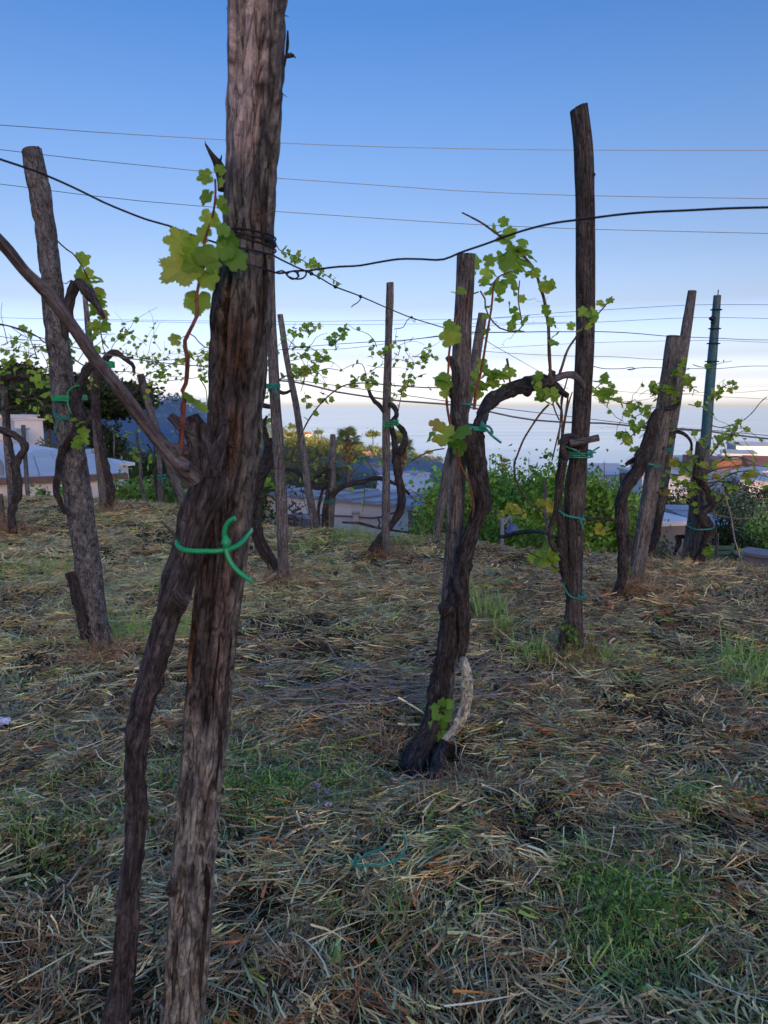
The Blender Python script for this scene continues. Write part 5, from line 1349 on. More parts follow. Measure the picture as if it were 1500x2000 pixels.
# ---- palms
def frond_mesh(L, seed):
    rng = np.random.default_rng(seed)
    mb = MB()
    q = [(0, 0, 0), (0, L * 0.3, L * 0.04), (0, L * 0.52, 0.02 * L)]
    tube(mb, q, [L * 0.018, L * 0.012, L * 0.008], 5, L / 6, None, False, col=(0.13, 0.16, 0.06))
    nf = 22
    V, f = [], []
    for k in range(nf):
        a = (k / (nf - 1) - 0.5) * 4.0
        ln = L * 0.52 * (1 - 0.22 * abs(a) / 2) * rng.uniform(0.9, 1.1)
        d = np.array([math.sin(a), math.cos(a), 0.0]); s = np.array([math.cos(a), -math.sin(a), 0]) * L * 0.022
        o = np.array([0, L * 0.52, 0.02 * L])
        m_ = o + d * ln * 0.55 + np.array([0, 0, -0.02 * L]); t_ = o + d * ln + np.array([0, 0, -0.22 * L * rng.uniform(0.5, 1.3)])
        b = len(V)
        V += [o, m_ + s, m_ - s, t_]
        f += [[b, b + 1, b + 2], [b + 1, b + 3, b + 2]]
    cols = np.tile(np.array((0.26, 0.33, 0.15)), (len(V), 1)) * np.repeat(rng.uniform(0.7, 1.4, nf), 4)[:, None]
    mb.add(V, [np.array(f)], col=cols)
    return mb
FR = [frond_mesh(1.0, k).mesh('palm_frond', MAT['foliage']) for k in range(3)]
def palm(label, px, ytop, ybase, wpx, Y, n=46, dead=12):
    top = W(px, ytop, Y); base = W(px, ybase, Y)
    rw = wpx * mpp(ytop, Y) / 2
    hub = Vector((top.x, Y, top.z - rw * 0.85))
    root = thing('fan_palm', label, 'palm tree', base, 'fan palms in the gardens')
    mb = MB(); r = rw * 0.11
    tube(mb, [base - Vector((0, 0, 0.5)), base.lerp(hub, 0.5), hub - Vector((0, 0, rw * 1.1)), hub], [r * 1.1, r * 0.9, r, r * 2.2], 12, rw / 4, d_cane)
    mb.build('trunk', MAT['cane'], root)
    rr = random.Random(int(px))
    for k in range(n + dead):
        o = bpy.data.objects.new('frond', FR[k % 3]); COL.objects.link(o); o.parent = root
        az = rr.uniform(0, 6.28)
        el = rr.uniform(-0.35, 1.45) if k < n else rr.uniform(-1.45, -0.95)
        o.rotation_euler = (el, rr.uniform(-0.5, 0.5), az) if True else None
        o.rotation_euler = (Matrix.Rotation(az, 3, 'Z') @ Matrix.Rotation(el, 3, 'X') @ Matrix.Rotation(rr.uniform(-0.6, 0.6), 3, 'Y')).to_euler()
        s = rw * rr.uniform(0.8, 1.1) * (1.0 if k < n else 0.75)
        o.scale = (s, s, s)
        o.location = hub - base + Vector((0, 0, 0 if k < n else -rw * rr.uniform(0.1, 0.7)))
    mb = MB()
    P = np.array(hub) + np.stack([RNG.normal(0, rw * 0.15, 500), RNG.normal(0, rw * 0.15, 500), -rw * RNG.uniform(0.3, 1.25, 500)], 1)
    cards(mb, P, rw * 0.22, leaf_cols(500, (0.30, 0.22, 0.13), 0.3))
    o = mb.build('dead_leaf_skirt', MAT['foliage'], root); kind(o, 'stuff')
    return root
palm('tall fan palm rising above the white wall in front of the sea', 680, 833, 985, 64, 60)
palm('second fan palm behind the thin centre post and its vine', 784, 848, 985, 60, 63)
palm('small fan palm crown above the broad bright shrub', 985, 895, 960, 30, 55, 24, 6)
palm('distant little palm above the town roofs', 1303, 895, 930, 22, 70, 18, 4)

# ================================================================== BUILDINGS
def quad_building(name, label, cat, px0, px1, Y0, Y1, ytop, depth, zb, wall='white_wash', roof='flat', roof_mat='roof_pale', windows=(), group=None, par=0.25, door=None, over=0.12):
    """front wall from (px0, Y0) to (px1, Y1), its top at photo row ytop; windows = (u, v, w, h) in parts of the front"""
    A = W(px0, ytop, Y0); zt = A.z
    B = W(px1, 1000, Y1)
    a = Vector((A.x, Y0, 0)); b = Vector((B.x, Y1, 0))
    t = (b - a); Lw = t.length; t.normalize(); nrm = Vector((-t.y, t.x, 0))
    if nrm.y < 0: nrm = -nrm
    root = thing(name, label, cat, (a.x, a.y, zb), group)
    mb = MB()
    c, d = b + nrm * depth, a + nrm * depth
    prism(mb, [a, b, c, d], zb, zt)
    w_ = mb.build('wall', MAT[wall], root)
    mb = MB()
    if roof == 'flat':
        o = over
        q = [a - t * o - nrm * o, b + t * o - nrm * o, c + t * o + nrm * o, d - t * o + nrm * o]
        prism(mb, q, zt + 0.004, zt + par)
        mb.build('roof', MAT[roof_mat], root)
    elif roof == 'gable':
        h = par; o = 0.25
        a2, b2, c2, d2 = a - t * o - nrm * o, b + t * o - nrm * o, c + t * o + nrm * o, d - t * o + nrm * o
        e, f = (a2 + d2) / 2, (b2 + c2) / 2
        z0 = zt + 0.004
        V = [(*a2.xy, z0), (*b2.xy, z0), (*c2.xy, z0), (*d2.xy, z0), (*e.xy, z0 + h), (*f.xy, z0 + h)]
        mb.add(V, [np.array([[0, 1, 5, 4], [2, 3, 4, 5], [3, 2, 1, 0]]), np.array([[1, 2, 5], [3, 0, 4]])])
        mb.build('roof', MAT[roof_mat], root)
    elif roof == 'shed':
        h = par; o = 0.15
        a2, b2, c2, d2 = a - t * o - nrm * o, b + t * o - nrm * o, c + t * o + nrm * o, d - t * o + nrm * o
        prism(mb, [a2, b2, c2, d2], [zt + 0.01, zt + 0.01, zt + 0.01 + h, zt + 0.01 + h], [zt + 0.1, zt + 0.1, zt + 0.1 + h, zt + 0.1 + h])
        mb.build('roof', MAT[roof_mat], root)
    H = zt - zb
    rz = math.atan2(t.y, t.x)
    for (u, v, ww, hh) in windows:
        p = a + t * (u * Lw); z = zb + v * H
        mb = MB(); s = 0.06 * max(1, Lw / 8)
        fw, fh = ww * Lw, hh * H
        for (ox, oz, sx, sz) in ((0, fh / 2, fw + s, s), (0, -fh / 2, fw + s, s), (-fw / 2, 0, s, fh - s), (fw / 2, 0, s, fh - s)):
            q = p + t * ox - nrm * 0.03
            box(mb, (q.x, q.y, z + oz), (sx, 0.10, sz), rz)
        fr = mb.build('window', MAT['frame'], root)
        mb = MB(); q = p - nrm * 0.012
        box(mb, (q.x, q.y, z), (fw - s, 0.03, fh - s), rz)
        mb.build('pane', MAT['glass_dark'], fr)
    return root, a, b, t, nrm, zt

MAT['brown_strip'] = plain_mat('brown_eaves_board', (0.20, 0.13, 0.11), 0.8, 0.2, 3, 0.1)
# ---- white house and the low white building on the left
HW = 'white block houses on the left slope'
quad_building('white_house', 'white blocky house with a stepped roof line under the pines', 'house', 28, 96, 44, 45, 822, 5, -6, windows=((0.42, 0.62, 0.13, 0.07), (0.75, 0.60, 0.08, 0.05), (0.2, 0.25, 0.12, 0.1)), par=0.12)
quad_building('white_house', 'narrow taller white house tower with the plain parapet beside the stepped house', 'house', 58, 86, 46.5, 47, 813, 3, -6, windows=(), par=0.1)
quad_building('white_house', 'lower white house front with dark openings at the left edge', 'house', -70, 24, 38, 38.5, 846, 5, -6, windows=((0.72, 0.80, 0.06, 0.1), (0.9, 0.72, 0.07, 0.12), (0.6, 0.55, 0.08, 0.1)), par=0.12)
quad_building('white_house', 'small white cube annexe standing before the stepped house', 'house', 55, 73, 36, 36.2, 864, 2.5, -5, windows=(), par=0.08)
dish = thing('satellite_dish', 'round grey dish on the front of the stepped white house', 'dish', W(31, 850, 43.6))
mb = MB(); c = W(31, 848, 43.55)
aa = np.linspace(0, 2 * np.pi, 20, endpoint=False)
for k, (r0, z0) in enumerate(((0.0, 0.12), (0.14, 0.09), (0.24, 0.0))):
    pass
V = [(c.x, c.y + 0.1, c.z)] + [(c.x + 0.17 * math.cos(t), c.y + 0.05, c.z + 0.17 * math.sin(t)) for t in aa] + [(c.x + 0.27 * math.cos(t), c.y - 0.06, c.z + 0.27 * math.sin(t)) for t in aa]
tri = np.array([[0, 1 + k, 1 + (k + 1) % 20] for k in range(20)]); qd = np.array([[1 + k, 21 + k, 21 + (k + 1) % 20, 1 + (k + 1) % 20] for k in range(20)])
mb.add(V, [tri, qd]); mb.build('bowl', MAT['slate'], dish)
mb = MB(); tube(mb, [c + Vector((0, .1, 0)), c + Vector((0, .9, -0.1))], 0.03, 6, 0.2); mb.build('arm', MAT['slate'], dish)

# low white building along the terrace foot: a wall, a brown eaves strip, a pale stepped roof
lowb = thing('low_building', 'long low white building with a pale flat roof and brown eaves strip on the left', 'building', W(100, 965, 17))
A = W(-160, 933, 16.2); B = W(232, 925, 18.2)
zt = -0.17
a, b = Vector((A.x, 16.2, 0)), Vector((B.x, 18.2, 0))
t = (b - a).normalized(); nr = Vector((-t.y, t.x, 0))
mb = MB(); prism(mb, [a, b, b + nr * 7, a + nr * 7], -4.2, zt - 0.10); mb.build('wall', MAT['white_wash'], lowb)
mb = MB(); prism(mb, [a - nr * 0.18, b - nr * 0.18 + t * 0.2, b + nr * 0.0 + t * 0.2, a], zt - 0.09, zt + 0.06); mb.build('eaves_strip', MAT['brown_strip'], lowb)
q = [a + nr * 0.004, b + nr * 0.004 + t * 0.2, b + nr * 7 + t * 0.2, a + nr * 7]
for k in range(9):          # roof laid in broad pale sheets, each slightly proud of the next
    u0, u1 = k / 9, (k + 1) / 9
    mb = MB()
    prism(mb, [q[0].lerp(q[1], u0), q[0].lerp(q[1], u1 - 0.004), q[3].lerp(q[2], u1 - 0.004), q[3].lerp(q[2], u0)], zt - 0.095, [zt + 0.05 + 0.012 * (k % 2), zt + 0.05 + 0.012 * (k % 2), zt + 0.32 + 0.02 * (k % 2), zt + 0.32 + 0.02 * (k % 2)])
    mb.build('roof_sheet', MAT['roof_pale'], lowb)
quad_building('shed', 'white shed with a sloping pale roof right of the low building', 'shed', 165, 255, 21, 22.5, 918, 5, -4.6, roof='shed', roof_mat='white_wash', par=0.5)
tank = thing('water_tank', 'rounded grey tank standing on the low roof at the left edge', 'tank', W(0, 928, 16.8))
mb = MB(); c = W(-2, 928, 17.0); tube(mb, [c, c + Vector((0, 0, 0.2)), c + Vector((0, 0, 0.34)), c + Vector((0, 0, 0.40))], [0.12, 0.13, 0.10, 0.03], 16, 0.04); mb.build('drum', MAT['slate'], tank)

# ---- white building below the terrace, in the middle
mid = thing('white_building', 'long white-walled building with grey sheet roof below the terrace in the middle', 'building', W(650, 1030, 14.5))
a, b = W(440, 962, 17.0), W(797, 1000, 13.2)
zt = W(797, 992, 13.2).z
a = Vector((a.x, 17.0, 0)); b = Vector((b.x, 13.2, 0)); t = (b - a).normalized(); nr = Vector((-t.y, t.x, 0))
za = W(440, 958, 17.0).z
mb = MB(); prism(mb, [a, b, b + nr * 2.1, a + nr * 0.5], -5, [za, zt, zt, za]); mb.build('wall', MAT['white_wash'], mid)
nS = 16
for k in range(nS):
    u0, u1 = k / nS, (k + 1) / nS
    p0, p1 = a.lerp(b, u0), a.lerp(b, u1 - 0.003)
    z0, z1 = za + (zt - za) * u0 + 0.004, za + (zt - za) * u1 + 0.004
    e = 0.04 * (k % 2)
    mb = MB(); prism(mb, [p0 - nr * 0.1, p1 - nr * 0.1, p1 + nr * (0.6 + 1.6 * u1), p0 + nr * (0.6 + 1.6 * u0)], [z0, z1, z1 + 0.02, z0 + 0.02], [z0 + 0.04 + e, z1 + 0.04 + e, z1 + 0.06 + e, z0 + 0.06 + e])
    mb.build('roof_sheet', MAT['slate'], mid)
mb = MB()
pp = [W(588, 1004, 15.2), W(660, 1006, 14.4), W(735, 1010, 13.7), W(792, 994, 13.05)]
def on_wall(px, py, off=0.06):
    """the point of the white wall seen at that pixel"""
    d = W(px, py, 10.0) - Vector((0, 0, CAMZ)); n_ = nr
    k = (a.dot(n_)) / d.dot(n_)
    return Vector((0, 0, CAMZ)) + d * k - n_ * off
tube(mb, [on_wall(*q) for q in ((588, 1004), (640, 1006), (690, 1008), (735, 1011), (765, 1003), (792, 995))], 0.016, 7, 0.2); mb.build('pipe', MAT['cane_red'], mid)
chim = on_wall(703, 1030, 0.12)
mb = MB(); box(mb, (chim.x, chim.y, on_wall(703, 1017, 0.12).z), (0.10, 0.10, 0.42)); cb = mb.build('vent_post', MAT['plaster'], mid)
mb = MB(); box(mb, (chim.x, chim.y, on_wall(703, 1001, 0.12).z), (0.15, 0.15, 0.05)); mb.build('vent_cap', MAT['concrete'], mid)
quad_building('shed', 'small shed under a blue-grey tarpaulin right of the white building', 'shed', 797, 852, 12.4, 12.0, 995, 2.2, -4, wall='concrete', roof='shed', roof_mat='slate', par=0.16)
quad_building('low_wall', 'low grey garden wall at the left end of the white building', 'wall', 560, 612, 12.4, 11.9, 1010, 0.25, -4, wall='concrete', roof='flat', roof_mat='concrete', par=0.04, over=0.02)
quad_building('terraced_house', 'flat brown roofed house beyond the white building', 'house', 740, 850, 34, 34, 962, 7, -9, wall='plaster', roof='flat', roof_mat='roof_pale', windows=((0.75, 0.85, 0.05, 0.08),), par=0.15)
bran = thing('fallen_branch', 'bare dead branch lying along the terrace edge before the white wall', 'branch', W(690, 1022, 9.3))
mb = MB(); tube(mb, px_path([(668, 1020), (700, 1022), (735, 1030), (775, 1037), (800, 1040)], 9.3), [0.012, 0.018, 0.02, 0.016, 0.012], 9, 0.04, d_vine); mb.build('stem', MAT['vine'], bran)
mb = MB(); tube(mb, px_path([(738, 1030), (742, 1022), (738, 1012)], 9.3), [0.012, 0.012, 0.008], 8, 0.03, d_cane); mb.build('side_twig', MAT['vine'], bran)

# ---- grey shed on the right
quad_building('shed', 'grey concrete shed with a pale blue sheet roof behind the cracked post', 'shed', 1255, 1340, 13.2, 13.4, 1028, 3.0, -4.5, wall='concrete', roof='shed', roof_mat='white_wash', par=0.02)
quad_building('shed', 'low shed with a pale blue roof behind the gnarled vine', 'shed', 1385, 1425, 14.5, 14.5, 1035, 2.2, -4.5, wall='concrete', roof='shed', roof_mat='slate', par=0.1)
quad_building('garden_wall', 'rough stone garden wall at the right picture edge', 'wall', 1440, 1560, 10.2, 9.6, 1082, 0.4, -3.5, wall='concrete', roof='flat', roof_mat='concrete', par=0.05, over=0.03)

# ---- town houses on the right
def th(label, *a, **k):
    a = list(a); a[4] -= 9
    return quad_building('town_house', label, 'house', *a, group='town houses on the slope to the right', **k)
th('pale house with a wide terrace at the right edge of the town', 1440, 1560, 70, 68, 886, 10, -12, wall='plaster', windows=((0.2, 0.8, 0.07, 0.09), (0.55, 0.8, 0.07, 0.09)), par=0.3)
th('cream house with a small red-roofed box on top', 1412, 1470, 58, 57, 899, 6, -11, wall='plaster', windows=((0.4, 0.86, 0.18, 0.07), (0.75, 0.7, 0.08, 0.1)), par=0.2)
th('house with a large orange tiled roof at the right edge', 1474, 1580, 50, 49, 926, 6, -10, wall='white_wash', roof='gable', roof_mat='tile', par=0.8, windows=((0.3, 0.8, 0.08, 0.1), (0.6, 0.8, 0.08, 0.1)))
th('pink house with a red terrace wall above the hedges', 1400, 1436, 46, 46, 922, 5, -9, wall='pink_plaster', roof_mat='tile', windows=((0.3, 0.82, 0.12, 0.1), (0.7, 0.82, 0.12, 0.1)), par=0.5)
th('white house with a bluish awning beside the pink house', 1432, 1475, 43, 42, 932, 5, -9, windows=((0.3, 0.80, 0.2, 0.10), (0.75, 0.80, 0.12, 0.10)), par=0.15)
th('grey-white house low at the right edge under the orange roof', 1450, 1560, 36, 35, 952, 5, -8, windows=((0.25, 0.8, 0.07, 0.1), (0.5, 0.8, 0.07, 0.1)), par=0.15)
th('long pale house with small dark windows behind the twin-stemmed vine', 1288, 1372, 50, 50, 924, 6, -9, wall='plaster', windows=((0.12, 0.82, 0.06, 0.12), (0.32, 0.82, 0.06, 0.12), (0.55, 0.82, 0.06, 0.12), (0.8, 0.82, 0.06, 0.12)), par=0.15)
th('lower pale house front in the gap beside the stout cracked post', 1255, 1345, 40, 40, 938, 4, -7, wall='white_wash', windows=((0.5, 0.72, 0.07, 0.16), (0.75, 0.72, 0.07, 0.16)), par=0.12)
th('slate-roofed house at the left end of the town above the shrubs', 1165, 1225, 46, 46, 936, 6, -8, wall='white_wash', roof='gable', roof_mat='roof_pale', par=0.5, windows=((0.3, 0.85, 0.08, 0.1), (0.65, 0.85, 0.08, 0.1)))
th('small white cube house standing left of the pink house', 1374, 1400, 54, 54, 918, 4, -9, windows=((0.5, 0.86, 0.14, 0.09),), par=0.15)
th('white house tucked under the pale terrace house at the right', 1448, 1490, 60, 60, 906, 4, -9, windows=((0.25, 0.86, 0.1, 0.08), (0.6, 0.86, 0.1, 0.08)), par=0.15)
th('tall narrow pale house just above the olive tree', 1408, 1432, 40, 40, 944, 4, -8, windows=((0.5, 0.78, 0.14, 0.12),), par=0.12)
th('white house with a flat roof between the two leaning posts and the steel pole', 1312, 1352, 58, 58, 914, 4, -9, windows=((0.3, 0.86, 0.1, 0.08), (0.7, 0.86, 0.1, 0.08)), par=0.12)
th('plain pale house with a flat roof behind the tangled vine', 1340, 1410, 62, 62, 912, 6, -11, wall='plaster', windows=((0.3, 0.85, 0.08, 0.08), (0.65, 0.85, 0.08, 0.08)), par=0.2)

# ---- houses across the valley
VH = 'houses across the valley'
def vh(label, px0, px1, Y, ytop, ybot, wall='white_wash', roof='flat', rm='roof_pale', par=0.5, win=2):
    zb = W(px0, ybot, Y).z - 3
    H = W(px0, ytop, Y).z - zb
    ww = tuple(((k + 0.6) / (win + 0.2), 1 - 1.6 / H if H > 3 else 0.6, 0.5 / (win + 1) * 0.5, min(0.3, 1.3 / H)) for k in range(win))
    return quad_building('valley_house', label, 'house', px0, px1, Y, Y + 2, ytop, 8, zb, wall=wall, roof=roof, roof_mat=rm, windows=ww, par=par, group=VH)
vh('pink villa with a red roof left of the second fan palm', 702, 728, 300, 890, 904, 'pink_plaster', 'gable', 'tile', 1.6, 3)
vh('white flat house under the crest left of the tall fan palm', 612, 645, 330, 876, 890, win=4)
vh('second white flat house lower left of the tall fan palm', 606, 640, 300, 888, 900, win=4)
vh('pale house row behind the slim leaning stake', 540, 590, 240, 896, 915, 'plaster', win=5)
vh('white house low in the smoke right of the thin centre post', 776, 800, 170, 930, 948, 'white_wash', win=3)
vh('small white house at the foot of the sunlit headland', 815, 840, 200, 928, 938, 'white_wash', win=2)
vh('small white cottage in the smoky slope below the palm', 738, 752, 220, 912, 922, 'plaster', 'gable', 'tile', 1.0, 2)
vh('tiny pale house high on the smoky left slope', 300, 322, 230, 836, 846, 'plaster', win=2)
vh('pale flat terrace house in the middle of the smoke', 268, 292, 200, 842, 852, 'plaster', win=3)
vh('white farmhouse near the foot of the smoky slope', 322, 352, 160, 868, 882, 'white_wash', win=3)
vh('pale house with a tiled roof in the trees under the smoke', 205, 232, 110, 868, 884, 'plaster', 'gable', 'tile', 1.0, 3)
vh('sunlit villa on the crest seen beside the slim leaning stake', 596, 612, 470, 848, 858, 'plaster', 'gable', 'tile', 1.5, 2)

# ================================================================== WOODS ON THE HILLSIDE
mb = MB()
n = 5200
x = RNG.uniform(-260, 120, n); y = RNG.uniform(60, 760, n) 
z = terrain_z(x, y)
okm = (z > -75) & (fbm2(x, y, 0.015, 2, 61) + RNG.random(n) * 0.9 > 0.18) & ~((y < 110) & (np.abs(x) < 40))
x, y, z = x[okm], y[okm], z[okm]
rad = RNG.uniform(1.6, 3.8, len(x))
K = 34
P = np.stack([x, y, z + rad * 0.7], 1)[:, None, :] + RNG.normal(0, 1, (len(x), K, 3)) * (rad[:, None, None] * np.array([0.5, 0.5, 0.42]))
tone = RNG.uniform(0, 1, len(x))[:, None]
base = np.array((0.05, 0.08, 0.03)) * (1 - tone) + np.array((0.19, 0.21, 0.075)) * tone
colw = np.repeat(base, K, 0) * RNG.normal(1, 0.25, (len(x) * K, 1)).clip(0.5, 1.6)
cards(mb, P.reshape(-1, 3), np.repeat(rad * 0.42, K), colw)
wood_o = mb.build('distant_woodland', MAT['foliage']); kind(wood_o, 'stuff')

# single pines that stand up on the crest
CREST = [('umbrella pine on the sunlit crest right of the tall palm', 776, 838, 560), ('low umbrella pine at the right end of the sunlit crest', 728, 840, 540), ('round pine on the crest beside the half hidden pale post', 572, 828, 430), ('flat-topped pine on the crest left of the tall palm', 622, 838, 500), ('pine on the headland that runs down to the sea', 838, 878, 600), ('last pine at the tip of the headland', 858, 892, 620), ('pine on the skyline left of the sawn-off stake', 262, 745, 150), ('pine on the skyline behind the spurs of the nearest vine', 350, 775, 210), ('pine on the skyline left of the big front post', 392, 786, 240)]
for lab, px, yt, Y in CREST:
    p = W(px, yt, Y); zb = tz(p.x, Y)
    h = max(5.0, min(14.0, p.z - zb))
    tree('pine_tree', lab, 'pine tree', (p.x, Y, p.z - h), h, (h * 0.42, h * 0.42, h * 0.2), 420, h * 0.10, (0.11, 0.14, 0.05), h * 0.03, 'pines on the hillside', 24, 3, 0.8, hollow=0.3)

# ================================================================== SMOKE
def blob(c, rad, seed, n=28):
    th = np.linspace(0, np.pi, n); ph = np.linspace(0, 2 * np.pi, n * 2, endpoint=False)
    T, Pp = np.meshgrid(th, ph, indexing='ij')
    d = np.stack([np.sin(T) * np.cos(Pp), np.sin(T) * np.sin(Pp), np.cos(T)], 2)
    r = 1 + 0.35 * fbm(d.reshape(-1, 3) * 1.8 + seed, 3, seed).reshape(T.shape)
    V = (d * r[:, :, None] * np.array(rad) + np.array(c)).reshape(-1, 3)
    m_ = n * 2
    i = np.arange(n - 1)[:, None] * m_; j = np.arange(m_)[None]; j2 = (j + 1) % m_
    q = np.stack([i + j, i + m_ + j, i + m_ + j2, i + j2], 2).reshape(-1, 4)
    mb = MB(); mb.add(V, [q], smooth=True)
    return mb
def smoke_mat(name, dens):
    m = bpy.data.materials.new(name); m.use_nodes = True
    nt = m.node_tree
    for n_ in list(nt.nodes): nt.nodes.remove(n_)
    out = N(nt, 'OutputMaterial'); pv = N(nt, 'VolumePrincipled')
    pv.inputs['Color'].default_value = (0.26, 0.54, 1.0, 1)
    pv.inputs['Density'].default_value = dens
    pv.inputs['Anisotropy'].default_value = 0.0
    nt.links.new(pv.outputs[0], out.inputs['Volume'])
    return m
for c, rad, dens, sd in ((W(330, 835, 120), (18, 30, 6), 0.014, 3), (W(650, 930, 190), (40, 40, 5), 0.005, 9), (W(800, 925, 200), (22, 40, 5), 0.006, 12)):
    o = blob(c, rad, sd).build('smoke', smoke_mat('blue_smoke', dens)); kind(o, 'stuff')
# ================================================================== WIRES
def wire(label, pts, Y, r=0.0016, mat='wire', name='trellis_wire', cat='wire', extra=None, group='wires strung across the vineyard', step=0.05, n=6):
    P = px_path(pts, Y)
    mb = MB()
    tube(mb, P, r, n, step, None, True)
    root = thing(name, label, cat, P[0], group)
    mb.build('strand', MAT[mat], root)
    return root

fw_l = [(-40, 297), (0, 311), (60, 331), (110, 351), (160, 374), (200, 394), (245, 413), (290, 430), (330, 441), (370, 457), (410, 470), (440, 480), (470, 484), (500, 490), (530, 497)]
fwY = [1.15, 1.18, 1.21, 1.24, 1.27, 1.3, 1.33, 1.36, 1.38, 1.39, 1.40, 1.405, 1.405, 1.41, 1.44]
fw = wire('thick dark wire wound round the big front post and running off both sides', fw_l, fwY, 0.0019, step=0.02, n=8)
fwr = [(440, 488), (470, 512), (500, 520), (530, 530), (548, 534), (575, 529), (600, 529), (620, 526), (660, 521), (700, 519), (740, 512), (780, 506), (820, 506), (864, 507), (900, 493), (950, 476), (990, 461), (1030, 448), (1080, 436), (1140, 428), (1210, 419), (1270, 414), (1340, 411), (1420, 407), (1500, 405), (1560, 404)]
frY = [1.405, 1.40, 1.405, 1.42, 1.44, 1.45, 1.45, 1.45, 1.44, 1.43, 1.42, 1.41, 1.40, 1.38, 1.37, 1.35, 1.34, 1.32, 1.31, 1.29, 1.27, 1.25, 1.23, 1.21, 1.19, 1.18]
mb = MB(); tube(mb, px_path(fwr, frY), 0.0019, 8, 0.015); mb.build('strand', MAT['wire'], fw)
for row, dz in ((455, 10), (460, 18), (470, 4), (466, 22)):
    c = W(487, row, FY); r = 51 * mpp(row, FY)
    mb = MB(); t = np.linspace(0, 2 * np.pi, 40)
    m_ = mpp(row, FY)
    tube(mb, [c + Vector((r * math.cos(q) * 1.0, r * math.sin(q) * 1.04, -dz * m_ * (0.5 + 0.5 * math.cos(q)))) for q in t], 0.0018, 7, 0.012, None, False)
    mb.build('winding', MAT['wire'], fw)
kn = [(536, 533), (545, 530), (552, 529), (558, 534), (566, 543), (574, 545), (582, 541), (580, 533), (574, 530), (566, 531), (560, 537), (570, 543), (582, 545), (592, 543), (598, 536), (596, 529), (589, 527), (582, 532), (584, 540)]
mb = MB(); tube(mb, px_path(kn, [1.438 - 0.006 * (k % 2) for k in range(len(kn))]), 0.0017, 7, 0.004); mb.build('twisted_knot', MAT['wire'], fw)

wire('highest thin cable across the sky above the tall dark post level', [(-60, 240), (0, 244), (200, 259), (400, 271), (560, 280), (750, 287), (950, 291), (1120, 293), (1500, 294), (1600, 294)], 13.0, 0.0055, 'wire_far', name='overhead_cable', cat='cable', step=1)
wire('second thin cable across the sky under the highest one', [(-60, 285), (0, 292), (150, 310), (300, 325), (450, 340), (540, 348), (700, 359), (900, 373), (1100, 381), (1300, 385), (1500, 388), (1600, 389)], 13.2, 0.0055, 'wire_far', name='overhead_cable', cat='cable', step=1)
wire('third thin cable across the sky, crossing the big post at the knot height', [(-60, 352), (0, 359), (150, 379), (300, 395), (450, 407), (540, 413), (700, 424), (900, 437), (1050, 444), (1200, 449), (1500, 456), (1600, 458)], 13.4, 0.0055, 'wire_far', name='overhead_cable', cat='cable', step=1)
wire('knotted wire slanting from the big front post down to the middle post', [(520, 490), (545, 505), (580, 522), (620, 540), (655, 560), (700, 577), (760, 603), (805, 621), (850, 635), (884, 645), (900, 648)], [1.5, 1.6, 1.75, 1.95, 2.1, 2.3, 2.6, 2.85, 3.1, 3.25, 3.28], 0.0022, step=0.04)
mb = MB()
for px, py, Y in ((608, 534, 1.9), (655, 560, 2.1), (704, 579, 2.32), (804, 620, 2.85)):
    c = W(px, py, Y); tube(mb, [c + Vector((-0.006, 0, 0.003)), c, c + Vector((0.006, 0, -0.003))], [0.002, 0.006, 0.002], 7, 0.003)
mb.build('knots', MAT['wire'], bpy.data.objects['trellis_wire.001'])
mb = MB()
for q in ([(804, 618), (795, 626), (790, 636), (786, 640), (770, 643)], [(806, 620), (812, 626), (810, 630), (806, 626)], [(706, 580), (700, 590), (690, 596), (686, 600)]): tube(mb, px_path(q, 2.83 if q[0][0] > 800 else 2.32), 0.0016, 5, 0.01)
mb.build('loose_end', MAT['wire'], bpy.data.objects['trellis_wire.001'])
wire('trellis wire continuing from the middle post down behind the arching arm', [(905, 650), (935, 655), (960, 672), (1000, 695), (1040, 718), (1070, 735), (1110, 760)], [3.3, 3.6, 4.0, 4.5, 5.0, 5.4, 6.0], 0.0018)
wire('level trellis wire from the middle post past the tall post to the right edge', [(890, 648), (940, 649), (1000, 649), (1060, 648), (1120, 648), (1180, 648), (1240, 651), (1310, 657), (1390, 660), (1450, 663), (1500, 664), (1580, 663)], [3.35, 3.6, 3.9, 4.1, 4.3, 4.5, 4.9, 5.4, 5.9, 6.3, 6.6, 6.9], 0.0026)
wire('thin trellis wire with nodes between the pale post and the middle post', [(480, 692), (540, 684), (600, 677), (660, 672), (720, 668), (780, 665), (830, 660), (890, 653)], [6.8, 6.5, 6.2, 5.8, 5.2, 4.6, 4.0, 3.35], 0.0026)
wire('lower sagging trellis wire past the thin centre post', [(470, 685), (560, 683), (640, 683), (720, 676), (800, 664), (860, 655)], 7.4, 0.0026, 'wire_far')
wire('faint high wire on the right with small knots, upper of the pair', [(880, 628), (1000, 618), (1100, 610), (1200, 604), (1320, 597), (1390, 595), (1480, 595), (1580, 596)], 9.5, 0.0030, 'wire_far')
wire('faint high wire on the right, lower of the pair', [(880, 640), (1000, 634), (1150, 630), (1310, 622), (1390, 620), (1500, 622), (1580, 623)], 9.6, 0.0030, 'wire_far')
wire('faint wire at the height of the stout post top', [(960, 680), (1100, 672), (1200, 668), (1300, 666), (1400, 665), (1480, 668), (1580, 672)], 9.8, 0.0027, 'wire_far')
wire('grey wire ending in a twist at the stout cracked post', [(920, 684), (1000, 690), (1100, 695), (1200, 697), (1260, 701), (1298, 702)], 6.0, 0.0021, 'wire_far')
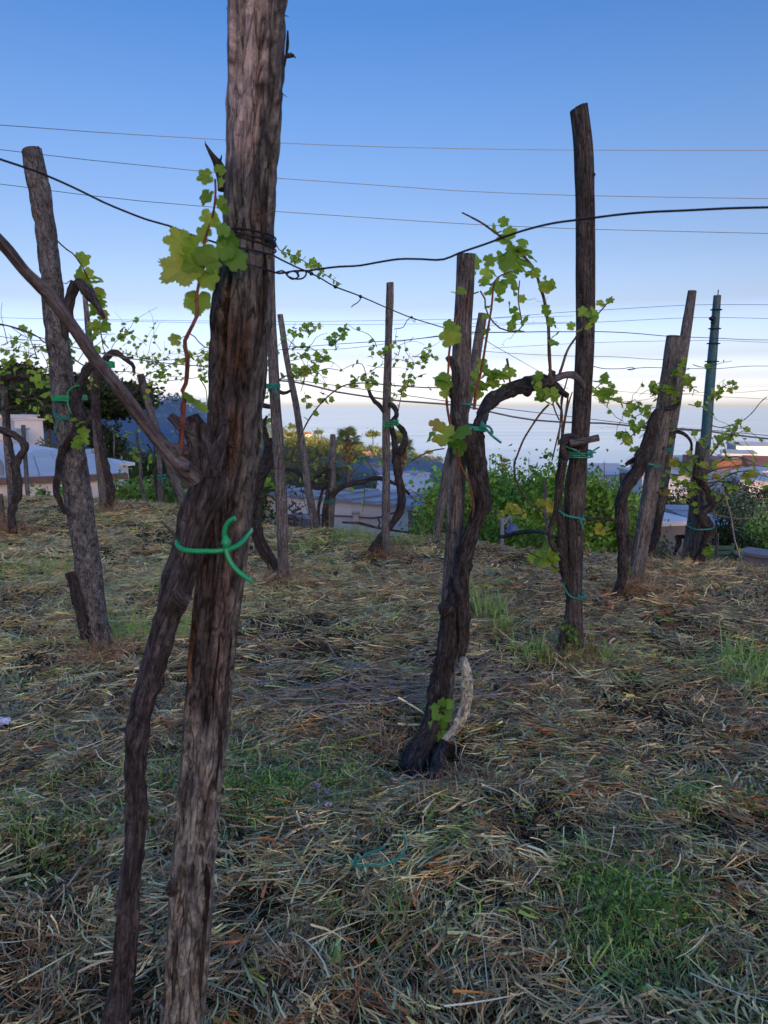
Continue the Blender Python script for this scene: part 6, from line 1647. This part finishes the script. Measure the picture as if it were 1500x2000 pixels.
wire('twisted wire spliced beside the tall dark post', [(1126, 714), (1160, 716), (1180, 720), (1215, 720), (1235, 717), (1240, 722), (1225, 722), (1260, 718), (1320, 719), (1400, 720), (1470, 715), (1580, 716)], [4.35, 4.5, 4.6, 4.8, 4.9, 4.95, 4.9, 5.1, 5.6, 6.2, 6.8, 7.5], 0.0026)
wire('thin wire by the leafy head of the paler leaning post', [(1180, 762), (1230, 766), (1290, 771), (1350, 768), (1400, 765), (1450, 766), (1500, 762), (1580, 760)], 7.2, 0.0021, 'wire_far')
wire('thin sagging wire low before the sea at the right', [(1170, 782), (1230, 784), (1290, 776), (1340, 770), (1390, 774), (1450, 777), (1580, 784)], 7.6, 0.0021, 'wire_far')
wire('thick grey cable bundle sagging across the sea behind the posts', [(530, 742), (590, 748), (650, 764), (720, 775), (780, 783), (850, 788), (905, 793), (960, 805), (1030, 819), (1110, 825), (1190, 827), (1240, 833), (1310, 838), (1380, 842), (1440, 850), (1500, 857), (1600, 868)], 10.0, 0.012, 'cable', 'overhead_cable', 'cable', step=0.3, n=8)
wire('thinner cable running just above the grey cable bundle', [(530, 738), (620, 748), (720, 762), (820, 776), (905, 788), (1000, 800), (1100, 812), (1200, 824), (1290, 834), (1400, 841), (1500, 851), (1600, 860)], 10.3, 0.006, 'cable', 'overhead_cable', 'cable', step=0.5)
wire('bright grey cable coming in at the left behind the leafy arms', [(-40, 625), (0, 632), (40, 645), (80, 660), (150, 680), (250, 700), (350, 712), (420, 716)], 10.5, 0.008, 'cable', 'overhead_cable', 'cable', step=0.4)
wire('faint far wire level with the snapped branch on the left', [(-40, 619), (0, 621), (200, 624), (420, 627), (600, 628), (900, 623), (1120, 617)], 14.0, 0.0034, 'wire_far', step=1)
wire('second faint far wire just under it on the left', [(130, 625), (420, 631), (600, 634), (900, 632), (1130, 629)], 14.4, 0.0034, 'wire_far', step=1)
wire('dark thin wire from the left edge to the bark-covered post', [(-40, 650), (0, 657), (40, 663), (88, 666), (120, 672)], 5.0, 0.0025)
wire('low thin wire along the terrace before the green shrubs', [(880, 1003), (1000, 1000), (1150, 997), (1300, 996), (1430, 1000), (1560, 1005)], 8.8, 0.0019, 'wire_far')
wire('taut thin wire in front of the dark gap under the smoke', [(180, 885), (260, 887), (330, 890), (420, 893)], 12.4, 0.0026, 'wire_far')

# ================================================================== PLASTIC TIES
def tie(label, cx, cy, Y, half, depth, w, mat='tie_green', sag=0.0, tiltp=0.0, turns=1, gap=5, tails=(), knot=None, front=None, zb=0.0):
    """a loop of plastic tube round a post and its vine: half width and sag in photo pixels, depth in metres"""
    m_ = mpp(cy, Y); c = W(cx, cy, Y); r = w * m_ / 2
    root = thing('plastic_tie', label, 'tie', c, 'plastic ties holding vines to posts')
    for k in range(turns):
        t = np.linspace(0, 2 * np.pi, 37)
        pw_ = lambda w: math.copysign(abs(w) ** 0.62, w)
        pts = [c + Vector((half * m_ * pw_(math.cos(q)), -depth * pw_(math.sin(q)), -(gap * k) * m_ - sag * m_ * max(0, math.sin(q)) ** 1 - tiltp * m_ * math.cos(q))) for q in t]
        mb = MB(); tube(mb, pts, r, 8, 0.01, None, False); mb.build('loop', MAT[mat], root)
    yf = Y - depth - r
    if knot:
        k = W(knot[0], knot[1], yf); mb = MB()
        tube(mb, [k + Vector((0, 0, r * 2.4)), k + Vector((r * 0.4, -r * 0.5, 0)), k + Vector((0, 0, -r * 2.4))], [r * 0.9, r * 1.9, r * 0.9], 9, r * 0.6); mb.build('knot', MAT[mat], root)
    for tl in tails:
        mb = MB(); tube(mb, px_path(tl, [yf - 0.002 * i for i in range(len(tl))]), r * 0.92, 8, 0.008); mb.build('tail', MAT[mat], root)
    return root
tie('thick bright green tie with a long hooked tail on the nearest vine', 420, 1044, FY - 0.035, 64, 0.088, 10, 'tie_green', 16, 0, 1, 0, [[(440, 1056), (438, 1040), (443, 1024), (451, 1016), (459, 1012)], [(441, 1062), (442, 1078), (450, 1098), (463, 1114), (478, 1126), (493, 1136)]], (440, 1059))
Yp = gY(1275) - 0.05
tie('flat green tie of several strands on the bark-covered left post', 136, 773, Yp, 25, 0.115, 3.2, 'tie_green', 2, 0, 3, 3.5, [[(132, 776), (134, 764), (141, 757), (148, 754), (155, 753)], [(132, 780), (133, 792), (136, 800), (139, 807)]], (133, 778))
tie('pale green looped tie with two hanging ends on the bark-covered left post', 136, 806, Yp, 20, 0.12, 2.6, 'tie_teal', 6, 7, 2, 4, [[(117, 817), (111, 828), (108, 838), (107, 847)], [(118, 818), (123, 826), (125, 836), (125, 844)]], (117, 817))
Ym = gY(1430) - 0.03
tie('teal tie round the bare upper part of the middle post', 905, 784, Ym, 17, 0.07, 4, 'tie_teal', 5, 5, 1, 3)
tie('teal tie with two loose ends below the arching arm', 918, 830, Ym - 0.02, 28, 0.095, 5, 'tie_teal', 3, 6, 2, 4, [[(940, 829), (950, 838), (960, 850), (979, 865)], [(942, 830), (956, 834), (962, 846), (952, 842)]], (941, 830))
Yt = gY(1285) - 0.03
tie('dark teal tie with a raised end under the sawn stub of the tall post', 1128, 880, Yt, 26, 0.085, 3.4, 'tie_teal', 4, 0, 3, 4, [[(1146, 886), (1156, 882), (1164, 877), (1171, 873)], [(1146, 888), (1156, 884), (1164, 884)], [(1105, 872), (1125, 880), (1140, 890)]], (1146, 886))
tie('teal tie sloping across the middle of the tall post', 1112, 1002, Yt, 26, 0.085, 4, 'tie_teal', 4, 10, 1, 4, [[(1133, 1016), (1137, 1024), (1138, 1034)], [(1134, 1016), (1138, 1012), (1139, 1004)]], (1133, 1015))
tie('slack teal tie low on the tall post above its foot', 1118, 1142, Yt, 21, 0.08, 3.2, 'tie_teal', 20, 10, 1, 4, [[(1130, 1165), (1140, 1166), (1150, 1168)], [(1130, 1165), (1132, 1170)]], (1130, 1165))
Yk = gY(1150) - 0.04
tie('green tie slanting over the stout cracked post', 1262, 903, Yk, 24, 0.09, 4, 'tie_teal', 2, 8, 1, 4, [[(1278, 912), (1284, 914)]])
tie('small green tie on the paler leaning post beside its vine', 1296, 874, gY(1080) - 0.05, 15, 0.09, 4, 'tie_teal', 2, -2, 2, 4)
tie('thin green tie higher on the paler leaning post', 1302, 826, gY(1080) - 0.05, 13, 0.09, 2.4, 'tie_teal', 2, 0, 1, 4)
tie('green tie of several strands on the thin centre post', 763, 821, gY(1085) - 0.03, 15, 0.09, 2.6, 'tie_green', 2, -1, 3, 4, [[(750, 824), (750, 836)], [(770, 822), (768, 830), (764, 836)]], (769, 822))
tie('teal tie on the half hidden pale post', 533, 750, gY(1140) - 0.03, 13, 0.08, 2.8, 'tie_teal', 2, 0, 3, 3, [[(536, 756), (540, 766), (544, 776)]], (535, 755))
tie('thin teal tie on the short stake by the white wall', 645, 974, gY(1028) - 0.05, 12, 0.08, 2, 'tie_teal', 2, -3, 2, 4)
tie('bright green tie wound on the vine arm behind the long cane', 214, 706, gY(996) - 0.08, 8, 0.06, 3, 'tie_green', 2, 2, 4, 3)
tie('green tie round the foot of the gnarled vine at the teal pole', 1368, 1026, gY(1095) - 0.25, 22, 0.12, 3, 'tie_teal', 4, -3, 1, 4)
tie('small teal tie on the thin crooked stake', 315, 928, gY(978), 7, 0.05, 2.6, 'tie_teal', 1, 0, 2, 6, [[(316, 934), (318, 944)]])

# a dropped tie on the grass
gt = thing('dropped_tie', 'teal plastic tie lying bent on the cut grass in front', 'tie', W(740, 1730, gY(1730)))
def ground_path(pts, lift=0.03):
    o = []
    for px, py in pts:
        q = W(px, py, gY(py)); o.append(Vector((q.x, q.y, gz(q.x, q.y) + lift)))
    return o
mb = MB(); tube(mb, ground_path([(752, 1700), (735, 1708), (715, 1720), (702, 1732), (692, 1742), (705, 1745), (730, 1746), (755, 1742), (775, 1732), (788, 1715), (792, 1698), (789, 1684)], 0.075), 0.0036, 8, 0.01); mb.build('tube', MAT['tie_teal'], gt)
mb = MB(); tube(mb, ground_path([(690, 1742), (694, 1730), (696, 1724)], 0.08), 0.0036, 8, 0.01); mb.build('end', MAT['tie_teal'], gt)

# ================================================================== THINGS ON THE GROUND
pile = thing('twig_pile', 'scattered heap of dry purple-grey prunings beside the middle post', 'twigs', W(700, 1370, gY(1370)))
tr = random.Random(5)
def twig(px, py, ang, L, r=0.0028):
    q = W(px, py, gY(py)); d = Vector((math.cos(ang), math.sin(ang), 0)); pts = []
    b = tr.gauss(0, 0.12); lift = tr.uniform(0.05, 0.10)
    for k in range(6):
        t = k / 5 - 0.5
        p = q + d * (L * t) + Vector((-d.y, d.x, 0)) * (b * L * (t * t - 0.1) + tr.gauss(0, 0.006))
        pts.append(Vector((p.x, p.y, gz(p.x, p.y) + lift + tr.uniform(-0.01, 0.015))))
    mb = MB(); tube(mb, pts, [r, r, r * 0.9, r * 0.8, r * 0.65, r * 0.4], 6, 0.05)
    mb.build('twig', MAT['twig'], pile)
for k in range(56):
    px = tr.gauss(690, 120); py = tr.gauss(1365, 38)
    twig(px, py, tr.choice((0, math.pi)) + tr.gauss(0, 0.75), tr.uniform(0.2, 0.75), tr.uniform(0.003, 0.0052))
for k in range(14): twig(tr.gauss(960, 70), tr.gauss(1350, 25), tr.gauss(0, 0.4), tr.uniform(0.25, 0.6), tr.uniform(0.0025, 0.004))
for a, b in (((870, 1345), (1225, 1510)), ((560, 1340), (740, 1440)), ((690, 1330), (660, 1440)), ((520, 1395), (860, 1390)), ((560, 1380), (840, 1350)), ((870, 1440), (905, 1510)), ((760, 1560), (840, 1530)), ((600, 1420), (780, 1480)), ((880, 1350), (960, 1300)), ((640, 1300), (790, 1375))):
    p, q = W(*a, gY(a[1])), W(*b, gY(b[1])); mb = MB(); pts = []
    for k in range(7):
        w = p.lerp(q, k / 6) + Vector((tr.gauss(0, 0.008), tr.gauss(0, 0.012), 0)); pts.append(Vector((w.x, w.y, gz(w.x, w.y) + tr.uniform(0.05, 0.085))))
    tube(mb, pts, [0.006, 0.006, 0.0052, 0.0045, 0.0036, 0.003, 0.002], 7, 0.04); mb.build('twig', MAT['twig'], pile)

sc = thing('plastic_scrap', 'torn pale blue-white plastic scrap on the grass at the left edge', 'litter', W(8, 1435, gY(1435)))
mb = MB(); c = ground_path([(6, 1435)], 0.05)[0]
aa = np.linspace(0, 2 * np.pi, 14, endpoint=False); V = [(c.x, c.y, c.z + 0.012)]
for q in (0.6, 1.0): V += [(c.x + 0.038 * q * math.cos(t) * RNG.uniform(0.8, 1.2), c.y + 0.03 * q * math.sin(t) * RNG.uniform(0.8, 1.2), c.z + RNG.normal(0, 0.005) + 0.012 * math.sin(t)) for t in aa]
mb.add(V, [np.array([[0, 1 + k, 1 + (k + 1) % 14] for k in range(14)]), np.array([[1 + k, 15 + k, 15 + (k + 1) % 14, 1 + (k + 1) % 14] for k in range(14)])])
mb.build('sheet', plain_mat('pale_plastic', (0.62, 0.68, 0.85), 0.4, 0.1, 40, 0.1), sc)
for px, py, lab in ((620, 1568, 'small lilac flower head in the green weeds, upper one'), (640, 1582, 'small lilac flower head just below the green weeds'), (642, 1618, 'small lilac flower head standing alone in the cut grass')):
    fl_ = thing('wild_flower', lab, 'flower', W(px, py + 8, gY(py + 8)))
    c = ground_path([(px, py)], 0.06)[0]
    P = np.array(c) + RNG.normal(0, 0.006, (40, 3)); mb = MB(); cards(mb, P, 0.009, leaf_cols(40, (0.50, 0.46, 0.66), 0.15)); mb.build('flower_head', MAT['foliage'], fl_)
    mb = MB(); tube(mb, [c - Vector((0, 0, 0.07)), c], 0.0012, 5, 0.03); mb.build('stem', MAT['leaf_green'], fl_)

# dry weeds heaped about the feet of the posts
mb = MB()
for px, py, rad_, n, h in ((900, 1530, 0.14, 700, 0.06), (760, 1470, 0.10, 300, 0.08), (850, 1590, 0.12, 500, 0.06), (1122, 1290, 0.20, 900, 0.10), (200, 1285, 0.22, 900, 0.10), (1238, 1155, 0.25, 600, 0.13), (1210, 1165, 0.15, 300, 0.12), (555, 1145, 0.25, 700, 0.13), (752, 1085, 0.2, 400, 0.12), (1350, 1092, 0.3, 600, 0.14), (20, 1045, 0.3, 700, 0.22), (4, 1040, 0.2, 400, 0.3), (215, 1000, 0.3, 500, 0.15), (1430, 1400, 0.25, 900, 0.06), (600, 1850, 0.05, 160, 0.07), (630, 1800, 0.04, 120, 0.06), (700, 1960, 0.05, 160, 0.06), (1400, 1815, 0.04, 140, 0.05), (1400, 1890, 0.05, 160, 0.07), (1300, 1690, 0.04, 110, 0.06), (560, 1920, 0.05, 120, 0.06), (1080, 1800, 0.04, 110, 0.05), (1020, 1900, 0.05, 120, 0.05), (340, 1620, 0.1, 200, 0.08), (120, 1850, 0.25, 600, 0.06), (100, 1900, 0.15, 300, 0.05)):
    c = W(px, py, gY(py)); x = c.x + RNG.normal(0, rad_ * 0.5, n); y = c.y + RNG.normal(0, rad_ * 0.5, n)
    k = RNG.random(n)[:, None]
    col = np.where(k < 0.45, np.array((0.34, 0.22, 0.12)), np.where(k < 0.8, np.array((0.56, 0.44, 0.27)), np.array((0.42, 0.17, 0.06)))) * RNG.normal(1, 0.2, (n, 1)).clip(0.5, 1.5)
    blades(mb, x, y, h * RNG.lognormal(0, 0.4, n), RNG.uniform(0.002, 0.004, n) * (1 if c.y < 4 else 1.8), RNG.random(n) * 6.28, RNG.uniform(0.1, 1.2, n), np.zeros(n), col, RNG.normal(0, 0.7, n), 3)
# low broad-leaved weeds
wb = MB()
for px, py, rad_, n in ((590, 1545, 0.22, 2200), (540, 1580, 0.16, 1200), (650, 1530, 0.16, 1000), (1250, 1800, 0.2, 1500), (1330, 1880, 0.2, 1500), (1195, 1750, 0.14, 700), (1320, 1590, 0.10, 500), (1420, 1570, 0.12, 500), (1140, 1490, 0.14, 500), (960, 1480, 0.14, 400), (450, 1560, 0.12, 500), (60, 1560, 0.2, 700), (170, 1660, 0.2, 600), (840, 1640, 0.14, 300), (1040, 1290, 0.2, 500), (1180, 1320, 0.16, 300), (700, 1240, 0.25, 500), (1000, 1650, 0.1, 260), (380, 1480, 0.12, 300), (240, 1500, 0.1, 200)):
    n = int(n * 0.55); c = W(px, py, gY(py)); x = c.x + RNG.normal(0, rad_ * 0.75, n); y = c.y + RNG.normal(0, rad_ * 0.75, n)
    kp = fbm2(x, y, 9.0, 2, 17) > -0.08; x, y = x[kp], y[kp]; n = len(x)
    P = np.stack([x, y, ground_z(x, y) + RNG.uniform(0.02, 0.065, n)], 1)
    cards(wb, P, 0.014, leaf_cols(n, (0.20, 0.35, 0.08), 0.4), 0.6)
wo = wb.build('low_weeds', MAT['foliage']); kind(wo, 'stuff')
# rust-orange broad dead blades and long pale stems
n = 260
x, y = scatter(n, 1.5, 6.5, 0.8)
blades(mb, x, y, RNG.uniform(0.08, 0.2, n), RNG.uniform(0.006, 0.011, n), RNG.random(n) * 6.28, RNG.normal(0.05, 0.1, n), RNG.uniform(0.03, 0.05, n), np.tile((0.50, 0.22, 0.06), (n, 1)) * RNG.normal(1, 0.25, (n, 1)).clip(0.5, 1.6), RNG.normal(0, 0.4, n), 3)
n = 450
x, y = scatter(n, 1.3, 8.0, 0.75)
blades(mb, x, y, RNG.uniform(0.10, 0.26, n), RNG.uniform(0.004, 0.007, n), swath(x, y), RNG.normal(0.04, 0.07, n), RNG.uniform(0.04, 0.065, n), np.where(RNG.random((n, 1)) < 0.5, np.array((0.62, 0.68, 0.36)), np.array((0.80, 0.74, 0.50))) * RNG.normal(1, 0.18, (n, 1)).clip(0.5, 1.4), RNG.normal(0, 0.12, n), 4)
dw = mb.build('dry_weeds', MAT['straw']); kind(dw, 'stuff')

# ================================================================== LAMP, BENCH, TARP, MASTS
lY = 9.2
lamp = thing('garden_lamp', 'blue-grey lamp on a short braced post before the green shrubs', 'lamp', W(980, 1064, lY))
mb = MB()
tube(mb, [W(980, 1090, lY), W(981, 1015, lY)], [0.026, 0.026], 12, 0.1); mb.build('post', MAT['lamp_paint'], lamp)
mb = MB(); c = W(981.5, 1014, lY); box(mb, c, (0.062, 0.05, 0.03)); mb.build('cap', MAT['lamp_paint'], lamp)
mb = MB(); tube(mb, [W(984, 1024, lY), W(992, 1013, lY), W(997, 1008, lY)], [0.018, 0.018, 0.02], 8, 0.05); tube(mb, [W(997, 1008, lY), W(998, 1020, lY)], [0.02, 0.016], 8, 0.05); tube(mb, [W(994, 1022, lY), W(990, 1036, lY), W(986, 1050, lY)], [0.008, 0.008, 0.008], 6, 0.05); mb.build('bracket', MAT['lamp_paint'], lamp)
mb = MB(); c = W(1001, 1036, lY)
prof = [(0.012, 0.085), (0.05, 0.075), (0.062, 0.045), (0.064, 0.0), (0.105, -0.012), (0.11, -0.03), (0.06, -0.04)]
aa = np.linspace(0, 2 * np.pi, 20, endpoint=False)
V = [(c.x + r * math.cos(t), c.y + r * math.sin(t), c.z + z - 0.1 * r * math.cos(t)) for r, z in prof for t in aa]
qd = np.array([[k * 20 + j, k * 20 + (j + 1) % 20, (k + 1) * 20 + (j + 1) % 20, (k + 1) * 20 + j] for k in range(len(prof) - 1) for j in range(20)])[:, ::-1]
mb.add(V, [qd], smooth=True); mb.build('shade', plain_mat('blue_lamp_shade', (0.10, 0.17, 0.36), 0.45, 0.1, 10, 0), lamp)

bn = thing('garden_bench', 'small dark green slatted bench under the dark round bush', 'bench', W(1410, 1108, 9.6))
c0 = W(1412, 1090, 9.6); m_ = mpp(1095, 9.6)
for k in range(3):
    mb = MB(); box(mb, (c0.x, c0.y + 0.22 + 0.01 * k, c0.z + 0.10 - 0.075 * k), (0.50, 0.025, 0.055)); mb.build('back_slat', MAT['green_paint'], bn)
for k in range(3):
    mb = MB(); box(mb, (c0.x, c0.y - 0.02 + 0.085 * k, c0.z - 0.13), (0.52, 0.07, 0.025)); mb.build('seat_slat', MAT['green_paint'], bn)
for sx in (-0.24, 0.24):
    mb = MB(); box(mb, (c0.x + sx, c0.y + 0.235, c0.z - 0.2), (0.04, 0.04, 0.72)); mb.build('leg', MAT['green_paint'], bn)
    mb = MB(); box(mb, (c0.x + sx, c0.y - 0.05, c0.z - 0.37), (0.04, 0.04, 0.45)); mb.build('leg', MAT['green_paint'], bn)
    mb = MB(); box(mb, (c0.x + sx, c0.y + 0.08, c0.z + 0.02), (0.045, 0.32, 0.03)); mb.build('armrest', MAT['green_paint'], bn)

tp = thing('tarpaulin', 'bit of teal tarpaulin draped between the two brown posts', 'tarpaulin', W(1353, 1100, 8.0))
V = []; nx, nz = 7, 9
for i in range(nz):
    for j in range(nx):
        u, v = j / (nx - 1), i / (nz - 1)
        p = W(1346 + 16 * u * (0.35 + 0.65 * v) + 4 * (1 - v), 1070 + 36 * v, 7.6 + 0.05 * math.sin(u * 7 + v * 3))
        V.append(tuple(p))
qd = np.array([[i * nx + j, (i + 1) * nx + j, (i + 1) * nx + j + 1, i * nx + j + 1] for i in range(nz - 1) for j in range(nx - 1)])
mb = MB(); mb.add(V, [qd], smooth=True); o = mb.build('sheet', MAT['tarp'], tp)
sm_ = o.modifiers.new('thickness', 'SOLIDIFY'); sm_.thickness = 0.004
for px, y0, y1, lab in ((957, 892, 930, 'thin aerial mast left of the small palm crown'), (968, 893, 935, 'thicker aerial mast close to the small palm crown'), (1033, 894, 930, 'aerial mast rising from the shrubs left of the tall post'), (1180, 900, 935, 'aerial mast over the slate-roofed house')):
    a_ = thing('aerial_mast', lab, 'mast', W(px, y1, 30), 'thin masts behind the shrubs')
    mb = MB(); tube(mb, [W(px, y1 + 30, 30), W(px, y0, 30)], [0.02, 0.012], 6, 0.3); mb.build('rod', MAT['wire'], a_)
    mb = MB(); q = W(px, y0 + 6, 30); tube(mb, [q - Vector((0.1, 0, 0)), q + Vector((0.1, 0, 0))], 0.008, 5, 0.2); mb.build('crossbar', MAT['wire'], a_)
for px, y0, Y, lab in ((165 + 58, 845, 30, 'slim pole in the gap left of the thin stakes'), (236, 890, 24, 'pale thin post in the gap below the smoke')):
    a_ = thing('slim_pole', lab, 'pole', W(px, 925, Y))
    mb = MB(); tube(mb, [W(px, 960, Y), W(px, y0, Y)], [0.035, 0.03], 8, 0.4); mb.build('rod', MAT['post'], a_)
